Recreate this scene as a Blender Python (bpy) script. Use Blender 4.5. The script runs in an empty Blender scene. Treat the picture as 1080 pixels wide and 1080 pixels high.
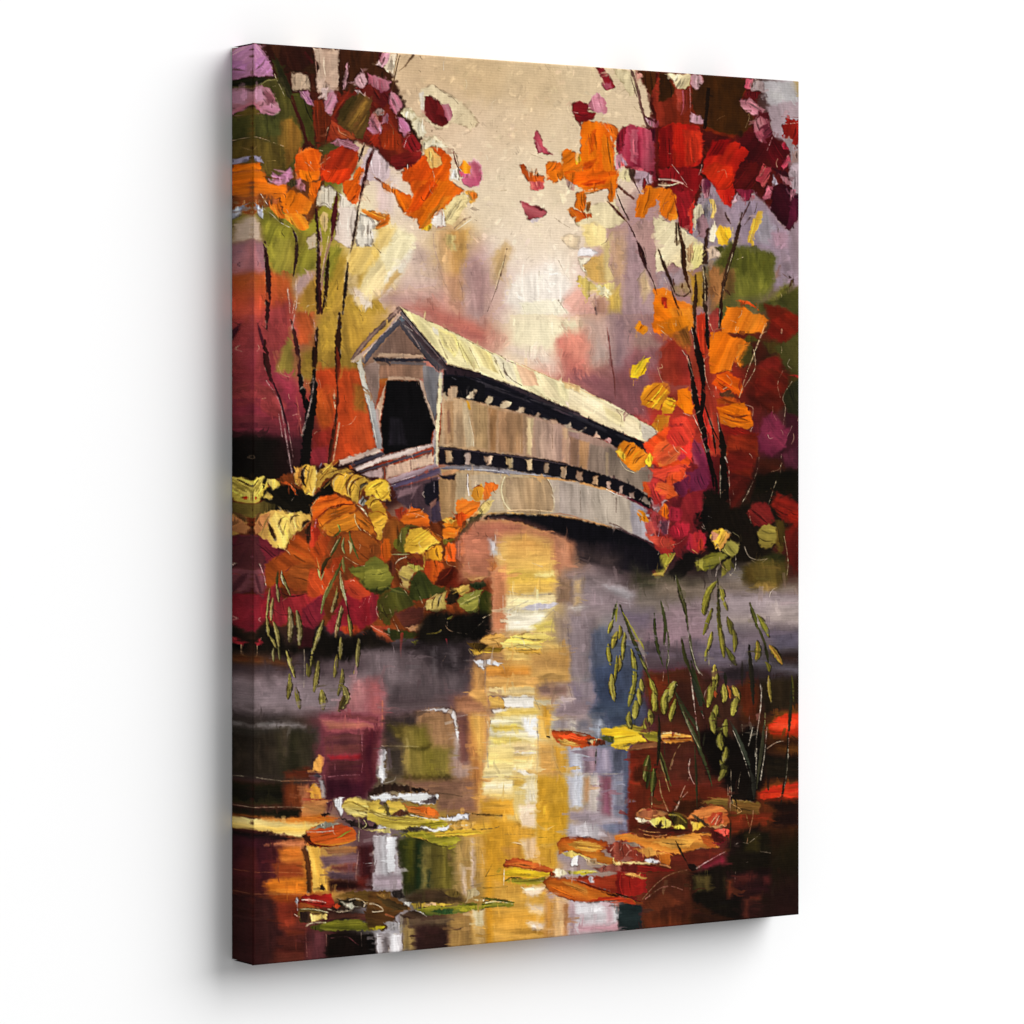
# Canvas print of a covered bridge in autumn, hung on a white wall.
import bpy
from mathutils import Vector
import numpy as np, math, re
# ---------------------------------------------------------------- paint engine
QUAD = ((266.8, 45.0), (843.0, 85.7), (843.0, 964.6), (266.8, 1018.5))   # the stretched face in survey units


def homography(q):
    A, b = [], []
    for (u, v), (x, y) in zip(((0, 0), (1, 0), (1, 1), (0, 1)), q):
        A.append([u, v, 1, 0, 0, 0, -u * x, -v * x]); b.append(x)
        A.append([0, 0, 0, u, v, 1, -u * y, -v * y]); b.append(y)
    h = np.linalg.solve(np.array(A, float), np.array(b, float))
    return np.append(h, 1).reshape(3, 3)


HM = homography(QUAD)
HI = np.linalg.inv(HM)
_rng = np.random.RandomState(7)
_N = _rng.rand(512, 512).astype(np.float32)


def vnoise(x, y):
    """smooth value noise, 0..1"""
    xi = np.floor(x); yi = np.floor(y)
    fx = (x - xi).astype(np.float32); fy = (y - yi).astype(np.float32)
    fx = fx * fx * (3 - 2 * fx); fy = fy * fy * (3 - 2 * fy)
    xi = xi.astype(np.int64) & 511; yi = yi.astype(np.int64) & 511
    x1 = (xi + 1) & 511; y1 = (yi + 1) & 511
    a = _N[yi, xi] * (1 - fx) + _N[yi, x1] * fx
    b = _N[y1, xi] * (1 - fx) + _N[y1, x1] * fx
    return a * (1 - fy) + b * fy


def hexcol(s):
    if len(s) == 3:
        s = s[0] * 2 + s[1] * 2 + s[2] * 2
    return np.array([int(s[i:i + 2], 16) / 255 for i in (0, 2, 4)], np.float32)


def ramp(cols, t):
    n = len(cols)
    if n == 1:
        return np.broadcast_to(cols[0], t.shape + (3,))
    f = np.clip(t, 0, 1) * (n - 1)
    i = np.minimum(f.astype(np.int64), n - 2)
    f = (f - i)[..., None].astype(np.float32)
    C = np.stack(cols)
    return C[i] * (1 - f) + C[i + 1] * f


def sstep(a, b, x):
    t = np.clip((x - a) / (b - a), 0, 1)
    return t * t * (3 - 2 * t)


def spline(p, closed=False, m=5):
    p = np.asarray(p, float); n = len(p)
    if n < 3:
        return p
    out = []
    for i in range(n if closed else n - 1):
        if closed:
            a, b, c, d = p[(i - 1) % n], p[i], p[(i + 1) % n], p[(i + 2) % n]
        else:
            a, b, c, d = p[max(i - 1, 0)], p[i], p[i + 1], p[min(i + 2, n - 1)]
        for k in range(m):
            t = k / m
            out.append(.5 * ((2 * b) + (c - a) * t + (2 * a - 5 * b + 4 * c - d) * t * t + (3 * b - a - 3 * c + d) * t ** 3))
    if not closed:
        out.append(p[-1])
    return np.array(out)


class Canvas:
    def __init__(s, X, Y, locate):
        s.locate = locate
        s.X0, s.Y0 = X.astype(np.float32), Y.astype(np.float32)
        s.X = (X + 1.15 * (vnoise(X / 7 + 31, Y / 7 + 5) - .5) + 0.7 * (vnoise(X / 2.6 + 3, Y / 2.6 + 77) - .5)).astype(np.float32)
        s.Y = (Y + 1.15 * (vnoise(X / 7 + 131, Y / 7 + 55) - .5) + 0.7 * (vnoise(X / 2.6 + 63, Y / 2.6 + 177) - .5)).astype(np.float32)
        s.C = np.zeros(X.shape + (3,), np.float32)
        s.H = np.zeros(X.shape, np.float32)
        s.P = np.zeros(X.shape, np.int16)
        s.parts, s.part, s.seed, s.pid, s.each = [], 0, 1, None, None
        s.loosen = {'painted_water': 1.7, 'painted_forest': 1.5, 'painted_sky': 1.5}
        s.ox = s.oy = 0.0; s.sc = 1.0

    def sub(s, pts, pad):
        lo = pts.min(0) - pad - 2; hi = pts.max(0) + pad + 2
        return s.locate(lo[0], lo[1], hi[0], hi[1])

    def lay(s, sl, a, col, h, pid=None):
        pid = s.part if s.pid is None else s.pid
        a = a.astype(np.float32); A = a[..., None]
        s.C[sl] = s.C[sl] * (1 - A) + col * A
        s.H[sl] = s.H[sl] * (1 - a) + (s.H[sl] * .45 + h) * a
        s.P[sl] = s.P[sl] if pid < 0 else np.where(a > .5, pid, s.P[sl])

    def base(s, pts, sigma):
        num = np.zeros_like(s.C); den = np.zeros(s.X.shape, np.float32)
        wx = s.X + 9 * (vnoise(s.X / 11, s.Y / 11) - .5); wy = s.Y + 9 * (vnoise(s.X / 11 + 90, s.Y / 11 + 40) - .5)
        for x, y, c in pts:
            w = np.exp(-((wx - x) ** 2 + (wy - y) ** 2) / (2 * sigma * sigma)) + 1e-9
            num += w[..., None] * (hexcol(c) + (np.array([0, -.008, .03], np.float32) if y < 340 and x > 400 else 0)); den += w
        s.C[:] = num / den[..., None]

    def poly(s, cols, o, pts):
        pts = np.array(pts, float)
        if o.get('c'):
            pts = spline(pts, True)
        soft, rag = o.get('s', .9) * 1.15, o.get('r', 1.0)
        if soft >= 1.4:
            soft *= s.loosen.get(s.parts[s.part][0].split('/')[0], 1)
        sl = s.sub(pts, soft + rag + 1)
        if sl is None:
            return
        x, y = s.X[sl], s.Y[sl]
        if s.parts[s.part][0].startswith('painted_bridge'):
            x, y = x * .4 + s.X0[sl] * .6, y * .4 + s.Y0[sl] * .6
            rag = min(rag, .6) if 'r' not in o else rag
        s.seed += 1; sd = s.seed * 13.7
        jx = rag * 2 * (vnoise(x / 2.6 + sd, y / 2.6) - .5); jy = rag * 2 * (vnoise(x / 2.6, y / 2.6 + sd) - .5)
        px, py = x + jx, y + jy
        d2 = np.full(x.shape, 1e9, np.float32); ins = np.zeros(x.shape, bool)
        n = len(pts)
        for i in range(n):
            ax, ay = pts[i]; bx, by = pts[(i + 1) % n]
            ex, ey = bx - ax, by - ay
            t = np.clip(((px - ax) * ex + (py - ay) * ey) / max(ex * ex + ey * ey, 1e-6), 0, 1)
            d2 = np.minimum(d2, (px - ax - t * ex) ** 2 + (py - ay - t * ey) ** 2)
            if ay != by:
                cr = ((ay > py) != (by > py)) & (px < ex * (py - ay) / ey + ax)
                ins ^= cr
        d = np.sqrt(d2) * np.where(ins, 1, -1)
        al = sstep(-soft, soft, d) * o.get('o', 1)
        sa = math.radians(o.get('d', 90)); ca, ss = math.cos(sa), math.sin(sa)
        along = x * ca + y * ss; across = -x * ss + y * ca
        ga = math.radians(o.get('a', o.get('d', 90) + 90)); g = x * math.cos(ga) + y * math.sin(ga)
        gp = pts @ np.array([math.cos(ga), math.sin(ga)])
        wob = across + 2.2 * vnoise(along / 14 + sd, across / 9)
        st = vnoise(wob / 1.5 + sd, along / 22 + sd) * .26 + vnoise(wob / 3.2, along / 30 + sd) * .5 + vnoise(wob / 7.5 + sd, along / 26) * .52 - .64
        t = (g - gp.min()) / max(np.ptp(gp), 1e-6) + st * o.get('m', .22)
        amp = o.get('n', .12)
        col = ramp(cols, t) * (1 + st * amp * 2)[..., None]
        edge = np.exp(-np.clip(d, 0, 99) / 1.3)
        if 'e' in o:
            k = (edge * sstep(.35, .6, vnoise(x / 5 + sd, y / 5)) * .8)[..., None]
            col = col * (1 - k) + o['e'] * k
        h = o.get('h', .22) * (.55 + .9 * st + .35 * edge)
        s.lay(sl, al, np.clip(col, 0, 1), h)
        if 'o' in o or not any(k in s.parts[s.part][0] for k in ('foliage', 'bush', 'shrubbery', 'lily')):
            return
        r = np.random.RandomState(int(sd * 10) % 99991)
        c0 = pts.mean(0); dv = np.array([ca, ss]); nv = np.array([-ss, ca])
        ea, en = np.ptp(pts @ dv) * .5, np.ptp(pts @ nv) * .5
        if not 16 < ea * en * 4 < 1500 or soft > 2.2:
            return
        keep, s.pid = s.pid, -1
        lo = 'lily' in s.parts[s.part][0]
        for k in range(r.randint(2, 5)):
            off = (r.rand() * 1.3 - .65) * en; ln = ea * (.35 + .4 * r.rand()); sh = (r.rand() - .5) * ea * .5
            bow = en * .22 * (r.rand() - .3)
            q = c0 + nv * off + dv * sh
            tone = cols[r.randint(len(cols))] * ((.58 + .2 * r.rand()) if r.rand() < .6 else (1.12 + .12 * r.rand()))
            s.stroke(.7 + (.9 if lo else 1.5) * r.rand(), [np.clip(tone, 0, 1)], {'b': True, 'o': .55 + .35 * r.rand(), 'n': .1, 'h': .2},
                     [q - dv * ln, q + nv * bow, q + dv * ln])
        s.pid = keep

    def stroke(s, w, cols, o, pts):
        pts = spline(np.array(pts, float), m=4)
        soft, rag = o.get('s', .38 if w < 1.4 else .6), o.get('r', min(.12 * w, 1.2))
        sl = s.sub(pts, w * .6 + soft + rag + 1)
        if sl is None:
            return
        x, y = s.X[sl] * .35 + s.X0[sl] * .65, s.Y[sl] * .35 + s.Y0[sl] * .65
        s.seed += 1; sd = s.seed * 13.7
        n = len(pts) - 1
        seg = np.diff(pts, axis=0); ln = np.maximum(np.hypot(seg[:, 0], seg[:, 1]), 1e-6); cum = np.concatenate(([0], np.cumsum(ln)))
        L = cum[-1]
        best = np.full(x.shape, 1e9, np.float32); sg = np.zeros_like(best); ar = np.zeros_like(best); over = np.zeros_like(best)
        for i in range(n):
            ax, ay = pts[i]; ex, ey = seg[i] / ln[i]
            q = (x - ax) * ex + (y - ay) * ey
            qc = np.clip(q, 0, ln[i])
            dd = (x - ax - qc * ex) ** 2 + (y - ay - qc * ey) ** 2
            m = dd < best
            best = np.where(m, dd, best); ar = np.where(m, cum[i] + qc, ar)
            perp = -(x - ax) * ey + (y - ay) * ex
            sg = np.where(m, perp, sg)
            ov = np.zeros_like(best)
            if i == 0: ov = np.maximum(ov, -q)
            if i == n - 1: ov = np.maximum(ov, q - ln[i])
            over = np.where(m, ov, over)
        sn = ar / L
        if o.get('l'):
            prof = np.sqrt(np.clip(np.sin(np.pi * np.clip(sn * .93 + .035, 0, 1)), 0, 1)) ** 1.3
        elif o.get('t'):
            prof = np.clip(1 - sn, 0.12, 1) ** .7
        elif o.get('b'):
            prof = .25 + .75 * np.sin(np.pi * np.clip(sn, 0, 1))
        elif o.get('u'):
            prof = .4 + .6 * sn
        else:
            prof = np.ones_like(sn)
        hw = np.maximum(w * .5 * prof, .2)
        d = np.sqrt(best)
        j = rag * 2 * (vnoise(x / 2.4 + sd, y / 2.4 + sd) - .5)
        al = sstep(-soft, soft, hw - d + j)
        if not (o.get('l') or o.get('t') or o.get('b') or w < 2.2):
            lim = (0.0 if o.get('f') else .22 * w)
            al = al * sstep(-soft - .4, soft + .4, lim - over + 2.2 * rag * (vnoise(sg / 1.3 + sd, sn) - .5))
        tn = np.clip(sg / np.maximum(hw, .3), -1.2, 1.2)
        st = vnoise(sg / 1.3 + sd, ar / 15 + sd) * .34 + vnoise(sg / 2.9 + sd, ar / 26) * .62 + vnoise(sg / 6 + sd, ar / 20) * .3 - .63
        t = sn if o.get('g') else (tn * .5 + .5)
        t = t + st * o.get('m', .28)
        amp = o.get('n', .11)
        col = ramp(cols, t) * (1 + st * amp * 2)[..., None]
        if 'y' in o:
            al = al * sstep(0, .25, vnoise(sg / 1.6 + sd, ar / 12) - o['y'] * sn * 1.1)
        if 'k' in o:
            br = .42 * vnoise(ar / 8.3 + sd, sg * .1 + sd) + .36 * vnoise(ar / 3.1 + sd, sg * .3 + sd * 3) + .22 * vnoise(ar / .9 + sd * 2, sg + sd)
            al = al * sstep(o['k'] - .05, o['k'] + .22, br) * (.45 + .5 * vnoise(ar / 1.5 + sd, sg * 2))
        if 'e' in o:
            k = sstep(.62, .95, np.abs(tn)) * sstep(.3, .6, vnoise(ar / 5 + sd, tn + sd)) * .85
            col = col * (1 - k[..., None]) + o['e'] * k[..., None]
        h = o.get('h', min(.1 + w * .022, .42)) * (.5 + .9 * st + .45 * np.abs(tn) ** 3 + .4 * sstep(.85, 1, sn))
        s.lay(sl, al * o.get('o', 1), np.clip(col, 0, 1), h)

    def drag(s, n, seed):
        """wet into wet: the knife picks a colour up and drags it past its edge"""
        r = np.random.RandomState(seed)
        for _ in range(n):
            iy = r.randint(0, s.X.shape[0]); ix = r.randint(0, s.X.shape[1])
            flow = s.parts[int(s.P[iy, ix])][1]
            if flow is None:
                continue
            x, y = float(s.X[iy, ix]), float(s.Y[iy, ix])
            ang = flow[0]
            a = r.rand() * 2 * math.pi if ang == 'r' else ((0 if r.rand() < .55 else math.pi / 2) + r.randn() * .06 if ang == 'w' else math.radians(ang) + r.randn() * .4)
            if r.rand() < .5:
                a += math.pi
            L = flow[1] * (.5 + .8 * r.rand())
            c = s.C[iy, ix].copy()
            s.pid = -1
            b = r.randn() * L * .1
            pts = np.array([[x, y], [x + math.cos(a) * L * .5 - math.sin(a) * b, y + math.sin(a) * L * .5 + math.cos(a) * b], [x + math.cos(a) * L, y + math.sin(a) * L]])
            s.stroke(flow[2] * (.6 + 1.1 * r.rand()), [c * (.94 + .1 * r.rand()), c], {'o': .45 + .4 * r.rand(), 'y': .85, 'n': .14, 'h': .16 if c.mean() < .6 else .05}, pts)
        s.pid = None

    def hairs(s, n, seed, box, cols):
        """scratches, painted-in glints and thin trailing edges of paint"""
        r = np.random.RandomState(seed)
        for _ in range(n):
            x = box[0] + r.rand() * (box[2] - box[0]); y = box[1] + r.rand() * (box[3] - box[1])
            a = math.pi / 2 + r.randn() * .7; L = 4 + 14 * r.rand() ** 2; b = r.randn() * L * .22
            s.pid = -1
            pts = np.array([[x, y], [x + math.cos(a) * L * .5 - math.sin(a) * b, y + math.sin(a) * L * .5 + math.cos(a) * b], [x + math.cos(a) * L, y + math.sin(a) * L]])
            s.stroke(.55 + .4 * r.rand(), [hexcol(cols[r.randint(len(cols))])], {'k': .34, 'o': .5 + .4 * r.rand(), 'h': .25}, pts)
        s.pid = None

    def tint(s):
        """the palette carries earth: mauves, blues and greens are all broken with umber, darks go deep"""
        C = np.clip(s.C, 0, 1)
        R_, G_, B_ = C[..., 0], C[..., 1], C[..., 2]
        v = C.max(-1)
        dk = 1 - np.clip((C.mean(-1) - .25) / .45, 0, 1)                  # 1 in the darks, 0 in the lights
        m = np.clip((np.minimum(R_, B_) - G_) * 6, 0, 1) * np.clip((B_ - R_ * .42) * 5, 0, 1)
        b = np.clip((B_ - R_) * 5, 0, 1)
        m = m * (1 - b)
        B2 = B_ * (1 - m * (.13 + .20 * dk))
        R2 = R_ * (1 - .05 * m * dk)
        g = np.clip((G_ - np.maximum(R_ * .94, B_)) * 6, 0, 1) * np.clip((G_ - B_) * 4, 0, 1)
        G2 = G_ * (1 - .15 * g); R2 = R2 * (1 + .06 * g)
        grey = (R_ * .42 + G_ * .40 + B_ * .18)
        C = np.stack([R2 + (grey - R2) * .4 * b + .015 * b, G2 + (grey - G2) * .4 * b, B2 + (grey - B2) * .4 * b], -1)
        warm = np.clip(1 - C.mean(-1) * 1.15, 0, 1)[..., None]
        C = C * (1 - warm * np.array([.03, .085, .10], np.float32))
        top = np.array([p[0].split('/')[0] for p in s.parts])
        inp = lambda n: np.char.startswith(top, n)[s.P]
        red = np.clip((R_ - 1.7 * np.maximum(G_, B_)) * 5, 0, 1)
        k = red * inp('painted_water') * sstep(630, 680, s.X0) * (1 - sstep(.6, .85, v))
        C = C * (1 - k[..., None] * np.array([.22, -.22, .2], np.float32)) + k[..., None] * np.array([0, .022, .008], np.float32)
        crim = np.clip((R_ - 1.7 * G_) * 5, 0, 1) * np.clip((B_ - G_ * 1.1) * 7, 0, 1) * (inp('painted_bush') + inp('painted_water')) * (s.X0 < 520)
        C = C * (1 - crim[..., None] * np.array([.24, .0, .36], np.float32))
        org = sstep(.50, .56, G_ / np.maximum(R_, .05)) * (1 - sstep(.68, .76, G_ / np.maximum(R_, .05))) * (B_ < .3 * R_) * (inp('painted_tree') + inp('painted_bush'))
        C = C * (1 - org[..., None] * np.array([.05, .12, 0], np.float32))
        far = inp('painted_forest') * sstep(.45, .6, C.mean(-1))
        C = C * (1 - far[..., None] * np.array([0, .005, .05], np.float32))
        L = np.clip(C.max(-1), .02, 1)
        s.C = np.clip(C * (L ** .13)[..., None], 0, 1)

    def daubs(s, n, seed):
        """thousands of small translucent touches in the local colour, so no passage stays flat"""
        r = np.random.RandomState(seed)
        keep = s.part
        for _ in range(n):
            iy = r.randint(0, s.X.shape[0]); ix = r.randint(0, s.X.shape[1])
            p = int(s.P[iy, ix]); flow = s.parts[p][1]
            if flow is None:
                continue
            x, y = float(s.X[iy, ix]), float(s.Y[iy, ix])
            ang, ln, w = flow
            if ang == 'r':
                a = r.rand() * math.pi
            elif ang == 'w':
                a = (0 if r.rand() < .6 else math.pi / 2) + r.randn() * .05
            else:
                a = math.radians(ang) + r.randn() * .25
            L = ln * (.5 + r.rand())
            c = s.C[iy, ix].copy()
            j = .035 if c.mean() > .62 else .09
            c = np.clip(c * (1 + j * r.randn()) + .008 * r.randn(3), 0, 1)
            s.part = p
            dx, dy = math.cos(a) * L / 2, math.sin(a) * L / 2
            bow = r.randn() * L * .08
            pts = np.array([[x - dx, y - dy], [x - dy / L * bow, y + dx / L * bow], [x + dx, y + dy]])
            sl = s.sub(pts, w)
            if sl is None:
                continue
            P0 = s.P[sl].copy(); C0 = s.C[sl].copy(); H0 = s.H[sl].copy()
            s.stroke(w * (.6 + .8 * r.rand()), [c], {'o': .2 + .4 * r.rand(), 'y': .8, 'n': .1, 'h': .12 if c.mean() < .6 else .04}, pts)
            m = P0 == p
            s.P[sl] = P0
            s.C[sl] = np.where(m[..., None], s.C[sl], C0); s.H[sl] = np.where(m, s.H[sl], H0)
        s.part = keep

    def ridges(s):
        """where one touch of the knife stops against another the paint is piled up: its shade and glints are painted in as thin dark or pale broken rims"""
        def blur(a, r):
            for ax in (0, 1):
                p = np.pad(a, [(r, r) if i == ax else (0, 0) for i in range(a.ndim)], mode='edge')
                c = np.cumsum(p, ax, dtype=np.float64)
                z = np.zeros_like(np.take(c, [0], ax))
                c = np.concatenate([z, c], ax)
                n = a.shape[ax]
                a = (np.take(c, range(2 * r + 1, 2 * r + 1 + n), ax) - np.take(c, range(n), ax)) / (2 * r + 1)
            return a.astype(np.float32)
        drift = .62 * vnoise(s.X / 13 + 7, s.Y / 15 + 91) + .38 * vnoise(s.X / 5 + 17, s.Y / 7 + 33) - .5
        s.C = s.C * (1 + np.clip(.46 - .5 * s.C.mean(-1), .05, 1) * drift)[..., None]
        g1 = vnoise(s.X / 6.5 + 400, s.Y / 6.5 + 20); g2 = vnoise(s.X / 3 + 40, s.Y / 3 + 220)
        gain = np.clip((g1 * .65 + g2 * .45 - .35) * 1.6, 0, .8)[..., None]
        s.C = s.C + gain * (s.C - blur(blur(s.C, 2), 1))
        lum = s.C.mean(-1)
        gy, gx = np.gradient(blur(lum, 1))
        e = np.hypot(gx, gy)
        k = sstep(.035, .11, e)
        n3 = vnoise(s.X / 4.2 + 9, s.Y / 4.2 + 300) * .7 + vnoise(s.X / 1.4, s.Y / 1.4) * .3
        dark = (k * sstep(.46, .62, n3) * .62)[..., None]  # shade between the daubs, put into the colour
        s.C = s.C * (1 - dark) + s.C * np.array([.42, .34, .32], np.float32) * dark
        n4 = vnoise(s.X / 5 + 70, s.Y / 5 + 130) * .62 + vnoise(s.X / 2.1 + 5, s.Y / 2.1 + 8) * .38
        pale = (k * sstep(.64, .76, n4) * .5)[..., None]  # glints along the ridges, put into the colour
        s.C = s.C * (1 - pale) + (s.C * .35 + np.array([.60, .55, .47], np.float32)) * pale
        s.H += .25 * k * (n4 - .35)
        # bristle grain everywhere, very fine
        fine = (vnoise(s.X / .8, s.Y / 6.0) + vnoise(s.X / 6.0 + 50, s.Y / .8 + 9) + vnoise(s.X / 1.1 + 9, s.Y / 1.1) - 1.5)[..., None]
        s.C = np.clip(s.C * (1 + .03 * fine) + .008 * fine, 0, 1)

    def use(s, name, flow=None):
        for i, (nm, _) in enumerate(s.parts):
            if nm == name:
                s.part = i
                return
        s.parts.append((name, flow)); s.part = len(s.parts) - 1

    def run(s, text, flows):
        for ln in text.split('\n'):
            ln = ln.split('#')[0].strip()
            if not ln:
                continue
            if ln[0] == '@':
                nm = ln[1:].strip()
                s.each = None
                if nm.endswith('*'):
                    nm = nm[:-1].strip(); s.each = nm
                s.use(nm, flows.get(nm.split('/')[0].split('.')[0], ('r', 9, 3.0)))
                continue
            if ln[0] == 'T':
                v = [float(a) for a in ln[1:].split()]
                s.ox, s.oy = v[:2]; s.sc = v[2] if len(v) > 2 else 7.2
                continue
            if ln[0] == 'D':
                v = ln[1:].split(); s.daubs(int(v[0]), int(v[1])); continue
            head, body = ln.split(':')
            v = np.array([float(a) for a in body.split()]).reshape(-1, 2)
            pts = v / s.sc + np.array([s.ox, s.oy])
            tk = head.split()
            if tk[0] == 'I':
                C0, H0 = s.C.copy(), s.H.copy()
                s.poly([hexcol('000')], {'s': .5, 'r': float(tk[1]) if len(tk) > 1 else 1.5}, pts)
                s.C, s.H = C0, H0
                continue
            k = 1
            if tk[0] == 'S':
                w = float(tk[1]) / s.sc; k = 2
            cols = [hexcol(c) for c in tk[k].split('/')]
            o = {}
            for a in tk[k + 1:]:
                if a[0] == 'e':
                    o['e'] = hexcol(a[1:])
                else:
                    o[a[0]] = float(a[1:]) if len(a) > 1 else True
            if 'k' in o and s.parts[s.part][0] in ('painted_water', 'painted_lily_pad', 'painted_forest'):
                o['o'] = .55
            s.pid = None
            if s.each:                                # countable bits: one id per touch, thin highlights stay with what they lie on
                if tk[0] == 'P' or (w * s.sc >= 13 and 'k' not in o):
                    s.parts.append((s.each, None)); s.pid = len(s.parts) - 1
                else:
                    s.pid = -1
            elif s.parts[s.part][0].endswith('/foliage') and min(min(c) for c in cols) > .5:
                s.pid = 0                             # pale gaps between the leaves are sky
            if tk[0] == 'P':
                s.poly(cols, o, pts)
            elif s.each and s.each.endswith('catkin') and 'l' in o:
                # a loaded touch: dark side, body, and a lit stripe down one flank
                mine = s.pid
                s.pid = -1
                s.stroke(w * 1.25, [hexcol('2c2810'), hexcol('4a4418')], {'l': True, 'o': .75}, pts + np.array([.75, .5]))
                s.pid = mine
                s.stroke(w * .92, [c * .86 for c in cols], dict(o, n=.2), pts)
                s.pid = -1
                s.stroke(max(w * .3, .8), [np.clip(cols[0] * 1.14 + .03, 0, 1)], {'l': True, 'o': .7, 'k': .25}, pts + np.array([-w * .16, -.1]))
                s.stroke(max(w * .26, .8), [cols[-1] * .55], {'l': True, 'o': .6, 'k': .3}, pts + np.array([w * .2, .2]))
            else:
                s.stroke(w, cols, o, pts)
            s.pid = None
# ---------------------------------------------------------------- end of engine

BASE = """440 80 d8bc8a
500 80 d6bb86
560 90 d9c08d
620 95 dcc696
650 110 ddc79a
430 110 dabf92
480 130 dec499
540 130 dfc79a
600 140 e1cb9e
500 160 e3cca3
560 180 e6d2a8
600 200 e6d3a7
520 210 e8d5ac
560 240 efdcb6
620 220 e5d1aa
600 250 f0ddb8
540 270 f1dfbc
560 300 f9e9d2
590 310 fbeedb
620 300 f6dcc0
520 300 edd8c0
440 240 e8d2b0
470 260 d8b870
480 290 cfa680
500 290 b89490
510 310 b98f88
470 320 c99a80
450 300 d8c0b4
430 280 e6ccb8
410 260 efdfae
400 290 e8c470
390 320 cfa548
430 320 cfb0a8
470 345 c07868
500 350 c88878
520 340 d8b8a8
540 350 eed8c0
570 350 f5e6cc
600 345 f2c8b0
600 365 e08070
590 360 f0b0a0
620 350 d8b0a0
630 330 d8a888
640 290 c8a48c
650 250 b89488
665 300 b08c88
660 340 a88888
640 380 a87870
620 390 b87868
660 390 905860
690 370 985048
690 320 a8807c
275 60 b878b8
285 100 50481c
290 150 505022
300 250 98962e
280 270 a87090
310 290 a89834
290 300 b8603a
320 310 c09040
275 330 a85070
310 340 b84850
290 380 a83c54
330 380 988038
350 330 b89440
370 300 c0a048
370 340 c8a040
365 390 b87830
350 400 c05a28
300 420 a03048
290 450 702838
280 475 1c1410
320 460 402028
350 440 b04028
380 440 a83c1c
340 480 301818
760 130 7a1010
800 100 3a1c0a
830 100 b8b0b0
835 160 b0a0a8
830 220 a88098
800 220 a088a0
770 230 a090a0
800 290 5c6420
820 300 907860
835 330 5a5420
820 370 601810
830 390 4c4818
800 420 601c14
835 430 34301c
815 460 702040
790 440 5c1c14
760 420 b03020
740 440 a83828
720 400 983820
700 390 983428
710 470 c83028
720 510 782048
740 520 5c1020
770 500 5c1610
800 510 301810
790 540 201c10
830 540 701810
830 500 281810
780 560 1c1810
720 560 a02028
700 580 30202a
740 590 201814
830 600 4c2018
600 560 d8a060
560 570 e0b060
540 590 e0b868
510 600 c88868
590 600 c08860
560 620 e8c060
560 650 ecd490
520 650 c09070
610 620 907870
640 610 786870
660 600 403038
620 650 a0907c
640 650 908890
600 670 c8a868
630 690 5c6880
610 690 a09090
580 690 d0aa60
540 690 d09c50
690 620 504830
690 650 908478
720 640 a0948c
720 670 987c98
760 640 9c908c
800 630 989088
820 650 a09890
780 680 888094
820 680 706870
830 690 302420
690 700 686078
700 720 501818
740 720 481c18
780 720 50343c
820 720 443c38
280 690 4c3020
300 690 30201c
340 690 403034
300 720 8c7c84
340 720 908088
380 720 a0808a
400 700 7c6c74
440 690 504448
470 690 342a30
430 730 6c5f64
480 720 5c4c54
500 740 7c5858
400 750 905c60
460 750 907060
280 760 38302c
320 770 3c3428
350 770 903c50
380 770 803048
400 800 6c5c48
430 790 80703c
460 800 a08050
480 780 9c6c58
490 760 a07050
510 780 d8a060
540 770 f0dc98
560 770 f4e8c0
580 750 d8a850
590 770 d8a030
610 760 b8a898
640 770 405878
650 740 3c5478
610 800 c0bcc8
640 820 9898a8
655 820 505c78
600 830 c8a860
590 840 d0a030
560 850 e8d090
540 830 f0d480
510 820 d09848
490 840 a07458
470 860 a88838
520 880 d8a038
540 920 d8a038
480 920 988048
440 900 384018
430 920 38401c
410 900 b0a0ac
410 930 a09098
390 900 3c1418
370 900 806470
345 910 e0b048
310 900 c87028
290 890 502020
280 920 4c1c20
310 930 d07820
300 960 80301c
280 990 441c1c
330 990 58282c
370 990 1c140e
405 990 b8b4bc
460 990 381c1c
490 980 a88048
520 990 c8902c
560 980 d0a050
600 970 c0a0a4
620 970 d0ccd0
650 970 343a3c
690 960 981c1c
720 960 7c1818
750 950 1a140c
800 930 1c160c
830 950 2c1414
820 900 221c0c
770 910 7c1828
690 800 801818
720 810 741c1c
760 800 140c0c
800 780 201810
830 770 c83018
830 800 382818
820 840 b02818
760 850 80201c
700 850 7c1818
800 860 4c1814
680 880 901c18
640 890 a89080
620 870 a89cb0
"""
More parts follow.
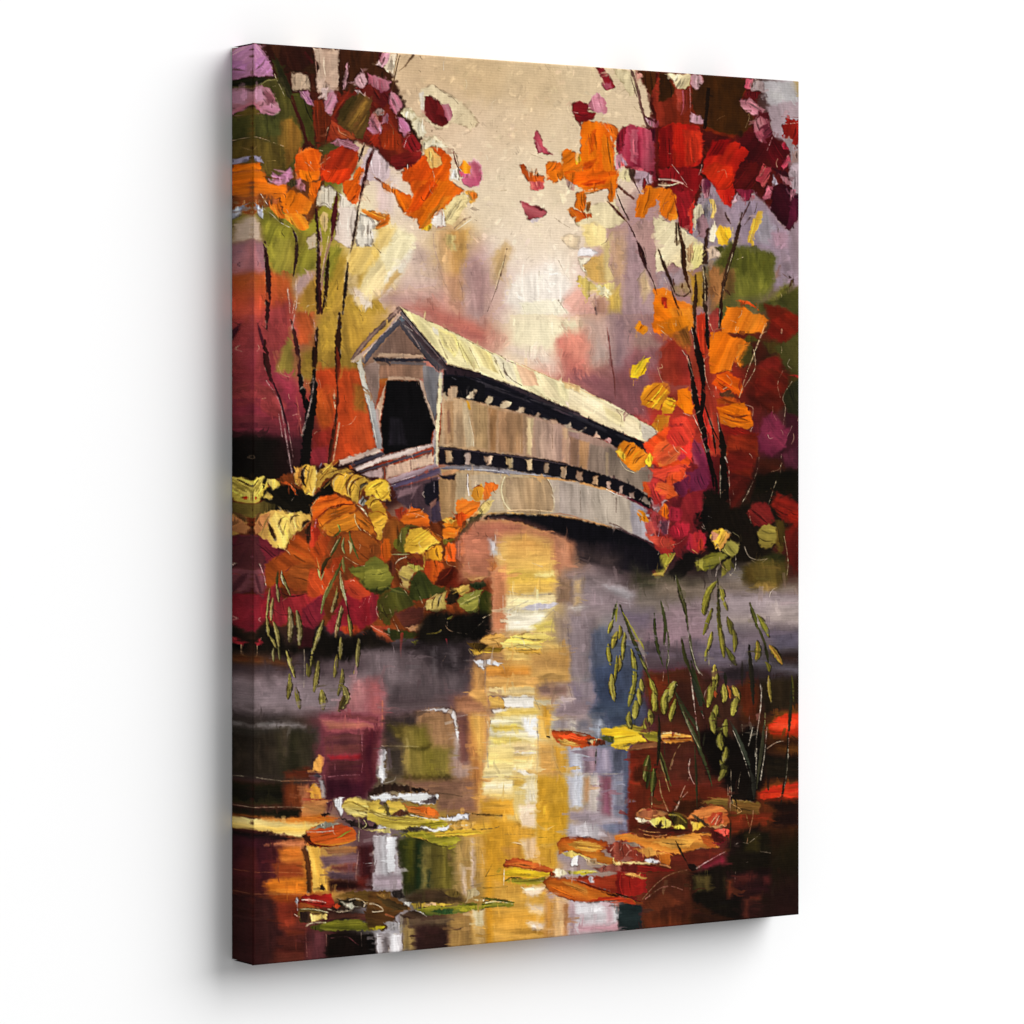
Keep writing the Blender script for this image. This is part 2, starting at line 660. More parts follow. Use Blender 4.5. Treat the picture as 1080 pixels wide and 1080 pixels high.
TEXT = """
@painted_forest
T 0 0 1
I 3: 266 225 330 235 380 240 400 300 372 380 400 480 350 500 266 520
I 6: 372 380 390 330 440 300 450 270 480 285 520 270 545 300 520 335 560 345 585 340 610 330 630 300 640 240 690 230 700 200 760 200 843 200 843 600 690 600 690 480 600 420 470 360
# --- left woods
T 260 180
P 80702e/8c842c/988a30/a89038 s3 d-72 a80 n.2: 90 270 330 380 540 560 530 720 380 800 160 790 120 500
P 7f8a2c/9a9a30 s2 d-70 a30 n.25: 110 330 240 400 330 440 300 640 200 700 160 560
P 8c8832/9c8c38 s2 d-75 n.25: 210 500 340 520 360 800 180 770
P d0b8a8 s1.5 n.12: 45 300 90 400 110 530 45 520
P a8708f/b07a98/b06a70 s2.5 d85 n.12: 45 540 140 560 150 760 45 800
P c8602c/b04a34/a04440 s4 d80 a85 n.15: 45 770 200 770 300 850 340 1090 45 1090
P c0562a/c85a28 s3 d75 n.2: 170 770 300 840 310 1000 180 980
P c0a0a0/b8958f s2.5 d-65 n.15: 390 790 470 750 560 760 480 900 380 960 360 900
P a87f30/b88c38 s2 d80 n.2: 440 900 530 780 540 1080 380 1080
P 7c7c28/8c8a30 s2 d-70 n.25: 400 590 530 570 525 740 400 790
P d0bca4 s1 n.1: 450 520 530 470 530 580 470 600
P 7c8428/9c9c34 s1.6 d-60 n.25: 620 580 730 590 690 720 680 840 600 880 560 860 600 700
P b09030/c49c40/caa548 s3 d-60 a20 n.18: 700 640 860 720 880 900 760 1090 560 1090 620 860
P d0b480 s2 d-60 n.15: 750 760 860 740 850 860 760 950
P c9a23c/c09a3a s3 d60 n.12: 780 1000 1000 900 1060 1080 730 1090
P e6c068/e8c97c/d8b050 s1.6 d-58 a20 n.12: 800 600 960 560 1050 430 1090 480 1090 620 960 760 800 800 740 720
P f0dca8/ead2a4 s2 d-55 n.12: 940 720 1080 600 1090 800 1000 960 900 1000 850 900
P dcc4b0/e6d6c8 s1.6 d-60 n.15: 780 900 830 880 960 1010 900 1060 830 1010
P e0c8b4/d0b090 s1 d-35 n.1: 1000 980 1080 900 1090 1020 1050 1060
T 220 200 5.4
P c8602a/b84a30/9c4042/963a3a s4 d85 a90 n.14: 250 500 460 500 480 830 400 1000 250 1080
P a04240/983c3c s4 d75 n.15: 320 680 460 640 470 820 380 900 260 900 250 800
P c06030/b85028 s2 d70 n.2: 500 700 600 700 590 880 510 880
P b89038/a88838 s2 d80 n.18: 620 760 780 640 840 760 900 900 800 980 620 1000
P c8a240/c09838 s3 d85 n.15: 640 720 740 740 760 900 640 930
P 98843a/8c7a34 s2 d-75 n.2: 380 1040 420 900 480 800 490 1060
P 9c7c30 s2 d80 n.15: 530 930 720 920 860 960 880 1080 520 1080
P c85c24/b84c20 s2 d70 n.15: 620 1040 720 1020 820 1060 800 1090 620 1090
T 220 400 5.4
P 96383c/883040/7c2c34 s3 d-20 a85 n.2: 250 -40 340 -60 440 60 520 200 520 320 420 320 250 270
P a04240/983a3c s2 d30 n.25: 260 0 380 60 440 140 420 240 300 180 250 120
P 84363c/702838 s3 d10 n.2: 250 200 420 270 500 300 460 350 250 300
P 2a1414/17110d/120f0b s5 d85 n.2: 240 320 420 330 480 420 480 560 240 560
P c05024/b8441c/b03c1c s2.5 d80 n.14: 600 -60 880 -60 900 180 960 400 700 490 720 200 620 180
P b84a20/c0571f s2 d75 n.2: 600 60 720 40 710 260 660 330 600 180
P a86a28 s2 n.2: 830 30 880 40 900 190 830 170
P 9c3020/7c2420 s3 d80 n.2: 590 300 720 260 700 480 580 490
P 802830/902c34 s2 d70 n.2: 580 400 680 380 680 490 580 480
@painted_sky
T 400 180
P e6d2c0/dcc0b8 s3 n.1: -10 -20 160 60 110 340 -10 320
P f3e3b4/eee0b4 s2 d-70 n.1: -10 400 130 420 280 500 270 600 160 720 60 760 0 640
P e8c470/edd088 s2 d-65 n.1: -10 430 130 420 80 560 -10 620
P f8eed6 s2 d-55 n.1: 60 780 180 680 270 560 230 700 100 900 0 970
P dcb878/c8a468 s1.4 d-50 n.1: 20 960 40 860 140 750 165 790
P c0a090/c8aca4 s5 o.7 n.1: 280 560 380 640 370 720 260 680
P d9bca4 s8 o.6: 200 700 480 800 480 1000 240 1020
T 400 40
P e2cda4/e6d3ac s1.2 n.08 e8a7458: 310 400 400 350 540 430 680 530 760 640 700 700 560 640 520 690 430 690 340 620 310 520
P efe3d0 s1.2: 305 420 330 405 350 560 320 560
P e6d4ae s1 n.08 e94805c: 170 540 230 530 310 600 350 710 330 770 250 700 240 620
P e8d8b4 s1 e98825c: 340 760 420 740 520 830 440 810 340 840
S 3 6a5a44 k.45: 300 245 380 320
S 3 6a5a44 k.4: 340 390 400 350 480 410 540 440 600 500
S 3 7a6a50 k.5: 590 590 650 580 700 660 730 700
S 3 7a6a50 k.5: 690 560 740 600 770 660
S 3 7a6a50 k.5: 370 640 350 690 380 720
S 3 7a6a50 k.5: 380 740 460 750 520 820
S 3 8a7a58 k.5: 560 640 620 590 660 580
S 3 8a7a58 k.5: 500 400 600 450 700 520
T 540 40
S 2.5 8a7a58 k.55: 190 190 250 280 330 360 420 400 440 450
S 2.5 8a7a58 k.55: 250 200 320 300 370 340
S 2.5 8a7a58 k.5: 790 400 800 500 860 510
S 2.5 8a7a58 k.5: 770 540 840 590 880 640
S 2.5 8a7a58 k.45: 900 380 840 400 800 440
S 2.5 8a7a58 k.45: 850 280 890 260 930 320
P dccaa0/e0cfa4 s1 e9a8a62: 760 230 900 250 960 400 900 450 830 340
T 540 180
P e6d4a8/ead8ac s1.2 e8c7c58 n.08: 440 330 640 250 760 210 870 380 740 450 620 400 500 420
P f5dfa0/efd48a s1.5 d85 n.08: 530 420 620 390 710 430 720 560 690 590 560 570
P f0d6b0 s1.5 e9a8a70: 370 510 430 480 520 500 500 590 450 590
S 3 9a8a70 k.4: 370 515 430 580 480 620
S 3 8a7a5c k.4: 250 320 310 350 380 400 450 440
P f3dfc4/f6e6d0 s5 o.7: 300 560 470 640 470 860 330 800
S 3 a09078 k.4: 300 660 350 680 400 780 440 830
S 3 a09078 k.5: 280 720 340 800
P f8efe0/f6ecda s4 o.8: 0 830 330 720 440 860 380 960 60 1080 -60 1000
P f5efd4/f0ecc8 s1.5 d60 n.08: 60 1010 350 970 440 1090 90 1090
S 3 5c4c40 k.4: 350 980 420 1090
S 3 a09878 k.5: 70 1010 100 1080
S 3 a09878 k.5: 180 980 260 1080
P e8b4a0/e4a898 s3 d-60 n.1: 380 970 500 880 580 960 640 1090 440 1090
P e6c27c/dcae5c/e2b868 s1.4 d85 n.12: 540 720 620 660 700 630 740 800 720 860 620 850 560 790
P f4eef0/f0e8e4 s.9 n.06 e9c8c80: 495 610 530 575 590 590 660 625 610 650 500 650
P efe4c8 s1.2 e9a8a70: 500 660 610 665 540 720 570 790 530 750
P e8d488/d8bc60 s1.2 r2 n.3: 490 800 560 800 620 870 780 850 770 980 690 960 600 920 570 1010 520 900
P e8dcb0 s1 r2 n.3: 620 870 720 890 770 970 690 960
P e2c888 s1.5: 690 590 760 470 740 700 770 830 710 840
S 3 8a7a60 k.35: 760 460 720 560 760 640 740 720 770 800
S 4 a89a80 k.4: 500 660 510 740 570 820 640 850
P c8a880/c09c80/a88878 s4 d88 a5 n.2: 770 480 890 470 880 640 840 900 830 1090 760 1090 780 860
P b89890/b09094/b89a94 s4 d85 n.15: 880 400 960 560 1040 740 1080 860 1090 1090 840 1090 860 700
P d8b088/d0a47c s4 d88 n.15: 790 560 850 560 840 800 790 800
P e0c068/d8b050 s1.5 d88 n.2: 740 960 820 860 830 1090 720 1090
P c89878/b88878 s1.5 d88: 630 980 700 960 720 1090 630 1090
S 12 5c4a48 k.3: 635 950 630 1010 640 1090
P d8bc90/caa880 s2 d85 n.2: 960 820 1010 760 1060 900 1000 1000
@painted_forest
T 360 310
P d8b4a4/cfa8a0/c49c9c s6 d20 n.1: 290 30 400 -20 700 -60 1090 -60 1090 100 700 110 480 100 380 90
P c47868/b86e64/c48478 s7 d20 n.1: 480 100 700 60 880 140 1080 200 1090 400 900 330 740 240
P cc9490/c8908a s6 o.8: 760 0 900 60 860 160 760 120
P b8a4a8 s6 o.7: 960 60 1080 120 1080 260 970 180
S 8 a86054 b o.6: 905 20 895 150 905 290
S 3 f0d8b8 k.5: 820 10 850 70 890 130
S 3 f0d8b8 k.5: 950 10 930 60 900 110
S 7 8c6870 o.5 b: 920 0 920 90
T 460 340
P c87868/b86a60/c08074 s7 d15 n.1: 0 -30 160 0 400 60 500 140 400 200 200 90
P dca090/d8a898 s6: 400 100 560 70 600 140 470 200 400 190
P f0e4c4/f3e8cc/efe0c4 s7 n.06: 560 -60 900 -60 1090 20 1000 120 860 240 640 240 540 160
P e8d8c8/e0c8c4 s6: 560 200 860 220 960 330 900 400 640 260
P d8a098 s7 o.8: 860 330 1020 300 1090 470 960 440
P e88c80/e07c74 s4 n.1: 910 130 980 100 1090 260 1090 420 1020 340 940 220
P d08078/b87068 s5: 960 260 1090 340 1090 500 960 420
S 3 5c4c44 k.4: 980 30 1030 90 1070 150
S 3 6c5c54 k.45: 820 220 860 180
S 3 5c4c44 k.4: 820 225 860 255
S 3 7c6c5c k.5: 730 0 760 30
P e8dcc0 s3 e9c8c74: 960 0 1090 -20 1090 140 1040 120
S 3 8a7060 k.4: 480 40 430 90 380 150
S 10 b07468 o.5 b: 370 -40 375 50
T 600 340
P e89c8c/e08c7c s5: 0 80 120 60 200 160 120 320 0 330 -60 200
P d8b4a8/c8a8a0/b8a098 s6 d85 n.1: 120 -20 320 -40 320 300 160 320 180 180
P d8746c/c87870 s6 o.8: -20 250 120 330 200 480 0 460
P a88890/a08090/a48894 s6 d88 n.12: 310 -60 480 -60 480 160 440 400 340 420 320 200
P c0a8a4 s5 o.8: 200 130 300 150 320 300 210 320
P a87068/9c6468/8c5860 s6 d30 n.12: 20 420 300 360 440 420 480 580 420 680 240 580
P 986468/905c64/8c5458 s5 d80 n.12: 340 420 470 260 560 200 700 160 690 400 620 460 540 560 600 740 440 690
P a88c84 s4 o.8: 480 80 620 80 700 180 560 220 480 180
P 9c3c2c/a03828/983828 s2 d85 n.1: 690 200 760 130 860 190 910 280 930 460 760 460 690 360
P a05048/984038 s4 d85: 620 380 780 420 930 480 800 540 660 450
S 12 8a4a44 b: 290 40 310 190 325 330 345 430 350 580
S 5 5c3434 k.25: 305 100 315 260 340 420 350 560
S 9 8c7478 b o.8: 480 40 450 120 450 180
S 3 e8d4c4 k.4: 610 70 650 130 680 180
S 3 d8c4b4 k.5: 640 180 680 230

@painted_tree/foliage
T 0 0 1
P 3c2012/4a1c14/40200f s2 d80 n.3 r2: 264 40 402 48 412 75 424 105 440 130 446 158 432 172 405 165 384 150 350 148 330 158 300 170 264 170
P 6c2014/7c2418/5c1c14 s2 d60 n.3 r2: 345 100 380 90 410 110 425 130 440 150 432 170 405 160 380 150 350 140
P 6c4018/8c5020 s2 n.3 r2: 266 165 300 170 345 160 340 215 325 238 300 225 280 215 266 230
T 260 40
P 4c4a1e/555022/6a5422 s1 d85 n.22: 45 330 260 300 340 480 440 780 360 1000 300 1080 45 1080
P 7a5a22/8a6424/6a5424 s2 d88 n.35: 230 640 340 600 430 740 410 860 300 1000 240 900
P 4c5224/4a4c20 s2 d88 n.3: 60 590 240 560 260 740 60 760
P 5a4c1e/6c5a24 s1.5 d88 n.3: 60 770 280 820 300 1000 150 1040
P b87cc0/c084c0/a870a8 s.9 d60 n.2 : 45 40 90 40 190 200 205 290 90 300 45 290
P b070b8/b47ab4 s.8 d-50 n.2: 60 190 130 130 190 230 180 280 80 290
P 262610/2c2c14 s1 d-10: 45 300 210 300 110 350 45 370
S 9 6c6a34/9c9858 : 90 370 150 325 215 315
P 3a2410/32200e/4a2814 s1 d85 n.25: 170 50 500 70 530 300 450 260 330 260 280 290 200 100
P 30150f/3a1a10 s1 d70 n.2: 260 60 490 70 500 180 420 250 300 250 240 180
S 10 5c1c18 k.3: 260 52 420 62
S 20 5a1a1c/3c1410 : 440 110 500 190
P 3c3c18/424018 s1 d62 n.25: 190 150 250 180 350 420 310 470 240 330
P 2c2c14/34301a s1 d65: 210 120 290 280 340 400 330 470 250 330
P b07090/c08cb0/a4607c s.8 d50 n.2 c: 50 400 110 365 190 400 220 480 255 550 180 585 110 560 50 510
P a05a78/9c5c74 s2 d60 n.2: 130 400 200 430 220 490 150 510
P c08ab8 s1.5: 60 390 110 375 130 460 70 500
P c080b0/b878a4 s1 d20 n.2 c: 110 530 180 510 250 550 180 580 110 565
S 6 b8a878 k.4: 140 370 200 420 240 490
S 5 c8b898 k.35: 190 220 230 320 300 460
S 5 d8a8c8 k.3: 60 50 110 110 160 170 190 220
S 4 e8c0d8 k.3: 100 50 150 110
P d0b49c/c8a890/d0b8a0 s.9 d85 n.1 e5c4030: 500 75 705 85 700 400 620 380 530 330 540 200 520 170
P c8b094/c0a488 s.9 n.15 e3c3020: 340 260 400 255 470 280 490 400 420 390 350 400
P c8ac98 s.9 n.15 e6c5040: 525 300 600 330 690 400 560 420 525 400
P 3c1c10/4a2012 s.7 d88: 490 270 525 270 525 420 495 390
P 4c2612/402010/3a1c0e s.9 d85 n.2: 700 85 780 90 760 300 780 400 720 450 700 400
P c08898/c89cac s.8 d-80 n.2: 750 200 770 180 760 380 730 400
P 4a2a14/44260f/4c2812 s.9 d85 n.22: 770 90 1030 100 980 200 1080 280 1080 330 920 270 880 240 810 300 830 400 780 430
P d0a8b0/dcc0bc s.8 n.15: 980 200 1030 130 1090 110 1090 180 1040 220
P e0cfae s1: 1040 220 1090 190 1090 270
P c098a0/b88c98 s.8 d70 n.2 c: 820 320 870 260 910 310 890 390 840 360
P b06c90/c07ca0/9c4870 s.8 d75 n.25: 920 270 1000 290 1080 320 1040 420 980 420 920 350
P 5c1c18/702018 s1 d60 n.2: 860 400 920 350 1060 420 1090 460 1060 520 940 480
P c8a4a0/d0b4b4 s.7 n.2: 820 400 850 390 930 460 920 490 860 450
P 5a481e/6a4a22/50401c s1 d-55 a30 n.28: 690 600 760 480 860 420 950 470 930 640 880 780 800 740 700 680
P 806028/8c6428 s1.5 d-58 n.35: 760 660 900 470 940 500 900 640 820 740
P 4a3c18 s1.2 d-58 n.3: 690 560 780 450 850 430 730 640
P 3c3a16/4a4c1c s.9 d70 n.2: 350 430 420 400 500 540 520 830 440 740
P b070b0/c494b8/a060a0 s.8 d60 n.25: 390 400 470 400 510 520 440 490
S 14 8c3ca0/a868a8 o.8: 440 410 490 500
P 7a2c14/6c2810/8c3018 s1 d85 n.22: 510 490 560 440 600 560 640 600 600 800 540 840 500 640
P b87aa8/c48cb4/b06c98 s.8 d-65 n.22: 590 480 640 390 690 420 690 500 640 590 600 570
P c8a8a0/d4bcb4 s.8 n.15: 570 390 620 370 610 470 580 470
P 8c2c18/7c2414 s1 d-55 n.2: 640 600 740 410 790 400 700 520 660 620
P 902c1a/a03c20/802414 s1 d60 n.2: 600 800 640 620 700 660 820 740 760 760 660 780
P b05028 s1.2 d30 n.2: 690 700 800 720 830 770 720 760
P b06c94/c88cb0/b85c84 s.8 d20 n.25: 640 800 680 760 800 790 860 840 840 870 740 840
P a02c14/9c2814/b03818 s.9 d-55 n.18: 920 740 1020 720 1090 640 1090 900 1010 830 960 820
P c88068/b86c98/c080b8 s.8 d60 n.25 c: 920 680 960 570 1010 620 1040 700 960 740
P c8a4a0/a89080 s.8 n.2 c: 975 560 1010 530 1050 570 1010 590
P a05078/b06898 s.8 n.2: 1030 640 1080 560 1090 640 1060 670
P d8c0c0/d0b8bc s1.5 n.08: 820 1080 930 830 1000 850 1090 920 1090 1090
P e8580c/e06010/d84c0c s.9 d70 n.18 ef0a050: 385 870 470 830 570 860 560 960 540 1080 380 1080 360 960
P b03014/9c2810/b83c10 s.9 d-60 n.2: 560 960 640 860 720 820 860 870 840 960 780 1080 560 1080
P 98401c s1.5 n.2: 540 960 620 860 600 960
P e86414/e0580c s.8 d-55 n.2 c: 810 1060 850 980 885 1020 860 1090
S 3 e0c0a0 k.35: 440 940 500 990 540 1060
S 3 e8c8a8 k.4: 560 960 640 900
P c080b8/b070a8 s1 d10 n.25: 190 1020 260 1050 330 980 360 1060 300 1090 200 1090
P b8b0c8/8c88b8 s.8 n.2: 50 900 110 900 130 950 70 940
P e8700c/e07410/d86408 s.9 d20 n.2: 45 950 100 950 150 1080 45 1090
S 4 c8a888 k.35: 60 750 140 770 220 800 280 820
S 3 b89858 k.4: 150 935 220 930
S 4 a89858 k.45: 290 920 300 1040
T 260 180
P e87c14/e06c10/f08c1c s.9 d10 n.18 ea86830: 45 0 130 -20 160 80 210 110 310 100 310 190 220 210 160 190 100 180 60 200
P f08410/e87410/f0941c s.9 d-65 n.18: 260 200 330 150 420 170 470 210 500 230 470 330 360 330 280 320
P e86c10/e8780c s.9 d70 n.2: 390 0 560 0 540 60 480 90 400 60
P e06414/d8600c/e87814 s.8 d75 n.2: 480 100 560 70 540 180 500 260 470 180
P c88090/b878a0 s.9 n.25: 350 100 400 60 450 120 440 160 380 130
P b878b0/c488b8 s1 c n.2: 170 60 250 80 320 40 350 0 350 60 290 105 200 100
P 3a3420/4c4424 s.9 n.3: 310 100 360 60 380 100 330 130
P f0a428/e88818/f0a830 s.8 d55 n.25 c: 280 330 380 320 460 370 470 440 420 460 370 420 290 370
P e87c18/f09428 s.8 d70 n.2: 180 240 240 220 280 330 290 370 220 340 170 280
P c06828/7c5430 s.8 n.35 r1.4: 120 200 240 210 230 260 170 250 150 290
S 5 e8e0d8 k.3: 100 270 190 330 250 390 330 430
S 5 e8e4e0 k.3: 110 180 160 260
P c8ccd8/9098b0 s.8 n.25: 60 240 120 300 130 370 90 340
P e0d4bc/e8dcc4/d8c8ac s.9 n.12 e5c4838: 560 120 640 110 690 150 640 300 580 260 530 270 540 180
P e4d4c4/ead8c8/e0c8b8 s1 n.08 e7c6450: 700 230 830 270 850 380 790 590 660 530 690 380
P ece4d4/e4dac4 s.9 n.1 e4c4440: 860 330 920 340 980 400 970 480 950 580 840 570 820 500
P e8dcc8 s.9 n.1: 700 160 760 210 830 270 720 280
P e8c888/e0bc74 s1 n.1 c: 560 340 600 310 620 370 600 470 570 430
S 4 4c3c34 k.3: 540 270 590 245 640 290
S 3 4c4038 k.4: 920 350 960 400 940 470 960 540
S 4 5c4c38 k.3: 960 560 1020 625
P e8580c/e06010/d04c0c s.9 d-60 n.2: 720 80 860 60 870 140 830 260 780 230 730 160
P d83c10/c83410 s.9 d-60 n.2: 560 0 800 -20 790 60 700 100 590 80
P ec6c14/e85c0c s.8 d-65 n.2: 810 60 830 0 890 -30 880 60 850 110
P c8a0b0/d8b8c0 s1.5: 850 100 880 40 900 40 880 120
P e88418/f0a030/d86c10 s.8 d20 n.25: 870 290 960 310 1090 340 1090 370 1000 380 930 350 870 310
P d86010/e88820/f0a840 s.8 d-25 n.3: 985 430 1010 390 1090 350 1090 400 1030 430 990 445
S 8 6c3010/a04c14 : 970 50 1020 80
P e08030/d86818 s.8 n.3: 1020 80 1090 110 1090 165 1040 130
T 400 180
P d84c0c/e05c10/e8700c/e06414 s.9 d-58 a30 n.2: 200 330 260 180 200 40 170 -60 240 -80 430 -100 530 -20 500 40 640 150 500 280 420 310 390 430 310 440 280 370
P e0540c/d04408 s1 d-60 n.25: 210 320 300 120 420 60 440 120 300 300
P f09820/e88418 s1.4 d-55 n.25: 310 430 380 330 500 200 560 190 420 330 390 440
P d05810/e8700c s.8 d60 n.2: 100 130 180 160 250 190 240 260 190 330 160 280
P e86c14/e08020 s.8 n.2: 40 110 130 150 170 200 100 170
P e8c838/f0b020 s.8 n.2: 320 440 400 390 400 450 360 455
P f0dca0/ead498 s1 d-60 n.1 e8c7c50: 490 290 560 210 640 170 690 220 640 290 560 420 500 400
S 4 8a7440 k.3: 560 290 620 230 680 210
S 4 8a7440 k.3: 590 310 640 260
P f0e4d4/f6eee4 s.9 n.08 eb06040: 390 400 420 330 470 290 500 350 510 420 440 440
P c89840/b88038/e0a840 s.8 d60 n.3 c: 650 160 700 150 745 185 730 230 690 250 680 200
P e08020 s.7 n.3 c: 690 160 740 180 720 220 690 200
S 6 c8a080/5c4838 m1: 545 460 620 390 690 350
S 6 e8dcc0 : 560 470 640 410 700 370
S 4 7a6a58 k.35: 690 290 760 298
S 4 7a6a58 k.35: 670 370 700 350
S 4 7a6a58 k.35: 720 370 740 380
@painted_forest
P d8a860/cc9c60/d8b490 s3 d85 n.12 e9c8070: 420 460 540 440 680 450 660 640 620 820 640 1010 560 980 480 820 440 640
P e0cc90/c8b070 s1.5 r2 n.3: 500 480 570 500 590 600 520 610
S 3 4c4434 k.55: 510 500 560 530 540 580
S 8 a88c88 k.2: 410 480 420 600 470 740
P cc9880/d0a088 s4 o.8: 470 780 620 800 640 1080 540 1060
P b08c8c/a88488/b49494 s6 o.9 d85: 640 720 740 680 820 760 840 900 800 1080 660 1090 650 900
S 5 4c3430 k.2: 605 830 630 900 630 960
S 4 f0e0c0 k.3: 690 920 640 1000
P d0ac78/c8a880 s3.5 d-70: 860 660 960 540 1010 600 940 780 870 860
S 9 f0e0b8/e8d0a0 t: 945 690 910 780 880 910
S 4 5c4438 b: 970 590 930 760 880 920 820 1070
S 3 6c5848 k.4: 430 690 470 780 490 850
S 3 8a7460 k.4: 480 830 540 930 580 1000
S 3 7c6c60 k.45: 290 590 340 700 390 830
@painted_tree/foliage
T 400 40
P c87ca0/d09cb8/c890a8 s.9 d-70 n.22: 0 170 30 110 80 115 60 200 20 215
P 5c1820 s.8: 0 110 25 105 0 170
P e0ccb0 s1: 40 220 90 120 140 115 110 280
P 3c2010/4a2814 s.8: 0 230 60 260 105 300 60 310 0 300
P c07ca0/b06890/8c3860 s.8 d75 n.22: 0 310 90 330 80 390 40 420 0 430
P 5c1418/6c1c1c s1 d60: 0 430 90 380 60 480 30 540 0 520
P b86c94/c88cac/a85888 s.8 d65 n.22: 65 480 90 400 140 440 185 510 130 590 80 530
P 6c2014/8c2c18/601812 s1 d60 n.2: 40 540 80 540 140 600 140 700 170 760 180 860 100 980 0 870 0 720
P a03414/983010 s1 n.25: 0 740 100 680 170 740 160 840 80 860 20 830
P b06890/c080a8 s.8 n.2: 20 600 60 570 75 620 30 660
P c88cc0 s.8: 0 650 20 660 15 720 0 730
P c888c0/b86ca8/c07cac s.8 d60 n.22: 140 600 200 620 235 690 190 760 150 680
P ece4c4/e4dab0 s.9 n.08 e9c8c60: 165 570 190 530 260 560 280 600 240 640 190 610
P eee6c8/e6dcb6 s.9 n.08 e9c8c60: 245 620 290 600 340 680 355 720 300 760 250 690
P 8c1c20/7c181c/9c2420 s.9 d60 n.2: 180 770 250 720 300 790 320 880 240 870 190 840
P 802018/901c20 s.9 d-10 n.25: 90 900 200 860 320 870 320 930 260 980 130 1000 80 960
S 4 f0c0c0 k.35: 190 830 210 760 230 740
S 4 f0e0c0 k.3: 215 960 215 1030
P e0540c/d84c0c/e8680c s.9 d-60 n.2: 170 1020 260 970 350 880 400 800 500 860 550 920 520 1080 180 1090
P f0c070/e8b45c s.9 n.1: 340 840 400 840 470 910 480 960 400 1000 360 930
P f0e8c8/e4dab8 s.9 n.1 e8a7a50: 320 790 400 760 520 830 460 830 380 830 340 850
P 4c0c10/6c1818/7c2024 s.8 d65 n.18: 350 450 380 440 450 480 510 600 520 650 480 670 400 640 350 590
P 8c2424/74181c s1 d70 n.2: 440 480 490 540 490 600 430 580
P c87098/d890b0/c05c88 s.8 d75 n.2: 480 510 530 510 555 570 540 620 520 630 490 570
S 4 3c2418 k.2: 545 450 520 440
P c04c88/d8709c/c8609c s.9 d75 n.22 ef0d8d8: 680 950 720 920 770 970 775 1060 770 1090 640 1090 690 1020
P e88818/f0a020/d87018 s.8 n.3: 610 980 640 930 690 970 690 1030 640 1040
P c85068 s.8 n.2: 605 1000 640 1030 620 1060
S 9 6c1c20 b: 560 850 580 940 610 1010
S 4 4c3428 k.2: 570 860 600 950 605 1080
P f0ecd8 s1: 550 1000 590 980 600 1080 540 1080
T 400 180
P c85490/d868a0/c86098 s.9 d75 n.2 ef0e0e0: 610 10 700 -30 780 -10 765 80 690 120 640 90
S 5 e08018 k.2: 620 10 690 20
S 5 f0e0e0 k.3: 640 110 700 120 770 90
# branches of the left tree
@painted_tree/branch *
T 260 40
S 14 3a1410 b: 330 460 400 620 460 800
S 12 4a1818 b: 340 480 420 640 470 820
S 9 2c1a10 b: 600 800 620 700 640 640
S 8 d8c0a0 k.4: 600 740 620 680
S 30 6c2018/4a1418 b: 970 830 920 960 900 1090
S 18 3c1c14 b: 900 800 850 940
T 400 40
S 10 5c3c1c b: 160 115 120 280 95 400
S 6 5c4424 k.2: 140 120 110 270
S 12 6c4c2c t: 260 125 200 210 150 250
T 260 180
S 26 3a2420/30181a b: 340 430 375 510 380 640 355 800
S 44 4c1420/381818/20120c u: 525 290 545 480 545 700 545 900 555 1080
S 12 c090a8 k.3: 560 440 570 560 560 640
S 40 5c1c20/4a181c b: 685 160 670 320 645 530
S 30 3c2414/2c180c b: 625 620 610 800 600 950 570 1090
S 14 a87080 k.25: 650 500 590 700 570 900
S 9 e0c8a8 k.35: 640 420 600 620 560 850
S 24 4c1c1c b: 920 -40 890 100 850 270
S 10 e8c8a0 k.3: 910 90 860 260 830 470
S 22 4a3428/2c1810 b: 850 270 820 480 790 590
S 10 6c5440 k.3: 840 470 780 640
S 10 e0c890 k.35: 800 540 760 720 740 900
S 24 3c2c20/201410 b: 770 700 755 860 730 1090
S 24 3c1c24/4a2424 b: 130 560 150 720 160 900 150 1090
S 6 c0a0a8 k.4: 120 560 135 700
S 7 f0d8c8 k.35: 375 800 375 940 345 1090
S 5 e8d0c0 k.4: 310 900 320 1000 330 1080
S 5 e8d0c0 k.4: 145 920 150 1060
T 220 200 5.4
S 30 381418/2c1410 b: 320 300 340 500 335 680 330 790
S 16 4c1c28 b: 280 760 310 880 330 920
S 34 4c1c1c/2c1410 b: 320 860 330 980 360 1100
S 26 3c1c1c/4a2020 b: 470 740 500 880 515 1000 515 1100
S 30 3c2010/20120c b: 620 780 605 920 600 1100
S 34 2c1810/3a2010 b: 745 700 740 820 735 960 730 1090
S 22 8c3018/702410 o.8 b: 730 900 740 1000 735 1090
S 8 d8a8a0 k.3: 600 740 610 860
S 8 e0c0b8 k.3: 495 520 500 660 470 800
S 8 e0c0b8 k.4: 450 560 465 700 460 800
S 5 3c3028 k.3: 640 970 680 1000
T 220 400 5.4
S 14 3c1420 b: 350 -20 400 100 440 240 470 340
S 8 d0b0b0 k.25: 330 10 400 120 430 260 455 420 480 560
S 5 c8a0a0 k.35: 400 200 420 330
S 5 c8a8a0 k.35: 450 240 480 440
S 60 120c0c/100c0e u: 520 -20 550 130 570 200 560 330 550 500
S 40 14100e: 600 20 590 180 560 380 550 490
S 26 100e0e b: 600 -60 595 80 580 180
S 9 d0b8b0 k.25: 600 10 575 160 530 320
S 8 c06050 k.35: 500 100 520 240 530 310
S 18 6c2c18/3a1810 b: 730 0 735 150 715 300 690 480
S 14 e8d0a8/f0e0c0 k.2 b: 715 60 720 170
S 10 d8b898 k.25: 745 250 720 400 705 480
S 16 4c2414/30160e b: 735 180 700 350 680 490

@painted_petal
T 400 40
P 4c0c10/6c1818/7c2024 s.8 d65 n.18: 350 450 380 440 450 480 510 600 520 650 480 670 400 640 350 590
P 8c2424/74181c s1 d70 n.2: 440 480 490 540 490 600 430 580
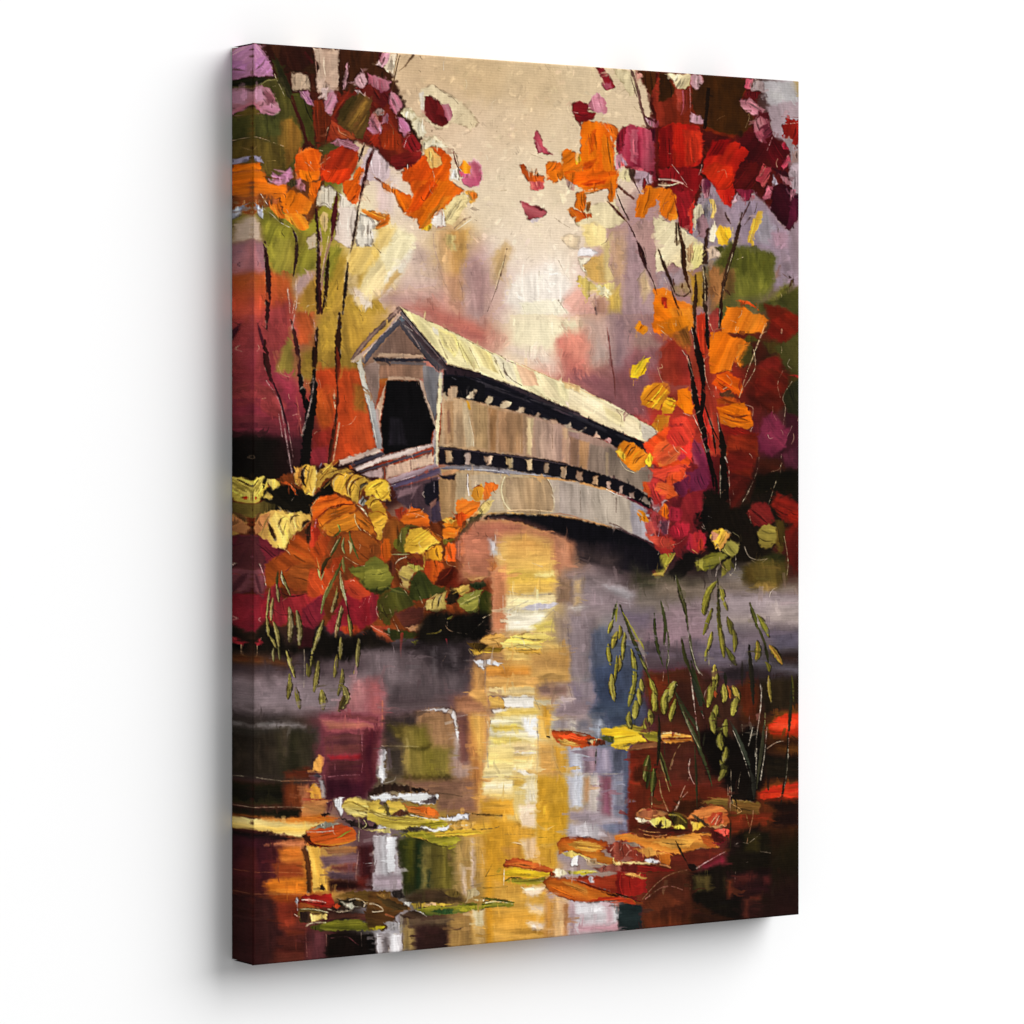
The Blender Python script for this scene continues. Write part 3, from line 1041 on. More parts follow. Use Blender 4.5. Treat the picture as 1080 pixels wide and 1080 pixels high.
P c87098/d890b0/c05c88 s.8 d75 n.2: 480 510 530 510 555 570 540 620 520 630 490 570
@painted_petal.001
P c04c88/d8709c/c8609c s.9 d75 n.22 ef0d8d8: 680 950 720 920 770 970 775 1060 750 1130 690 1100 630 1080 690 1020
P c85490/d868a0 s.9 d75 n.2: 630 1070 775 1050 760 1110 690 1135 640 1110
P e88818/f0a020/d87018 s.8 n.3: 610 980 640 930 690 970 690 1030 640 1040
P c85068 s.8 n.2: 605 1000 640 1030 620 1060
@painted_petal.002
T 540 40
P 981c24/8c1420/a0303c s.8 d70 n.2: 638 225 690 225 770 330 780 370 730 405 690 370 670 280
P b85878/a84864 s1 d50 n.2: 690 350 750 340 760 380 720 395
@painted_petal.003
P 7c2434/b04858/983848 s.8 d70 n.22: 165 740 190 700 220 740 240 820 310 890 250 880 195 880 175 830
P a85068/b86474 s.8: 180 790 220 830 230 870 200 865
@painted_petal.004
T 540 180
P a8404c/c06068/b05058/8c2c38 s.8 d20 n.22: 65 225 150 260 250 290 262 330 220 360 120 370 95 300
P 702028 s.7: 160 265 245 285 230 305
P d8c8c8 s.9: 135 370 220 362 190 395 160 400
@painted_tree.001/foliage
T 0 0 1
P 5c1414/481208/6c1612 s2 d70 n.3 r2: 672 74 790 80 800 112 808 128 826 146 838 168 841 205 830 238 815 222 795 202 770 208 745 190 735 215 728 242 712 205 690 200 660 178 652 140 688 132 684 100
T 540 180
P c85018/d87c2c s.8 n.2: 70 0 100 -10 160 40 240 40 240 60 140 55
P d8605c/c84c54/e07868 s.8 d80 n.22: 120 60 240 55 235 140 180 160 140 140
T 540 40
P d8601c/c85014 s.8 n.2: 55 970 85 960 120 1010 150 1050 200 1060 240 1040 240 1090 120 1090 80 1030
P e87c10/d86010/e88c20 s.9 d-50 n.25: 250 980 280 930 370 950 400 1000 390 1080 270 1080
P e8800c/e07410/f0941c s.9 d-40 n.25: 380 860 420 840 500 880 540 890 560 960 540 1080 400 1080 380 960
P c85c10/f0a830 s.8 n.3: 440 1080 490 990 520 990 500 1080
P f0c01c/e8b820 s.8 n.25 c: 480 930 510 880 545 890 530 930 490 960
P e86c08/f07c0c/e0600a/ec700c s.9 d86 a10 n.16: 525 650 560 625 680 640 740 720 770 820 780 1000 760 1090 540 1090 520 860
P d05008/e06008 s1 d80 n.2: 600 720 640 690 620 850 580 900
P f4880c/f08010 s1 d82 n.2: 690 720 730 780 760 900 770 1050 700 1060 680 860
P d86414/e06c14/b84810 s.8 d70 n.25: 690 640 800 680 815 720 770 800 740 720
P d85008 s1 d-25 n.2: 540 950 640 920 600 990 540 1000
P 8c1820/7c1418 s.8 d5 n.2: 445 500 520 485 590 510 570 550 630 580 610 620 530 640 520 670 480 610
S 6 e8b0a8 k.25: 445 560 500 570
P c06c90/d08cac/b05c84 s.8 d78 n.22: 580 520 600 460 650 410 710 480 720 580 640 570
P a82c48/b84058/982038/b85068/8c1828 s.9 d88 a5 n.2: 830 690 900 660 1000 680 1080 700 1090 1090 1040 1040 900 980 830 960 790 820
P 901c2c s.9 d88 n.2: 790 780 840 670 870 680 830 860 790 870
P b04c68/c06078 s1 d88 n.2: 900 700 960 690 950 960 900 940
P e86c60/e05c58/d8a4c8 s.8 n.25: 785 890 830 890 880 960 830 980 790 1010
P c8a4cc/b890bc s.8 n.15: 800 890 830 890 880 960 860 970
P d85868/c04858 s.8 n.25: 880 980 960 980 1040 1010 1000 1020 900 1000
P e4d2a0 s.9: 810 1030 860 990 900 1000 900 1090 800 1090
P 5c4030 s.8 n.2: 890 990 930 1000 930 1080 905 1080
P c0a0c0/c8a8b4 s.9 n.15: 940 1000 1040 1040 1070 1090 930 1090
P 542a0c/4a2408 s.9 d85: 960 245 1090 245 1090 500 1030 400 990 320
P c88c7c s.8 n.15: 935 250 980 270 990 310 950 330
S 18 4a1c1c/6c4c44 : 905 240 950 370 980 520 1030 680
S 6 3c2420 k.2: 890 260 950 450
P b8689c/c8a0b8 s.8 n.2: 1020 610 1090 620 1090 680 1040 660
P 4c1420 s.8: 1010 600 1060 600 1090 640
P 5c1024 s.9: 1050 680 1090 680 1090 800 1060 760
T 540 180
P e8680c/e05c08/f07c10 s.9 d-10 n.2: 400 0 800 0 770 90 740 140 640 140 560 150 510 120 420 80
P d84c08/c84008 s1.2 d-10 n.2: 520 110 600 70 720 70 700 100 580 120
P ec700c/e8780c s.9 d85 n.2: 740 80 810 0 800 120 770 230 720 240 730 160
P e87c10/e07010 s.8 d85 n.22: 260 0 400 0 390 50 320 95 270 40
P d86810/e0700c s.8 n.2: 410 30 480 0 470 90 430 100
P c89080/a88880 s.8 n.2: 400 60 470 110 480 150 430 140
P e0680c/e87c14 s.8 d85 n.2: 490 170 540 150 570 230 540 310 480 280
P c84c0c/d85c14/e88820 s.8 d60 n.25: 425 290 450 275 540 320 600 330 600 350 530 370 490 395 450 350
P d87c18/b87828 s.8 n.25: 560 250 600 240 590 300 570 310
S 7 8c7440 k.2: 550 175 620 170
P e8780c/f08c10/e06c0c s.9 d-75 n.18: 930 300 960 190 1000 170 1000 110 1060 110 1090 150 1090 260 1040 290 1000 360 940 350
P 701c28/8c2c40 s.9: 1000 0 1090 0 1090 60 1030 20
P c8a8c0/b898b4 s.9: 930 30 1000 0 1060 30 1070 90 1000 110 950 100
P 802028 s.8: 990 90 1005 50 1020 90 1000 180
T 695 60
P 7c2410/6c2008/842818 s1 d85 n.2: 0 110 330 130 600 150 700 170 640 290 620 360 680 420 720 460 560 620 330 560 0 520 -60 300
P 482a08/422606/4c2a0c s1 d85 n.14: 330 135 690 160 640 280 620 330 700 420 720 500 620 600 420 560 340 520 260 400 250 240 340 200
P 4a2a08/3a2006 s1.2 d85 n.15: 0 110 60 130 120 250 100 300 0 350
P d0c094/dccca4/c8b484 s.9 d-60 n.3 r1.5: 40 120 240 130 230 230 190 250 150 240 100 180
P c09098/d0a8b0/c88c9c s.8 n.2 c: 250 140 320 140 330 200 290 245 240 220
P 8c2c1c/a04030 s1 d88 n.3: 130 250 220 250 220 400 180 440 140 400
S 14 c86070 t: 180 260 185 380 165 440
S 9 c88080 k.25: 235 240 240 360 235 420
P b888a4/c498b0 s.8 n.18: 240 420 300 440 350 490 330 510 235 500
S 26 1c1006/241408: 375 240 360 420 345 540
S 30 201408/2c1808 s1.5: 620 570 625 650
P c85870/b84864/d07088 s.8 d-70 n.2: 660 165 720 165 690 250 650 240
P a89090/b09c98/b8a8a8 s1 n.1: 730 170 790 180 800 270 740 260 700 250
P 5c1014/6c1418 s.8: 640 280 700 260 780 270 750 320 680 310
P c07c90/b06c88/c88ca0 s.8 d30 n.25: 620 320 690 315 810 400 780 440 720 450 620 370
P b4b0ac/b8b4b4/b0a8ac s2 d60 n.08: 790 180 1070 190 1070 340 860 400 810 320
P b09ca4/b4a0ac/a894a4 s2 d80 n.1: 820 380 1070 320 1070 500 940 640 860 600 840 460
P c8c4c0 s3 o.8: 820 240 940 280 960 340 850 330
P c8a458 s2 o.7: 1030 180 1070 190 1070 300 1050 300
P a09094/a8989c s2: 940 620 1070 560 1070 900 1000 900 990 720
P b0948c/a88880 s1.5: 1010 720 1070 700 1070 800 1010 810
P b4a0ac s1.5: 980 900 1000 820 1070 810 1070 1090 1030 1090
P 901810/a02014/801410 s.8 d-75 n.22 r2: 930 540 960 480 1070 470 1070 640 1040 700 1010 620 950 610
S 5 d8b8a8 k.35: 960 510 1060 500
S 5 6c3830 k.3: 930 455 1060 460
P 8c4458/b06878/c48490/a85870 s.9 d70 n.2: 720 580 720 500 760 420 830 440 850 600 780 650
P 4c1018/5c1418 s.9 : 740 480 760 420 830 430 850 540 830 480 780 450
P 702838 s1 d-40: 760 540 830 500 860 590 800 650
P c05c74/b04c64 s.8 d60 n.18: 720 590 790 540 800 600 770 640
P 4c0c10/400a0e/5c1014 s1 d-55 n.2: 600 620 700 560 780 650 860 590 900 650 880 720 800 800 700 900 560 940 570 740
P 5c0c14/500a10/6c1018 s.9 d60 n.18: 850 620 920 660 990 720 930 860 860 840 820 760
P a81c34/b82c44 s.8 n.2: 920 670 950 650 990 710 940 700
P c04058/c85068 s.8 d-65 n.2: 930 830 980 750 1000 790 950 860
P 40101c/380c14 s.9: 860 840 960 870 1010 950 960 900 900 890
S 6 d8a0a0 k.3: 860 610 820 710
P b82018/a8180c/c82c14 s.9 d88 n.25: 30 530 100 500 300 520 340 600 330 760 300 830 200 860 100 840 0 760 0 560
P 841010/780c0c s1.2 d88 n.25: 0 540 100 520 110 820 0 860
P c83018/b82814 s1.5 d85 n.3: 180 560 320 560 330 760 200 850
P 5c1410/480e0c/701810 s1.5 d-50 n.2: 330 560 560 620 640 700 560 740 400 700 330 680
P a81410/c02410/b81c10/981008 s.9 d-58 n.18: 340 780 400 680 590 640 690 720 600 860 580 960 530 1080 470 1050 400 960 330 880
P c02c10/b8240c s1.5 d-58 n.25: 330 860 420 800 560 830 570 950 520 1060 460 1010
P 8c0c0c s1.5 d-58 n.2: 400 640 560 620 480 740 370 760
P 4c0a0c/58100e/600e10 s1 d-50 n.22: 560 960 620 800 740 800 760 850 700 1000 640 1080 580 1060
P c04848/a83440/c85c58 s.8 d-55 n.25: 740 930 790 810 850 840 840 920 800 990
P b0a0b8/c0b0c8 s.8 n.15: 860 950 870 890 910 970 890 980
P c06484/b85474 s.8 d-65 n.2: 790 1070 830 970 870 990 840 1070
P b07888/a8687c s.8 n.2: 910 890 970 910 1010 980 960 960
P 3c0a14/440c18/300810 s.9 d60 n.2: 870 990 940 960 1010 1000 1030 1090 850 1090
P 901014/801014/a01820 s1 d88 n.22: 0 850 200 840 310 850 330 930 280 1040 200 1000 0 920
S 14 d8a8a0/e8c8b0 : 0 930 100 935 180 960
S 10 e8d0a8 : 0 970 80 975 150 955
S 5 e8c8b8 k.35: 100 820 160 900 210 970
S 5 e8c8b8 k.35: 330 770 320 850 300 900
S 5 d8b090 k.4: 190 970 260 1020
P 5c1434/702048/b07090 s.8 n.25 c: 320 960 350 920 390 960 380 1040 340 1050
P a88cac/b49cb4 s1: 350 1060 390 1000 440 1060 440 1090 350 1090
P f08c14/e8700c/f4a01c s.9 d-60 n.2: -40 990 80 1000 140 1060 140 1090 -60 1090
P 801418 s.9: 80 990 160 960 250 1040 160 1090
P b06880 s.8 n.25: 640 1070 700 1040 730 1060 700 1090
P c8a0b8 s1: 580 1060 600 1030 640 1090 560 1090
T 695 200
P a890a8/9c88a4/ac94ac s3 d80 n.12: 350 60 460 100 560 140 620 60 760 80 830 140 960 300 1070 240 1070 720 880 760 860 480 620 420 560 280 420 260
P a08490/9c8098 s3 : 370 80 480 140 540 260 420 280
P 9c92a0/a8a0ac s3 d80: 740 200 820 180 880 300 830 420 740 400
P b08cb0/a884a8 s3: 860 320 960 320 980 440 880 440
P f08818/e8740c/f4981c s.9 d-65 n.2: 0 10 90 20 150 100 140 220 90 240 40 200 0 180
P 8c1418/a01c24/7c1018 s.9 d75 n.2: 130 20 280 0 270 60 230 160 220 280 160 300 140 200
P d82c20/e04838 s.8 d85 n.2: 220 160 250 100 270 70 260 200 250 340 210 300
P 901820 s.9: 150 240 230 200 240 320 180 300
P d8c8a0/e0d4b0/c8b48c s.8 n.25 r1.4: 260 160 300 100 330 130 340 190 290 230 270 320 255 260
P 9c7484/a88090/8c6878 s.9 d85 n.18 c: 290 280 310 210 350 190 370 260 350 370 300 340
P 9088a0/a09498 s1: 330 120 380 80 410 180 370 260
P 6c3048/c88ca0 s.8 n.3 c: 340 30 380 0 390 40 350 70
P f0d080/e8c058 s.8 n.2: 375 70 420 75 440 140 420 215 395 220 410 150
P e8d8b0/f0e4c8 s.9 n.18: 380 400 380 320 420 230 440 300 420 400
P f0c02c/e8b424/f4c840 s.9 d70 n.2: 430 330 460 270 540 290 550 360 520 420 450 410
P c82014/b01810/d83018 s.9 d80 n.2: 435 0 580 0 570 60 545 140 490 115
P 701830/902840 s.8 n.25: 590 0 720 0 690 80 640 90
P c87090/b85c84 s.8: 790 70 830 0 860 10 820 70
P 30081a/3c0c18/280610 s.9 d60 n.2: 860 0 1000 0 1070 60 1060 180 990 310 910 240 850 150
P 4c1028/5c1830 s.9 n.2: 1020 60 1070 80 1060 200 1000 300 960 300
P c078a0 s.8: 1000 0 1040 0 1000 90
P f0c048/e8b83c/f4d060 s.9 d-75 n.15: 680 330 710 230 760 155 785 170 770 260 730 330 720 440 670 400
S 10 f0d888 k.2: 560 290 560 400
P e0d0a4/e8d8b0/dcc490 s1.2 d-50 n.14 r1.4: -40 210 20 200 80 250 110 220 160 290 260 350 330 420 340 560 260 610 200 620 100 560 40 620 -20 640
P e8dc98/e0d080 s1.2 d-75 n.15: 220 520 270 400 330 430 330 560 260 610
P c8a070 s1.2 n.2: 210 450 250 400 260 480 220 600
P dcc4b0/d0b498 s.9 n.2: 380 430 430 420 490 450 490 540 420 510 380 540
P 585c24/4c5420 s1 n.2: 420 440 480 430 500 460 460 480
@painted_forest
P 545c20/5c6820/6a7a28 s2.5 d85 a80 n.18: 580 430 700 440 850 480 890 520 870 700 820 780 600 800 560 640
P 6c7c28/788430 s4 d80 n.2: 580 660 760 640 840 740 760 820 580 810
P 5c6424/545c1c s2 d-75 n.2: 420 560 540 390 590 440 580 560 470 620
P a06440/b07844/986438 s2 d88 n.22: 380 560 480 600 560 620 500 820 400 930 370 800
P 8c6434/7c5c30 s2.5 d85 n.2: 500 620 580 600 570 780 480 820
P a8822c/b88c30 s1.5 d88 n.25: 240 660 330 620 340 900 250 880
P 9c8058/a88c64 s2 n.2: 80 660 230 640 250 800 110 780
P a890a8/9c88a0 s2 : -20 640 180 600 200 700 0 760
P 74742c/807c34 s2 d-50 n.22: 840 840 960 720 1010 720 930 850 820 900
P 50501c/4c5020/5c5c24 s1.6 d40 n.2: 700 880 880 840 1060 740 1070 980 960 900 880 870 780 930
P 7c2410/6c1c0c/882c14 s1.5 d40 n.18: 800 870 960 900 1070 970 1070 1090 860 1090 830 960
P 8c6450/a08070 s1.5: 870 680 920 580 910 660
@painted_tree.001/foliage
P d84c18/e05c20 s.8 n.2: 590 840 690 850 760 920 680 880 600 860
P f08c18/e87c10/f49820/e88418 s.9 d-65 a20 n.18: 470 1010 520 890 640 890 720 940 800 950 830 990 790 1090 480 1090
P f09020/e8800c/e06c0c s.9 d40 n.18: -40 750 60 750 130 830 260 880 270 1060 200 1090 -40 1090
P f4a028/f09018 s1.2 d70 n.2: 80 900 260 900 270 1060 120 1090
P c83418/b82c14 s1 n.25 c: 20 820 60 830 60 900 30 890
P d04c18/c84418 s.8 d85 n.2: 290 1080 320 930 360 1090
P a83c34/9c3830 s1.5: 380 960 440 900 470 900 440 1090 370 1090
T 600 340
P f0a018/e8900c/f0a828 s.9 d-60 n.2: 500 20 530 -10 590 30 610 60 570 90 510 70
S 5 a85010 k.3: 540 50 570 20
P f09818/e8880c/e87c10 s.9 d70 n.2: 620 0 900 -60 930 40 900 110 800 120 730 90 690 50 630 50
S 5 e8d0b0 k.3: 700 60 780 130 860 210
P f0c420/f4d030/e8b818 s.8 d-60 n.18: 460 410 480 330 560 290 620 260 600 330 570 390 520 430
S 6 d88818 k.2: 460 350 465 420 520 440
S 4 f0b040 k.2: 490 440 488 480
P f0a820/e89818/f4b428 s.9 d-50 n.22: 545 560 580 490 660 455 760 460 770 520 730 570 690 660 620 650 550 620
S 9 8c3c10 b: 570 590 640 510 690 470
S 6 8c3c10 b: 620 610 680 540
S 9 7c3010 b: 730 500 760 480
P f4bc30/f0b020/e8a020 s.9 d20 n.2: 700 640 740 570 800 580 820 630 780 690 710 700
P d89020/c88018/e0a028 s1 d85 n.2: 610 800 680 700 760 710 760 790 700 850 640 830
P e0740c/e8800c/d86808 s.9 d75 n.2: 820 620 830 520 900 490 940 560 940 700 880 690
P d83c28/e04430/c83024 s1.2 d60 n.15: 780 740 860 710 960 740 960 860 900 940 800 880
S 4 f0c8b0 k.4: 560 660 590 720
T 695 330
P a03028/983020/8c3424 s1.5 d85 n.12: 10 300 120 190 210 290 240 540 120 560 20 500
P a04c24/b85c24 s1.5 n.2: 100 200 180 170 240 260 230 320
P 8c5c20/a86820 s1.6 d70 n.22: 90 170 220 100 250 240 180 260
P c83418/b83018/c03c1c s1.2 d85 n.2: 290 20 350 0 370 260 330 480 290 300
P a83c28/9c3020/b04028 s2 d80 n.2: 350 280 420 340 430 560 450 800 480 1080 380 1080 340 700 330 480
P c83024/b82c20 s1.5 d80 n.2: 340 700 390 860 420 1060 350 1000 330 800
P a83020/9c2c20 s1.5: 260 480 320 500 320 700 270 640
P f07c10/e8700c/f08818/e06c10 s.9 d-68 a20 n.2: 380 340 370 240 400 150 480 140 560 180 650 200 720 260 700 320 640 400 560 380 540 440 460 450 390 460
P f49420/f08818 s.9 d-60 n.22: 570 360 610 250 690 230 715 270 640 370 620 420
P 4c4c14/5c5018 s1 n.2 c: 640 200 690 165 750 200 700 230
P e0500c/e8640c/d84410 s.9 d30 n.22: 400 540 440 470 520 440 570 480 620 500 640 560 610 640 560 600 480 600 420 570
S 5 5c2c14 k.3: 430 470 500 435 570 450
S 6 b88850 k.35: 550 440 560 380 600 330
P 5c3820/6c4024 s1 n.25: 440 620 540 590 580 640 480 640
P b04c14/a84010 s1.2 d20: 430 650 560 640 640 690 450 700
P f07c0c/e86c08/f08c18 s.9 d15 n.22: 440 720 540 690 640 680 700 760 715 860 680 885 560 870 470 840
S 14 8c3410 b: 490 760 580 790 690 775
S 8 b04c10 b: 460 780 560 820 700 830
P 7c1c10/901c14/701c10 s1.5 d20 n.2: 470 850 700 890 740 940 700 1000 500 960
P 8c3014/7c2c10/a04018 s1.5 d15 n.2: 490 1000 740 980 760 1090 500 1090
P 7c4838 s2 o.7: 540 950 620 930 620 970
P 5c1c10/681c10/501810 s3 d40 n.2: 760 360 920 320 1000 440 960 700 860 770 700 700 660 600 720 480
P 701c14/802018 s2.5 d30 n.25: 760 340 860 310 960 340 900 430 760 420
P 6c1810/7c2014 s2 d30 n.2: 720 520 860 460 900 560 740 640
P 4c3814/44401a s3 n.2: 700 200 860 210 960 240 940 320 760 340 640 420 620 350
P 4c481c/545024/3c3c18 s2.5 d70 n.2: 880 260 1070 140 1070 480 960 440
P 3c1c10/48180e s2: 700 230 780 210 840 320 740 400
P 8c2410/701810 s2 d40 n.2: 840 60 960 0 1070 30 1070 130 960 220 820 180
P 2c301a/34341c/2a2814 s1.5 d70 n.2: 930 640 1000 540 1070 500 1070 780 980 760 960 700
P a82824 s.9: 980 470 1060 480 1060 500
P 7c2848/8c3050/6c2440 s2.5 d60 n.18: 760 960 790 800 880 770 950 860 900 1010 820 1040
P 4c1c28/3c1820 s2: 960 760 1070 790 1070 1090 900 1060 960 900
S 6 e0c090 k.3: 800 100 740 260 660 480 610 640
S 5 e0c8a0 k.3: 720 280 730 420 650 560
S 5 d8c0a0 k.35: 1010 520 940 640 960 720 940 860
S 4 d0b8a0 k.45: 1010 860 960 960 880 1060
S 4 d8b8a0 k.4: 820 70 760 200
S 4 d0b090 k.4: 940 440 900 540 920 640

@painted_tree.001/branch *
T 540 180
S 16 5c2418/6c3424 : 805 115 860 165 925 215
S 10 4c3420/3c2c1c b: 790 150 830 260 890 380
S 20 6c3420/50201a b: 725 230 790 300 870 390
S 9 4a2824 b: 870 380 930 490 960 570
S 34 3a1c1c/4a2020 b: 955 550 990 650 1020 740
S 10 4c2c24 b: 900 0 930 90 975 180
S 9 4a2c28 b: 1010 720 1070 840 1100 940
S 4 4c3c34 k.3: 1000 580 1050 760
T 695 200
S 22 3c2410 b: -10 440 40 580 90 700 120 780
S 12 3a1c10 b: 90 740 120 840 150 910
S 36 4c2810/3c200c b: 145 250 180 440 200 640 240 780
S 12 4a3018: 130 250 135 420
S 12 4c3018 b: 235 770 190 810 120 790
S 30 3c2410/4a3018 b: 280 650 280 800 270 900 275 1070
S 18 5c3414 b: 110 680 115 730
S 18 5c3814 b: 178 710 175 750
S 44 4c3024/382012 u: 370 300 355 420 350 560
S 40 3c2410/30200f b: 345 580 350 740 350 880 370 990
S 7 e8d0a0 k.3: 330 560 345 700 350 860
S 34 3c2414/4c3020 b: 630 180 590 360 530 560 490 720 470 860
S 10 5c3430 b: 690 90 640 200 620 240
S 10 5c4040 b: 700 200 650 270
S 14 4c3028 b: 500 170 520 220 545 260
S 30 3a2010/2c180c b: 480 800 470 900 460 1050
S 7 d8c8a0 k.35: 560 480 520 620 480 800
S 7 e8c8b0 k.3: 465 880 455 1040
S 5 e0c8a0 k.4: 370 900 380 1000 410 1070
S 22 4c2c18 b: 990 660 1010 690 990 740
S 6 6c4c38 k.3: 940 640 990 680
S 20 4a1818/3a1410 b: 500 760 540 800
S 4 e0c8a0 k.4: 590 530 640 510
@painted_tree.001/trunk
T 600 340
S 44 180c0a/1c0f0c b: 935 40 970 200 1005 320 1020 460 1020 560
S 30 1c100c b: 1050 0 1050 120 1060 200
S 34 1a0e0c/221410 b: 905 250 930 380 950 560 990 720 1030 900 1060 1080
S 30 1c0c0a b: 1020 480 1015 640 1000 720
S 6 f0d0b8 k.3: 930 40 960 180
S 6 f0d8c0 k.25: 860 210 910 300 930 420
S 5 f0c8b0 k.3: 940 700 1010 850
T 695 330
S 48 180d0a/1c0f0c b: 265 120 290 280 325 420 335 560
S 24 1c120e b: 355 0 365 130 370 270
S 16 1c120e b: 465 0 462 110
S 24 20140f b: 225 330 240 440 255 500
S 46 180c0a/1e100c b: 260 480 280 660 315 800 345 920 365 1050
S 36 1a0e0c b: 335 520 335 640 320 800
S 14 2c1410 b: 340 680 400 860 450 960
S 20 201010 b: 440 790 470 920 490 1070
S 14 281410 b: 400 870 420 980 430 1080
S 6 f0d8c0 k.25: 250 130 270 270
S 6 e8c8b0 k.3: 430 560 445 640
S 6 f0d0b0 k.35: 340 350 360 520 420 640
S 6 f0d0b0 k.3: 440 760 460 900
S 5 f0c8a8 k.3: 210 320 260 480
T 695 460
S 34 180c0a b: 340 0 370 120 400 250 415 400
S 90 130e0a/160f0a u: 480 100 490 240 495 420 490 560
S 50 1a120c b: 470 -40 485 80 500 180
S 26 180c08 u: 390 180 430 320 440 420
S 5 e0d0b0 k.2: 465 220 465 520
S 7 e8e0d0 k.2: 500 160 520 200
S 5 e0d0b0 k.3: 530 230 535 400 540 540
S 6 e0c8b0 k.3: 320 0 360 120
@painted_shrubbery
T 0 0 1
I 2: 735 480 760 530 800 500 843 500 843 600 800 604 740 606 700 604 690 590 735 580
T 695 460
P 1a130d/1e160e/17110b s2 d70 n.25: 330 430 400 400 560 540 680 520 720 400 850 300 1070 260 1070 640 960 700 860 860 880 960 640 960 560 940 380 880 340 800 260 640 280 560
P 7c2010/8c2c14/701c10 s2 d20 n.2: 520 0 760 -20 740 100 700 320 540 280 520 100
P 6c1c10/701814 s2.5 d20 n.2: 520 100 740 120 720 250 530 260
P 4c1410/581810 s2.5 d-40 n.22: 540 290 700 320 640 460 600 540 540 540
P 7c2848/8c3054/6c2040 s2 d40 n.15: 750 0 990 -60 960 80 860 160 770 110
P 3c1c10/481c10/30140c s2.5 d15: 760 180 900 160 960 240 840 300 740 300
P 4c2030/5c2438 s2: 930 140 1060 80 1070 240 960 240
P 141008/181408 s2.5 d15 n.2: 740 300 1000 260 1060 280 1040 460 900 420 720 440
P 7c1c14/8c2014/6c1810 s1.8 d25 n.18: 850 520 900 420 1070 520 1070 660 960 660 900 580
P a02414/901c10 s1.4 d20 n.18: 970 600 1060 560 1070 650 1000 660
P 6c1818/802420/701c18 s1.5 d40 n.2: 670 580 720 500 830 510 890 650 840 680 720 690
P 8c7c34/9c8c3c/7c6c2c s1 d15 n.2 c: 745 760 770 690 850 670 920 740 900 800 830 855 770 830
P 4c3c14/5c4818 s1.5 d80 n.35: 890 640 950 640 960 820 920 900 890 800
P e8b838/f0c040/c88c48 s.8 d-60 n.22 r1.2: 385 770 410 720 480 700 540 740 520 800 470 865 430 850
P a8a04c/9c9840/b0a850 s.9 d50 n.18: 470 870 540 770 610 840 600 880 560 920 500 890
P c88868 s.8 n.25: 390 800 400 720 460 740 420 790
P 787824/7c8030/686c20 s1.2 d-15 n.2: 265 970 380 890 460 880 520 910 380 1020 300 1020
P 80782c/8c8434 s1.2 d70 n.2: 470 1080 490 960 560 910 540 1010
P 14100e/181412 s2 d-40: 60 1060 200 880 320 900 260 1000 160 1090
P 2c2c14/383c18/4c4c1c s3 d-30: 640 1000 860 880 960 900 970 1090 640 1090
P a0a03c/98983c/aca848 s1 d-60 n.15: -60 940 60 890 130 885 60 1000 0 1090 -40 1060
S 7 e0a850 k.2: 120 890 40 1040
P 5c1810/681c14 s2: 960 760 1070 700 1070 1040 980 960
S 5 c8b8a0 k.3: 650 840 680 910 750 940 830 930
S 5 b8a890 k.3: 700 940 760 970 820 930
S 4 a8a070 k.35: 560 730 610 770 600 840
S 4 e0d0b0 k.4: 760 160 740 280 680 420 610 540
S 4 d8c8a0 k.4: 890 340 860 430 830 520
S 4 e0d0a8 k.35: 680 560 700 660
S 5 d8c898 k.35: 950 760 980 940 970 1060
S 5 e0d8c0 k.35: 580 900 580 1000 540 1060
S 5 e0d8c0 k.4: 450 980 430 1070
S 4 b8a888 k.4: 930 140 920 300
P 100c0a/14100c s1 n.5 r2: 260 600 330 500 400 560 380 640 340 700 280 680
S 4 d8d0c8 k.5: 270 560 400 620
S 5 e0c8b0 k.4: 330 660 350 700
T 590 460
P 9c3430/b04838 s1 n.15: 640 870 700 880 700 960 770 1060 720 1060 660 970
P a89c34/b4a83c/989030 s.9 d-65 n.18: 700 960 770 900 880 890 830 980 770 1060 730 1030
P a8a444/989438 s.9: 1020 960 1090 920 1090 1020 1050 1000
S 6 e0c050 k.2: 880 890 780 1050
S 5 e07048 k.2: 700 1020 770 1060

@painted_water
T 0 0 1
I 2: 266 612 300 640 400 655 463 690 522 655 522 600 508 549 549 549 593 566 640 585 700 600 740 606 800 610 843 606 843 1000 266 1030
@painted_bridge/roof
T 0 0 1
P f0e2a4/f2e6b4/f3e2b8 s.8 d35 a20 n.12: 421.8 323.9 462.8 343.3 475.3 349.7 493.3 358 519.7 372 542 381.7 565.6 391.4 585 399.7 610 408 625 416.4 641.7 423.3 661 434.4 673.6 442.8 688.9 451 700 460.8 697 478 683 469 672 463.6 655.6 456.7 636 448.3 616.7 440 600 431.7 593 428.9 571 419 549 409.4 519.7 399.7 501.7 392.8 472 384.4 468 379.4 449 357 424 328
T 360 310
P f4ecac/eee49a s1 d62 n.2: 470 110 560 170 700 300 820 540 780 480 600 290
P f0de8c/ecdc90 s1.4 d62 n.2: 740 260 860 310 900 380 860 480 760 380
P f4f0d0 s.9: 690 250 730 270 740 320 700 300
P f2e4ac/eee0b0 s1.4 d62 n.2: 880 330 1000 370 1060 560 960 560
T 460 340
P efdc98/e8d898 s1.4 d60 n.2: 20 60 130 110 170 240 60 180
P f2e6a8/f0e290 s1.3 d62 n.18: 150 120 230 150 330 350 280 350 200 260
P efd98c/efdfa4 s1.3 d62 n.2: 250 150 400 230 470 390 340 330
P f0e4bc/f2e8c4 s1.2 d62 n.15: 430 240 580 310 620 470 540 440
P e8b890/e6c09c s1.2 d60 n.15: 600 310 740 370 780 480 660 480
P f0e0b0/f0dcb0 s1.4 d55 n.15: 760 370 900 440 960 600 830 560
P e4e0a8 s1.5 d60 n.2: 900 450 980 480 1000 600 940 560
P e8c88c s1 n.2: 960 450 1090 480 1090 540 980 500
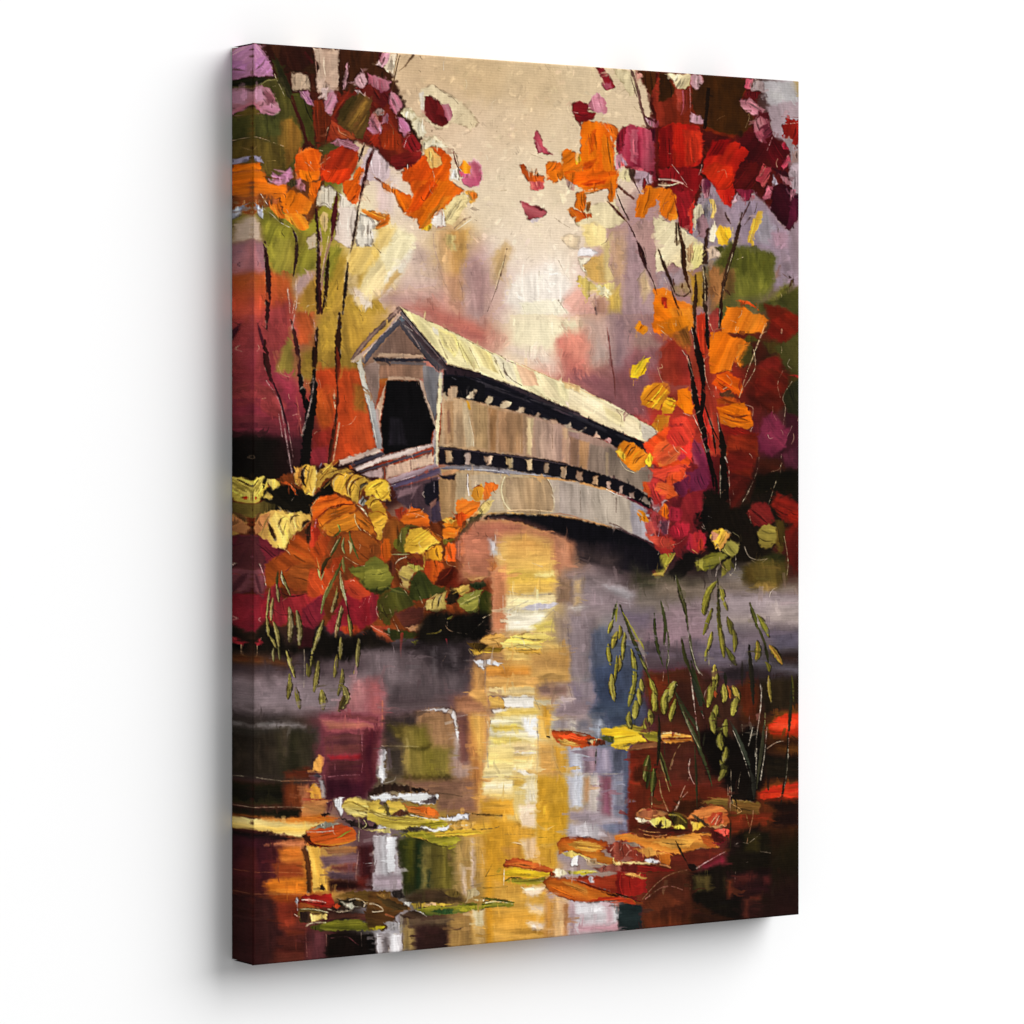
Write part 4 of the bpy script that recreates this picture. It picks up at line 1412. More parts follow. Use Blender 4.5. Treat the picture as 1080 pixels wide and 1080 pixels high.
P f4dcc4 s1.2: 980 600 1090 630 1090 690 1000 650
S 4 6c5c3c k.3: 155 130 190 220 220 300
S 4 8c7448 k.3: 180 160 240 270 290 360
S 4 8c7448 k.35: 250 190 330 350
S 4 5c4c3c k.25: 435 250 470 340 510 420
S 5 4c4030 k.2: 510 310 520 370 570 430 650 480
S 4 8c7450 k.35: 20 130 60 220 90 280
S 4 8c7850 k.4: 90 150 140 240
S 5 6c5440 k.3: 470 240 540 290 600 310
S 5 8c7050 k.3: 230 130 340 190 430 240
S 5 c88858 k.2: 600 300 760 370 920 440 1080 490
S 5 9c7858 k.4: 680 490 860 580 960 620
T 600 340
P f0dcb0/f2e0b8/e8d4a8 s1.2 d30 n.14: 0 500 160 570 340 640 440 700 520 760 540 880 420 850 260 780 100 700 0 660
P f0dca0/f2e2b4 s2 d30 n.15: 260 640 400 700 420 800 300 760
P d0c4b0/c8bca8/dcd0bc s1 d30 n.2: 540 750 640 810 700 870 780 920 680 950 640 960 560 880
S 5 e0a870 k.2: 0 470 160 545 320 615
S 4 8c7860 k.35: 360 660 400 720 390 790
S 4 7c6c58 k.4: 540 750 540 850
S 4 6c5c4c k.4: 570 800 640 940
@painted_bridge/eave
T 0 0 1
P 14141e/181824/101018 s.8 d25 n.3: 470 386 472 384.4 501.7 392.8 519.7 399.7 549 409.4 571 419 593 428.9 616.7 440 636 448.3 655.6 456.7 672 463.6 683 469 694 478 692 486 676 480 655 474 648.6 472 639 465 625 460.8 611 455.3 598.9 449.7 580.8 444.2 562.8 439.3 546 435 529 431 511 426 492 422 467 418 468 395
T 460 340
P 3c3038/342a34 s.9 d20 n.2: 90 320 300 380 460 440 660 510 820 585 960 640 1090 690 1090 720 900 650 720 570 480 460 260 390 100 345
S 30 4a464e/3c3840 o.8 y.4: 260 440 440 500 620 560 760 610 1000 680
S 20 44404a o.7 y.5: 140 370 300 430 420 480
S 14 504050 o.8: 900 660 1030 710
T 600 340
S 26 3c3c44/2c2c34 o.7 y.4: 0 690 160 770 330 840 460 890
S 12 584850 o.6: 40 690 140 740
T 360 310
P 2c2028/3a2a34 s.8: 780 560 830 545 930 570 1060 600 1060 640 900 620 800 610
P 16161c/101016 s.8: 770 620 860 620 1000 650 1090 690 1090 810 1000 800 900 770 770 750
S 8 54545c k.2: 840 635 870 650
@painted_bridge/siding
T 0 0 1
P c0a078/b8966c/b49070/b0907c/a88878/a08474/988070 s.8 d88 a10 n.14: 467 417 492 421 511.4 425 529.4 430 546 434 562.8 438.5 580.8 443.5 598.9 449 611 455 625 460.5 639 465 648 471 655 474 676 480 690 486 688 530 679 521 665 511.4 642.8 503 617.8 496 593 489 575 485 543 480.8 512.8 478 463 472
T 460 340
P c4a480/b89870 s1 d88 a2 n.18: 45 560 200 590 250 720 280 960 40 930
P d0bc98/c8ae88 s1.5 d88 n.15: 200 600 240 620 290 940 230 950 200 760
P a8845c/b08c68 s1.2 d88 n.2: 60 600 130 600 130 940 60 920
P b08458/a87c50 s1.5 d88 n.18: 400 650 460 660 450 980 410 970
P b09064/b8986c s1.5 d88 n.18: 270 610 390 640 390 960 300 950
P b48c64/ac8460 s1.5 d88 n.2: 470 670 660 700 660 1000 480 980
P e0c898/d8bc8c s1.5 d88 n.2: 690 720 740 730 720 1010 690 1000
P b09080/b89a84 s1.5 d88 n.22: 750 740 950 790 960 1060 760 1030
P d8b48c/c8a07c s1.4 d88 n.2: 960 800 1000 800 1000 1080 965 1080
P a4847c/9c7c74 s1.5 d88 n.18: 1010 820 1080 850 1080 1090 1010 1080
P 7c5444 s1.5 o.7: 85 680 100 660 105 830 85 840
P e0a828/d89820 s.7 n.2: 230 590 255 620 262 660 245 665
S 5 e8d8b8 k.3: 250 720 280 860 285 940
S 4 8c6c54 k.3: 880 760 885 960
S 4 c8a880 k.4: 640 700 640 980
S 4 8c6848 k.45: 560 690 560 980
S 4 8c6848 k.4: 330 630 330 950
S 4 e0c8a0 k.5: 600 900 600 1000
T 590 460
P c09c80/b89078 s1.5 d88 n.2: 20 20 75 30 70 230 20 220
P a07c64/98745c s1.5 d88 n.2: 80 0 150 30 140 230 80 220
P c0946c/b08458 s1.5 d88 n.22: 150 30 230 50 210 260 150 240
P 988474/907c6c s1.6 d88 n.18: 230 60 360 90 370 300 220 260
P 8c7c6c/887868 s1.8 d88 n.18: 360 80 460 120 560 260 680 260 690 330 640 420 540 380 380 300
P b09878 s1.2 d88: 350 120 370 130 370 300 350 290
@painted_bridge/rafter_end *
T 460 340
P d8bc98/c8a480 s.7 n.2 r1.2: 85 540 110 490 150 480 170 520 150 560 110 590
P c8b490 s.7 r1.2 n.25: 45 560 50 530 75 540 90 580 60 585
P d4bc98/e0ccac s.7 n.25 r1.2: 230 580 250 530 290 500 310 520 290 570 250 590
P d8c4a0/ccb48c s.7 n.2 r1: 365 600 390 555 435 570 430 600 390 630
P dcc8a4/ccb490 s.7 n.2 r1: 480 640 520 590 570 605 550 645 510 655
P d8bc98 s.7 n.2 r1: 605 680 630 640 680 650 660 685
P a89078 s.7 r1: 740 715 770 680 800 690 780 730
P c8a488 s.7 r1.2: 860 740 910 735 930 770 890 770
P b8a48c s.7 r1.2: 970 780 1020 755 1030 800 990 800
S 6 c8b090 k.2: 160 570 220 580
T 600 340
S 14 b8a488 k.2: 0 820 80 830 130 800
P d0a890 s.7 r1.2: 175 870 215 835 240 880
P c89490/d8a8a0 s.7 r1.2: 270 890 300 875 330 890 310 920
@painted_bridge/gable
T 360 310
P 8c6c58/94745e/7c6050 s1 d85 a90 n.14: 440 230 520 320 620 460 620 640 280 640 170 560 190 500 280 400
P 8a6a58/7c6458 s1 d85 n.16: 440 250 520 340 600 470 420 450 250 460 360 330
P a07c64/987058 s1.2 d88 n.18: 280 540 640 545 620 640 280 640
P 9c8478/8c7468 s1 d80 n.16: 165 560 260 510 290 540 285 740 260 860 210 730
P 807c7c/747478/8c8684 s1 d85 n.14: 620 540 700 560 750 600 740 800 710 990 660 860 620 680
P d0b090/c09c80 s.8 d0 n.2: 280 450 430 455 640 460 640 485 440 490 270 480
P 33303e/2c2a34 s.8: 240 485 440 490 660 490 660 510 440 515 250 510
S 18 6c6c78 : 380 522 640 530
P c8a88c/b89478 s.8 d0: 350 630 440 625 590 640 590 660 460 660 350 655
P d8b89c/c8a080/ddc0a8 s.8 d-70 n.15: 345 660 330 740 310 880 290 960 265 940 265 870 300 780
P c8a88c/b8a090 s.8 d75 n.15: 590 650 620 660 650 800 690 900 710 1000 690 1000 640 870 600 720
S 5 c0a890 k.3: 285 530 285 720
S 6 e0c8a8 k.3: 640 780 690 910 715 1010
T 360 400
P c8a890/b8a09c/a89890 s.8 d80 n.15: 250 230 290 220 290 330 305 400 310 520 285 540 260 440
P b8a0a0/c8b4b0 s.8: 690 330 715 370 715 540 690 490 700 420
P c0a890 s.8: 640 170 690 260 715 350 700 370 660 280
@painted_bridge/bargeboard
T 360 310
S 34 54403c/94786a/6a504c : 440 110 340 210 190 360 85 500
S 28 d8b8a0/b8988c: 440 170 350 280 240 390 110 495
S 8 e8d4bc k.15: 445 165 370 260 250 380 150 490
S 38 4c4c58/5c5c68: 455 200 350 300 250 410 170 515
P c0a890 s.8: 70 510 150 450 170 480 100 520
S 40 4a3c44/5a4a54: 460 200 540 290 650 410 760 540 790 560
S 24 7c7478/6a6068: 455 140 560 260 660 380 790 520
S 40 5c5860/44404a: 460 230 560 360 680 500 750 570
S 10 a89088 k.2: 480 240 560 350 600 420
S 22 3c3038/4c3c44: 650 400 740 500 800 560
S 8 b8a898 k.3: 465 230 540 280
P 5c7480 s.9: 440 180 460 165 480 200 460 215
S 9 2c2428 : 455 120 600 300 720 440 800 550
@painted_bridge/corner_post
T 360 310
P d8d4bc/b8b4a4/a4a4a0 s.8 d78 a10 n.12: 115 515 150 490 165 540 190 680 250 840 270 960 285 1090 245 1090 215 900 160 700
S 6 e8e0cc k.2: 120 530 150 640 200 840 245 1040
@painted_bridge/corner_post.001
P e4dcc0/f0e4bc/a8a8a8 s.8 d88 a0 n.1: 745 590 770 600 765 760 745 960 735 1090 715 1090 720 960 740 780
@painted_bridge/corner_post
T 360 400
P e0dcc8/b4b4b0/9c9c9c s.8 d78 a10 n.12: 150 0 190 20 250 200 275 360 305 440 310 530 270 530 240 370 190 160
S 6 ece4d4 k.2: 155 20 200 160 240 330 265 480
@painted_bridge/corner_post.001
P e4d8b4/f0e6b4/dcd0a0 s.8 d88 a0 n.1: 740 0 768 0 755 180 740 400 738 660 712 670 712 520 718 300
P a8a8a8/9498a0 s.8: 705 520 720 400 715 670 700 640
@painted_bridge/doorway
T 360 400
P 0f0e10/131114/0c0c0e s.8 d85 n.2: 345 10 590 15 640 170 710 370 690 420 680 490 500 530 320 575 300 330 330 130
P 26222a/1e1c22/2a2630 s2 d85 n.35: 370 290 460 300 480 420 500 500 360 500
@painted_bridge/ramp
T 360 400
P e0ccb8/d0b4a4/dcc8b8 s.9 d-22 n.18 r1.2: -20 610 120 570 270 520 310 545 180 600 50 640 -20 660
P 40384a/4a4454/383040 s.9 d-20 n.2: 60 640 180 590 310 550 330 580 200 630 80 670
P d4c0b8/e0ccc0/c8b0a8 s.9 d-20 n.18: 90 670 330 580 500 530 690 485 700 510 530 570 300 630 120 700
P 4a404c/54485a s.8 d-20 n.2: 120 700 300 650 500 580 690 530 690 545 480 610 320 665 140 710
P e0c0a4/d8b498/d0ac94 s.9 d80 n.14 e7c5c54: 330 665 520 610 690 555 705 640 560 690 340 760
P b89890/c8b0b0 s.9 d80 n.14: 150 720 320 665 320 750 210 750
S 8 8c6c60 k.2: 525 610 530 700
S 8 7c6864: 318 660 320 745
P c8aca8/a890a0/7c6480 s.9 d-22 n.2: 340 760 560 690 720 640 740 660 560 740 380 800
P 544468/60507a/6c5470 s.9 d-22 n.2: 370 800 560 740 740 670 860 670 740 720 560 780 400 830
S 6 d8c0c8 k.3: 380 790 560 730
S 10 b898a8 k.2: 560 800 740 750
@painted_bridge/abutment
T 360 400
P 5a4250/604654/4a3848 s1.2 d85 n.16: 400 830 560 785 730 740 750 860 740 1090 640 1090 480 960 420 920
P 1c1a28/22202c s1.5 d85 n.2: 630 800 700 770 745 770 750 860 730 960 650 960 620 880
P 4c3c54/403450 s1 d80 n.2: 680 960 740 920 770 1090 690 1090
P a07464/885c54 s.9 d-60 n.2: 670 950 690 920 725 900 715 950 680 985
P 8c6c7c s1.5: 420 850 600 800 560 860 430 900
S 4 c8a0a8 k.4: 530 780 530 900
S 5 c8b8c8 k.3: 705 780 705 860
@painted_bridge/girder
T 0 0 1
P 14121a/1a1822 s.8 n.2: 463 471 512.8 477 543 480 575 484.5 593 488.5 617.8 495.5 642.8 502.5 665 511 690 527 690 540 663.6 524 642.8 515.6 615 508.6 590.6 504.4 562.8 500 532 494.7 499 491 463 490
T 460 460
S 8 5c4c58 o.8: 20 90 200 105 380 130 600 155 830 190 1000 220
@painted_bridge/girder_post *
T 460 460
P d8bc94/c0986c s.7 n.25 r1: 60 105 118 108 125 200 75 205
P a89080/bca89c s.7 n.25 r1: 215 130 260 125 262 220 220 220
P dcc0a4/c8a080 s.7 n.25 r1: 360 150 428 150 415 215 385 225
P ccb484/b89c6c s.7 n.25 r1: 520 165 575 160 580 240 550 248
P dcc498/c0a47c s.7 n.25 r1: 675 175 725 175 735 255 700 265
P c4a888/b09478 s.7 n.22 r1: 820 205 860 205 850 285 820 285
P ccac88/b89474 s.7 n.22 r1: 950 230 988 230 980 315 945 310
P b89c84 s.7 n.2 r1: 1065 265 1090 265 1090 330 1065 320
T 590 460
P c4a484/b0906c s.7 n.22 r1: 15 235 50 230 48 320 10 315
P b8987c/a88468 s.7 n.22 r1: 130 265 180 262 175 340 130 335
P c8a47c/b4906c s.7 n.22 r1: 250 305 295 302 292 375 255 370
P c0a08c s.7 n.2 r1: 362 340 390 340 385 400 362 395
P c8a894 s.7 n.2 r1: 455 380 480 378 475 440 452 435
P b09484 s.7 n.2 r1: 530 430 575 425 570 475 530 470
P a09080 s.7 n.2 r1: 600 480 640 450 690 500 690 540
@painted_bridge/skirt_wall
T 0 0 1
P b89468/c8ac84/c0a880/bca888/b8a894/b4a89c/a89ca0 s.8 d86 a8 n.1: 464 493 499 494 532 497.5 562.8 503 590.6 507.5 615 512 642.8 519 663.6 527 690 543 690 574 682 570 668 563.5 654 557 634 552 612 546.8 582 542 557 542 538 540.6 515 541 508 548 490 552 466 552
T 460 460
P a8845c/b08c60/a07c50 s1 d85 n.16: 20 330 130 320 150 440 120 620 40 630 20 460
P c8b08c/c0a47c s1 d85 n.14 : 150 270 240 290 250 440 230 620 130 610 150 420
P ccb898/c4ac8c s1 d85 n.14: 260 290 490 290 480 420 520 560 400 580 280 560
S 10 d8ccc4/f0e8e0: 240 290 240 380 250 450
S 12 e4d4a8 : 520 310 495 400 515 500 560 560
P c0a27c/b89870/c4a884 s1 d85 n.14 e8c7458: 530 320 600 310 840 320 890 400 900 560 720 590 580 570 530 460
P b8a898/bcaa98 s1 d85 n.14: 860 330 1090 350 1090 620 900 580 890 440
S 6 e8d8b0 k.2: 850 330 890 420 895 540
S 10 dcbc90 : 540 565 700 560 880 570
S 8 c88c68 o.8: 880 590 1000 595 1080 620
P 7c7478/9c98a0/5c5868 s.8 d5 n.2: 10 250 100 225 280 215 460 235 640 270 830 295 940 320 830 310 640 290 500 285 300 260 160 255
S 7 e8e4e4 k.3: 220 255 400 258 510 275
S 5 d8d4cc k.3: 560 280 830 300
P c89868/b07c58 s.8 n.2: 20 295 100 255 180 250 130 290 60 300
P 241c28/2c2434 s.8: 10 290 60 305 150 290 140 330 60 325
T 590 460
P c0b09c/b8aa98/b4a498 s1 d86 n.16: 0 350 180 370 380 420 540 490 640 540 640 740 560 740 460 690 320 650 160 610 0 580
P a8a0a8/b0a8b0/9c949c s1.5 d86 n.16: 540 500 640 540 720 600 680 680 650 780 560 740 540 640
S 7 7c6c60 k.2: 430 470 430 580
S 5 8c7c6c k.4: 160 390 160 600
S 7 e8e0d8 k.15: 360 405 450 450 540 465
S 6 c08c70 k.15: 0 585 120 610 260 660
S 8 6c5048 k.2: 380 660 460 690 530 740
S 5 d8ccc8 k.3: 420 690 500 745 530 760
P 8c8ca4/a4a4b8 s1: 540 500 660 560 720 610 640 580
@painted_bridge/arch_underside
T 0 0 1
P 0e0e14/14121a s1 n.2: 508 548 515 543 538 542 557 543 582 543.5 612 548.5 634 554 654 559 668 565.5 682 572 696 583 694 600 660 600 640 590 606 576 593 568 582 563 563 556 549 550.5 527 548
P 14121a/1c1820/2a2024 s3 n.2: 604 572 640 572 690 578 700 600 680 606 640 598 612 592
@painted_bush.001
T 0 0 1
P 8c2424/6c1c24/7c2420 s5 d70 n.3 r5: 692 462 715 448 736 472 740 515 734 550 730 578 705 580 692 570 682 545 692 520 688 492
T 695 460
P e0481c/e8501c/d83c1c s1 d40 n.18: -120 60 60 -80 260 20 260 140 200 260 60 260 -60 200
P f09c40/e88830/c86028 s1 d-60 n.22: -10 100 60 60 140 70 90 120 60 220 0 230
P b83040/a02838 s1 n.2 c: 75 130 110 80 160 110 200 160 120 190
P e0382c/d83024 s1.2 n.2: 100 20 190 0 260 60 250 200 180 130
S 5 f0c8a0 k.3: 80 130 130 70 210 130
P 983860/8c2c4c/a04450 s1.2 d65 n.2: 250 80 270 20 340 100 370 220 330 260 260 200
P 6c1c44/7c2450/5c1c40 s1.2 d60 n.14: 110 370 130 290 220 270 230 400 190 460 140 430
P 702050/802858/601c48 s1.2 d70 n.14: 230 280 300 250 360 280 380 370 320 420 240 420
P 8c2858/7c2450 s2 d60: 270 120 350 150 390 340 330 300
P 7c1c24/8c2428/6c181c s1.6 d70 n.18: 190 450 330 420 330 560 260 600 250 780 140 880 120 700 160 560
P 982030/a82838 s1.4 n.18 c: 50 580 90 530 170 560 160 640 90 640
P c02838/b02434/a82030 s1.6 d75 n.2: 80 700 140 650 230 660 220 760 100 780
P c8382c/b83028/a02c28 s1.2 d60 n.22: -50 760 60 760 130 800 100 880 20 900 -30 850
P b02438/c83030/982038 s1.2 d80 n.2: 210 860 230 740 360 730 350 830 300 890 240 880
P d84428/c83828 s1 n.2: 290 800 330 770 340 860 300 870
S 8 d8a058 k.2: 250 860 290 890
T 590 460
P e86028/e05820/d84c20 s1 d30 n.18: 630 350 760 340 860 380 900 450 820 480 760 440 680 470
P c84c1c s1 d70: 630 350 680 360 680 440 640 420
P 5c3438/6c4440 s1: 690 440 780 460 770 480 700 480
P e84c24/e85424 s1 c n.15: 810 330 850 270 940 260 960 300 880 360 830 370
P d8402c/e04c30 s1 d-20 n.2: 690 250 800 240 960 210 990 240 820 280 800 340 720 310
P f0700c/e86414 s.8 n.18 c: 750 570 790 515 830 540 810 630 770 610
P b84440/a83c40/c85848 s1.2 d70 n.25: 700 560 800 620 840 660 820 760 740 720 660 760 650 660 700 640
P 783860/684068 s1 n.3: 760 650 830 640 820 740 780 740
P c84838/b84030/d05840 s1.2 n.2: 660 740 760 760 840 780 860 860 760 850 680 790
S 6 b898b0 k.25: 770 640 750 760
S 6 c8a0b0 k.3: 830 640 820 740
P f0a018/e8900c s.8 n.2 c: 590 580 620 555 660 600 675 640 640 650 610 620
S 5 8c4c10 k.3: 610 580 650 630
P b8a0a4 s1 n.2: 690 480 820 490 740 580 710 560
T 600 340
P e86428/d8502c/e8783c s1.2 d-40 n.2 c: 640 960 700 900 800 900 850 960 820 1050 720 1080 650 1040
P d8402c/c83028 s1.2 d60 n.2 c: 740 860 800 790 900 800 930 880 860 940 780 930
P c83830/b03030 s1.6 d70 n.2: 600 1220 640 1180 720 1200 740 1300 700 1400 640 1380 620 1300
P e86830/d8542c s1.2 d20 n.2 c: 650 1250 700 1210 760 1240 750 1300 690 1310
@painted_bush.001
T 590 460
P f0981c/e88c14/f4a428 s.8 d-50 n.22: 430 130 450 60 500 35 560 50 620 90 690 150 660 210 580 280 520 240 460 180
P f0c840/e8b838 s.8 n.25: 430 110 460 90 510 160 500 190 460 160
P f0c030 s.8 n.25: 650 200 680 130 715 170 690 240
S 8 7c3c10 b: 490 110 520 70 540 60
S 9 7c3c10 b: 510 160 540 100 580 80
S 8 7c3c10 b: 570 210 600 170 650 140
S 4 f0e0b0 k.3: 460 190 500 250 570 280

@painted_bush
T 0 0 1
I 2: 266 502 285 500 312 492 335 490 372 490 400 505 412 530 440 540 466 545 480 520 512 510 526 512 515 545 490 570 520 590 522 625 519 668 480 680 440 682 400 676 380 690 340 694 300 690 266 702
P 6c3014/84401a/5c2414 s1.5 d60 n.35 r2: 266 520 300 500 335 500 400 520 412 545 440 552 466 550 490 545 500 560 515 590 520 625 515 660 480 668 440 672 400 668 340 660 266 660
T 260 470
P 14120c/1c170e s1.2 d40 n.25: 100 330 200 300 340 300 500 380 640 260 700 300 640 380 500 420 490 540 430 520 230 500 130 470
P 7c2858/6c2450/8c3068 s2 d80 n.16: 45 680 140 690 280 780 200 900 150 1000 150 1080 45 1080
P 6c1c30/7c2434 s1.5 d40 n.2: 90 690 200 720 320 820 260 900 150 880 100 780
P 8c3c18/9c4418/a04c18 s1.5 d40 n.18: 140 900 320 780 480 760 620 800 620 900 560 1080 140 1080
P 9c4c1c/a85420/8c4018 s1.2 d15 n.18 c: 320 960 400 890 490 900 560 980 540 1090 340 1090
P 9c3c14/a84c18/b0541c s1.4 d30 n.2: 300 740 350 660 450 700 490 800 520 900 450 900 340 860
P b0441c/c04c18 s1.4 d60 n.2: 480 760 560 660 640 700 600 820 540 900 490 840
P a0541c/94481a/8c4418 s1.2 d40 n.18: 720 690 860 640 960 700 1020 760 1000 850 860 910 760 850
P b04018/a8381c s1.4 d60 n.2: 560 1090 660 860 720 830 720 920 640 1090
P b03428 s1.2 d40: 740 1040 800 1010 860 1060 850 1090 740 1090
P c08c2c/d0a038 s1 n.2: 980 700 1040 590 1090 560 1090 700 1020 720
P d04c18/b84c18 s1 n.25 d85: 1010 850 1020 720 1060 740 1090 760 1090 880 1040 890
P e8cc50/f0d868/dcc048 s.9 d-60 n.22 r1.2: 45 260 120 230 160 250 160 310 120 380 80 440 45 440
S 26 14100c b: 155 240 135 280 130 320
S 8 3c3010 k.2: 60 300 90 260
P d8b844/e8d070 s.8 n.3 r1.4: 160 260 220 250 260 270 240 320 200 330 170 300
P c8a848/e0c860 s.8 n.3 r1.2: 120 390 160 340 200 390 190 410 150 400
P d05820 s.8 n.2: 260 275 310 275 360 320 390 380 370 370 330 310
P d03c10 s.8 c: 58 400 70 390 80 402 68 412
P 3c3418/6c5c28 s1 n.3: 45 450 120 420 220 440 220 500 80 540 45 560
P c89448/dcb058/e8c860/d8a84c s.9 d70 a10 n.22 r1.2: 60 620 80 540 140 510 220 490 300 500 420 510 490 520 480 580 420 640 340 680 320 720 290 790 200 770 160 720 100 690
P c8884c/b87848 s1 d70 n.2 c: 60 600 90 540 170 510 180 580 110 640 70 680
P ecc85c/f0d070/e4bc50 s1 d70 n.22: 170 560 220 510 290 540 330 600 310 700 290 770 220 770 170 700
P dcb050/e8c468 s1 d75 n.22: 330 530 440 520 480 560 420 620 350 660 320 600
S 30 4c2c14/2c1c10 b: 170 590 195 660 220 720
S 16 6c4c28 b: 70 580 85 530 110 510
S 9 6c4c20 b: 240 620 260 560 290 540
S 9 5c3c1c b: 330 590 350 540 400 530
S 24 4c3018/2c1c14 b: 420 630 440 590 480 570
S 12 a07c40 b: 110 680 140 590 180 520
S 8 8c6c3c k.2 b: 270 700 290 620 310 560
P 2c1c14/3c2414 s.9 n.3: 440 650 490 580 500 640 470 740 450 700
S 5 f0d8a0 k.3: 250 770 310 800 330 830
S 5 e0b888 k.35: 450 740 480 800
P f0c858/e8b440/f4d46c s.9 d-78 a0 n.2: 360 230 390 170 450 145 520 150 540 200 540 300 500 380 450 380 400 310 370 290
P e0a048/d89838 s1 d-75 n.2: 360 230 390 170 430 150 420 260 430 330 390 300
S 26 3c2414/2c1810 b: 455 155 425 200 430 270 450 310
S 10 b88838 k.2: 500 180 480 260 490 340
S 5 f0e4c8 k.3: 530 190 530 280 500 360
S 10 8c8cb0 k.2: 570 135 555 165
P c89838/dcb048/b88830 s.9 d-45 n.25: 530 230 560 180 620 160 700 180 760 170 820 200 660 230 600 260 560 320 530 330
S 9 6c4818 b: 600 220 680 190 780 170
S 8 7c5418 k.2: 560 260 620 190
P d85c20/e06c28 s.8: 770 150 790 145 810 175 780 175
P e8b83c/d8a438/f0c850 s.9 d-70 a30 n.2: 640 300 660 230 720 210 780 210 860 220 920 250 930 290 880 330 850 420 830 440 790 400 730 370 660 340
S 14 5c3018/7c4c24 b: 650 320 645 260 690 215 740 230
S 12 d8b870 b: 665 330 660 270 700 230
S 12 8c5c20 b: 770 370 760 290 800 230 850 210
S 10 f0d890 k.1 b: 780 380 770 310 820 245
S 12 7c4c1c b: 790 390 785 320 830 260 890 240
S 14 6c4018 b: 930 270 880 300 860 350 850 410
P e8bc38/f0c840/dcac34 s.9 d-40 n.18: 890 330 930 280 1000 250 1060 260 1090 300 1090 420 1020 410 960 380 900 380
S 24 3c3420/6c6450 b: 860 340 880 300 920 290
S 9 8c7028 b: 960 320 1000 290 1030 280
P 8c8c80/c8c8c0 s.8 n.4 r1.4: 850 430 880 380 910 400 900 450 880 460
S 12 d8c890/f0e8c8 b: 840 450 890 490 920 540
S 10 14120e k.2: 870 440 890 400
P dcac34/d09828/e0b444 s.9 d-30 n.18: 900 440 940 390 1000 400 1060 480 1070 560 1030 640 1000 700 960 620 930 540 930 490
S 8 7c4c14 b: 930 480 960 420 1010 400
S 7 9c6418 b: 930 520 1000 500 1070 540
P dc5c18/e06c1c/d05014 s.9 d-15 n.16: 490 480 500 430 560 390 680 365 720 390 800 430 810 450 700 460 600 490 540 560 500 560
P e08018/d87018/e48c20 s.9 d-20 n.16: 540 560 620 490 720 460 820 450 830 480 800 510 680 530 600 590 560 620
P dc8c20/e09424/d07c1c s.9 d-20 n.16: 560 630 640 570 740 520 830 510 840 560 860 640 700 660 640 690
P c87820/d07c1c s.9 d40 n.18: 820 510 850 490 920 560 960 620 980 680 900 640 850 600
S 14 7c2410 b: 540 550 620 480 720 450 810 445
S 7 a85414 b: 560 630 650 550 760 510 830 505
S 7 f0c080 k.3: 500 530 490 470 530 410
S 7 e8d0a0 k.2: 820 520 830 590 870 640
S 7 e8c080 k.3: 890 640 950 690
P c8341c/d84428 s.8 n.3 r1.4: 490 640 510 600 540 540 550 600 560 680 500 780 480 740
S 9 d0a0b0 k.4: 530 560 515 640
S 7 d8b8a8 k.4: 480 700 500 640
P 607028/7c842c/6c7828/8c9034 s1 d-12 n.18: 770 920 860 920 960 870 1000 850 1040 890 1080 900 1090 1090 880 1070 860 1010 800 980
P 4c5420 s1.4: 860 1010 1000 1060 1090 1080 1090 1100 900 1090
S 14 a4a848 o.8 y.3: 900 1000 1000 970 1090 950
S 5 d8b888 k.3: 740 840 860 910 960 900
T 390 500
P 8c5018/9c5c1c/70421a s1 d85 n.2: 90 480 120 370 180 340 250 380 260 420 220 480 160 600 120 620 90 560
P d06014/b85018 s1 d85 n.25: 80 590 100 480 150 500 160 620 120 670
P 8c4c1c/7c3c18 s1.2: 0 540 60 530 80 600 0 660
P 6c7c2c/849034/5c6c24 s1 d-10 n.18: -40 680 40 620 130 690 160 760 180 800 120 880 40 910 -40 890
P 384016/2c3414 s1.5: -40 870 100 880 160 840 140 910 20 930
P e0681c/e8741c/d05c18 s.9 d-10 n.18: 220 350 250 290 320 250 380 260 450 320 450 390 360 400 280 380
P a83c1c/8c2c20 s1 n.2: 190 270 260 250 290 280 240 340 215 350
S 5 f0d8c8 k.4: 280 310 340 300 420 330
S 24 7c6028/4c3c14 b: 250 410 300 395 370 400
P 54601c/6c6828/747420 s1 n.4 r1.6: 180 520 250 410 300 400 280 470 260 560 280 610 200 600
S 8 c8c490 k.4: 250 410 230 480 250 560
P e8b83c/dcac34/ecc048 s.9 d-35 n.16: 270 500 300 430 370 405 420 420 480 460 540 520 500 540 430 580 410 610 330 600 260 590
S 7 a88420 k.2: 280 490 320 500
S 7 8c6818 k.2: 300 540 360 545
S 8 6c4c18 b: 430 580 470 545 540 540
P e0a02c/e8a824/d89424 s.9 d80 n.2: 425 600 470 555 550 540 550 660 480 660 420 640
P e88c20/d87820 s.8 n.2 d50: 450 430 500 460 550 490 540 520 480 470
P d8a038/e0a840 s.8 n.2: 400 600 420 590 425 680 430 740 415 700
P c8501c/d85c18/a83818 s1 n.3 r1.5: 420 660 500 660 560 680 540 740 490 840 440 780 410 740
S 6 1c0c08 k.3: 490 660 500 700
P 5c1c10/481408/6c2414 s1 d-50 n.2: 490 840 540 740 620 690 680 740 720 800 700 850 610 870 540 850
P f09820/e88414/f0a838 s.9 d-75 n.2: 555 390 600 330 660 340 690 390 640 410 600 420
P e8bc54/d8a840 s.8 n.25: 550 345 600 330 650 345 620 370 570 375
P f0881c/e87c18/e89424 s.9 d10 n.22: 555 420 600 400 660 420 690 400 660 480 620 490 560 490
S 6 8c4c14 b: 560 410 620 400 680 420
P 7c6c20/8c7c28 s.9 n.3: 560 490 620 490 650 500 600 530 560 540
P f0641c/e8581c/e07020 s.9 d80 n.22: 570 560 600 520 650 530 660 600 650 660 570 660
P c85c28/d86824 s.9 n.22: 660 530 720 520 760 550 700 620 670 600
P e8781c/f08c24/e06814 s.8 d-30 n.22: 650 220 680 195 760 200 840 210 830 260 760 330 690 370 660 310
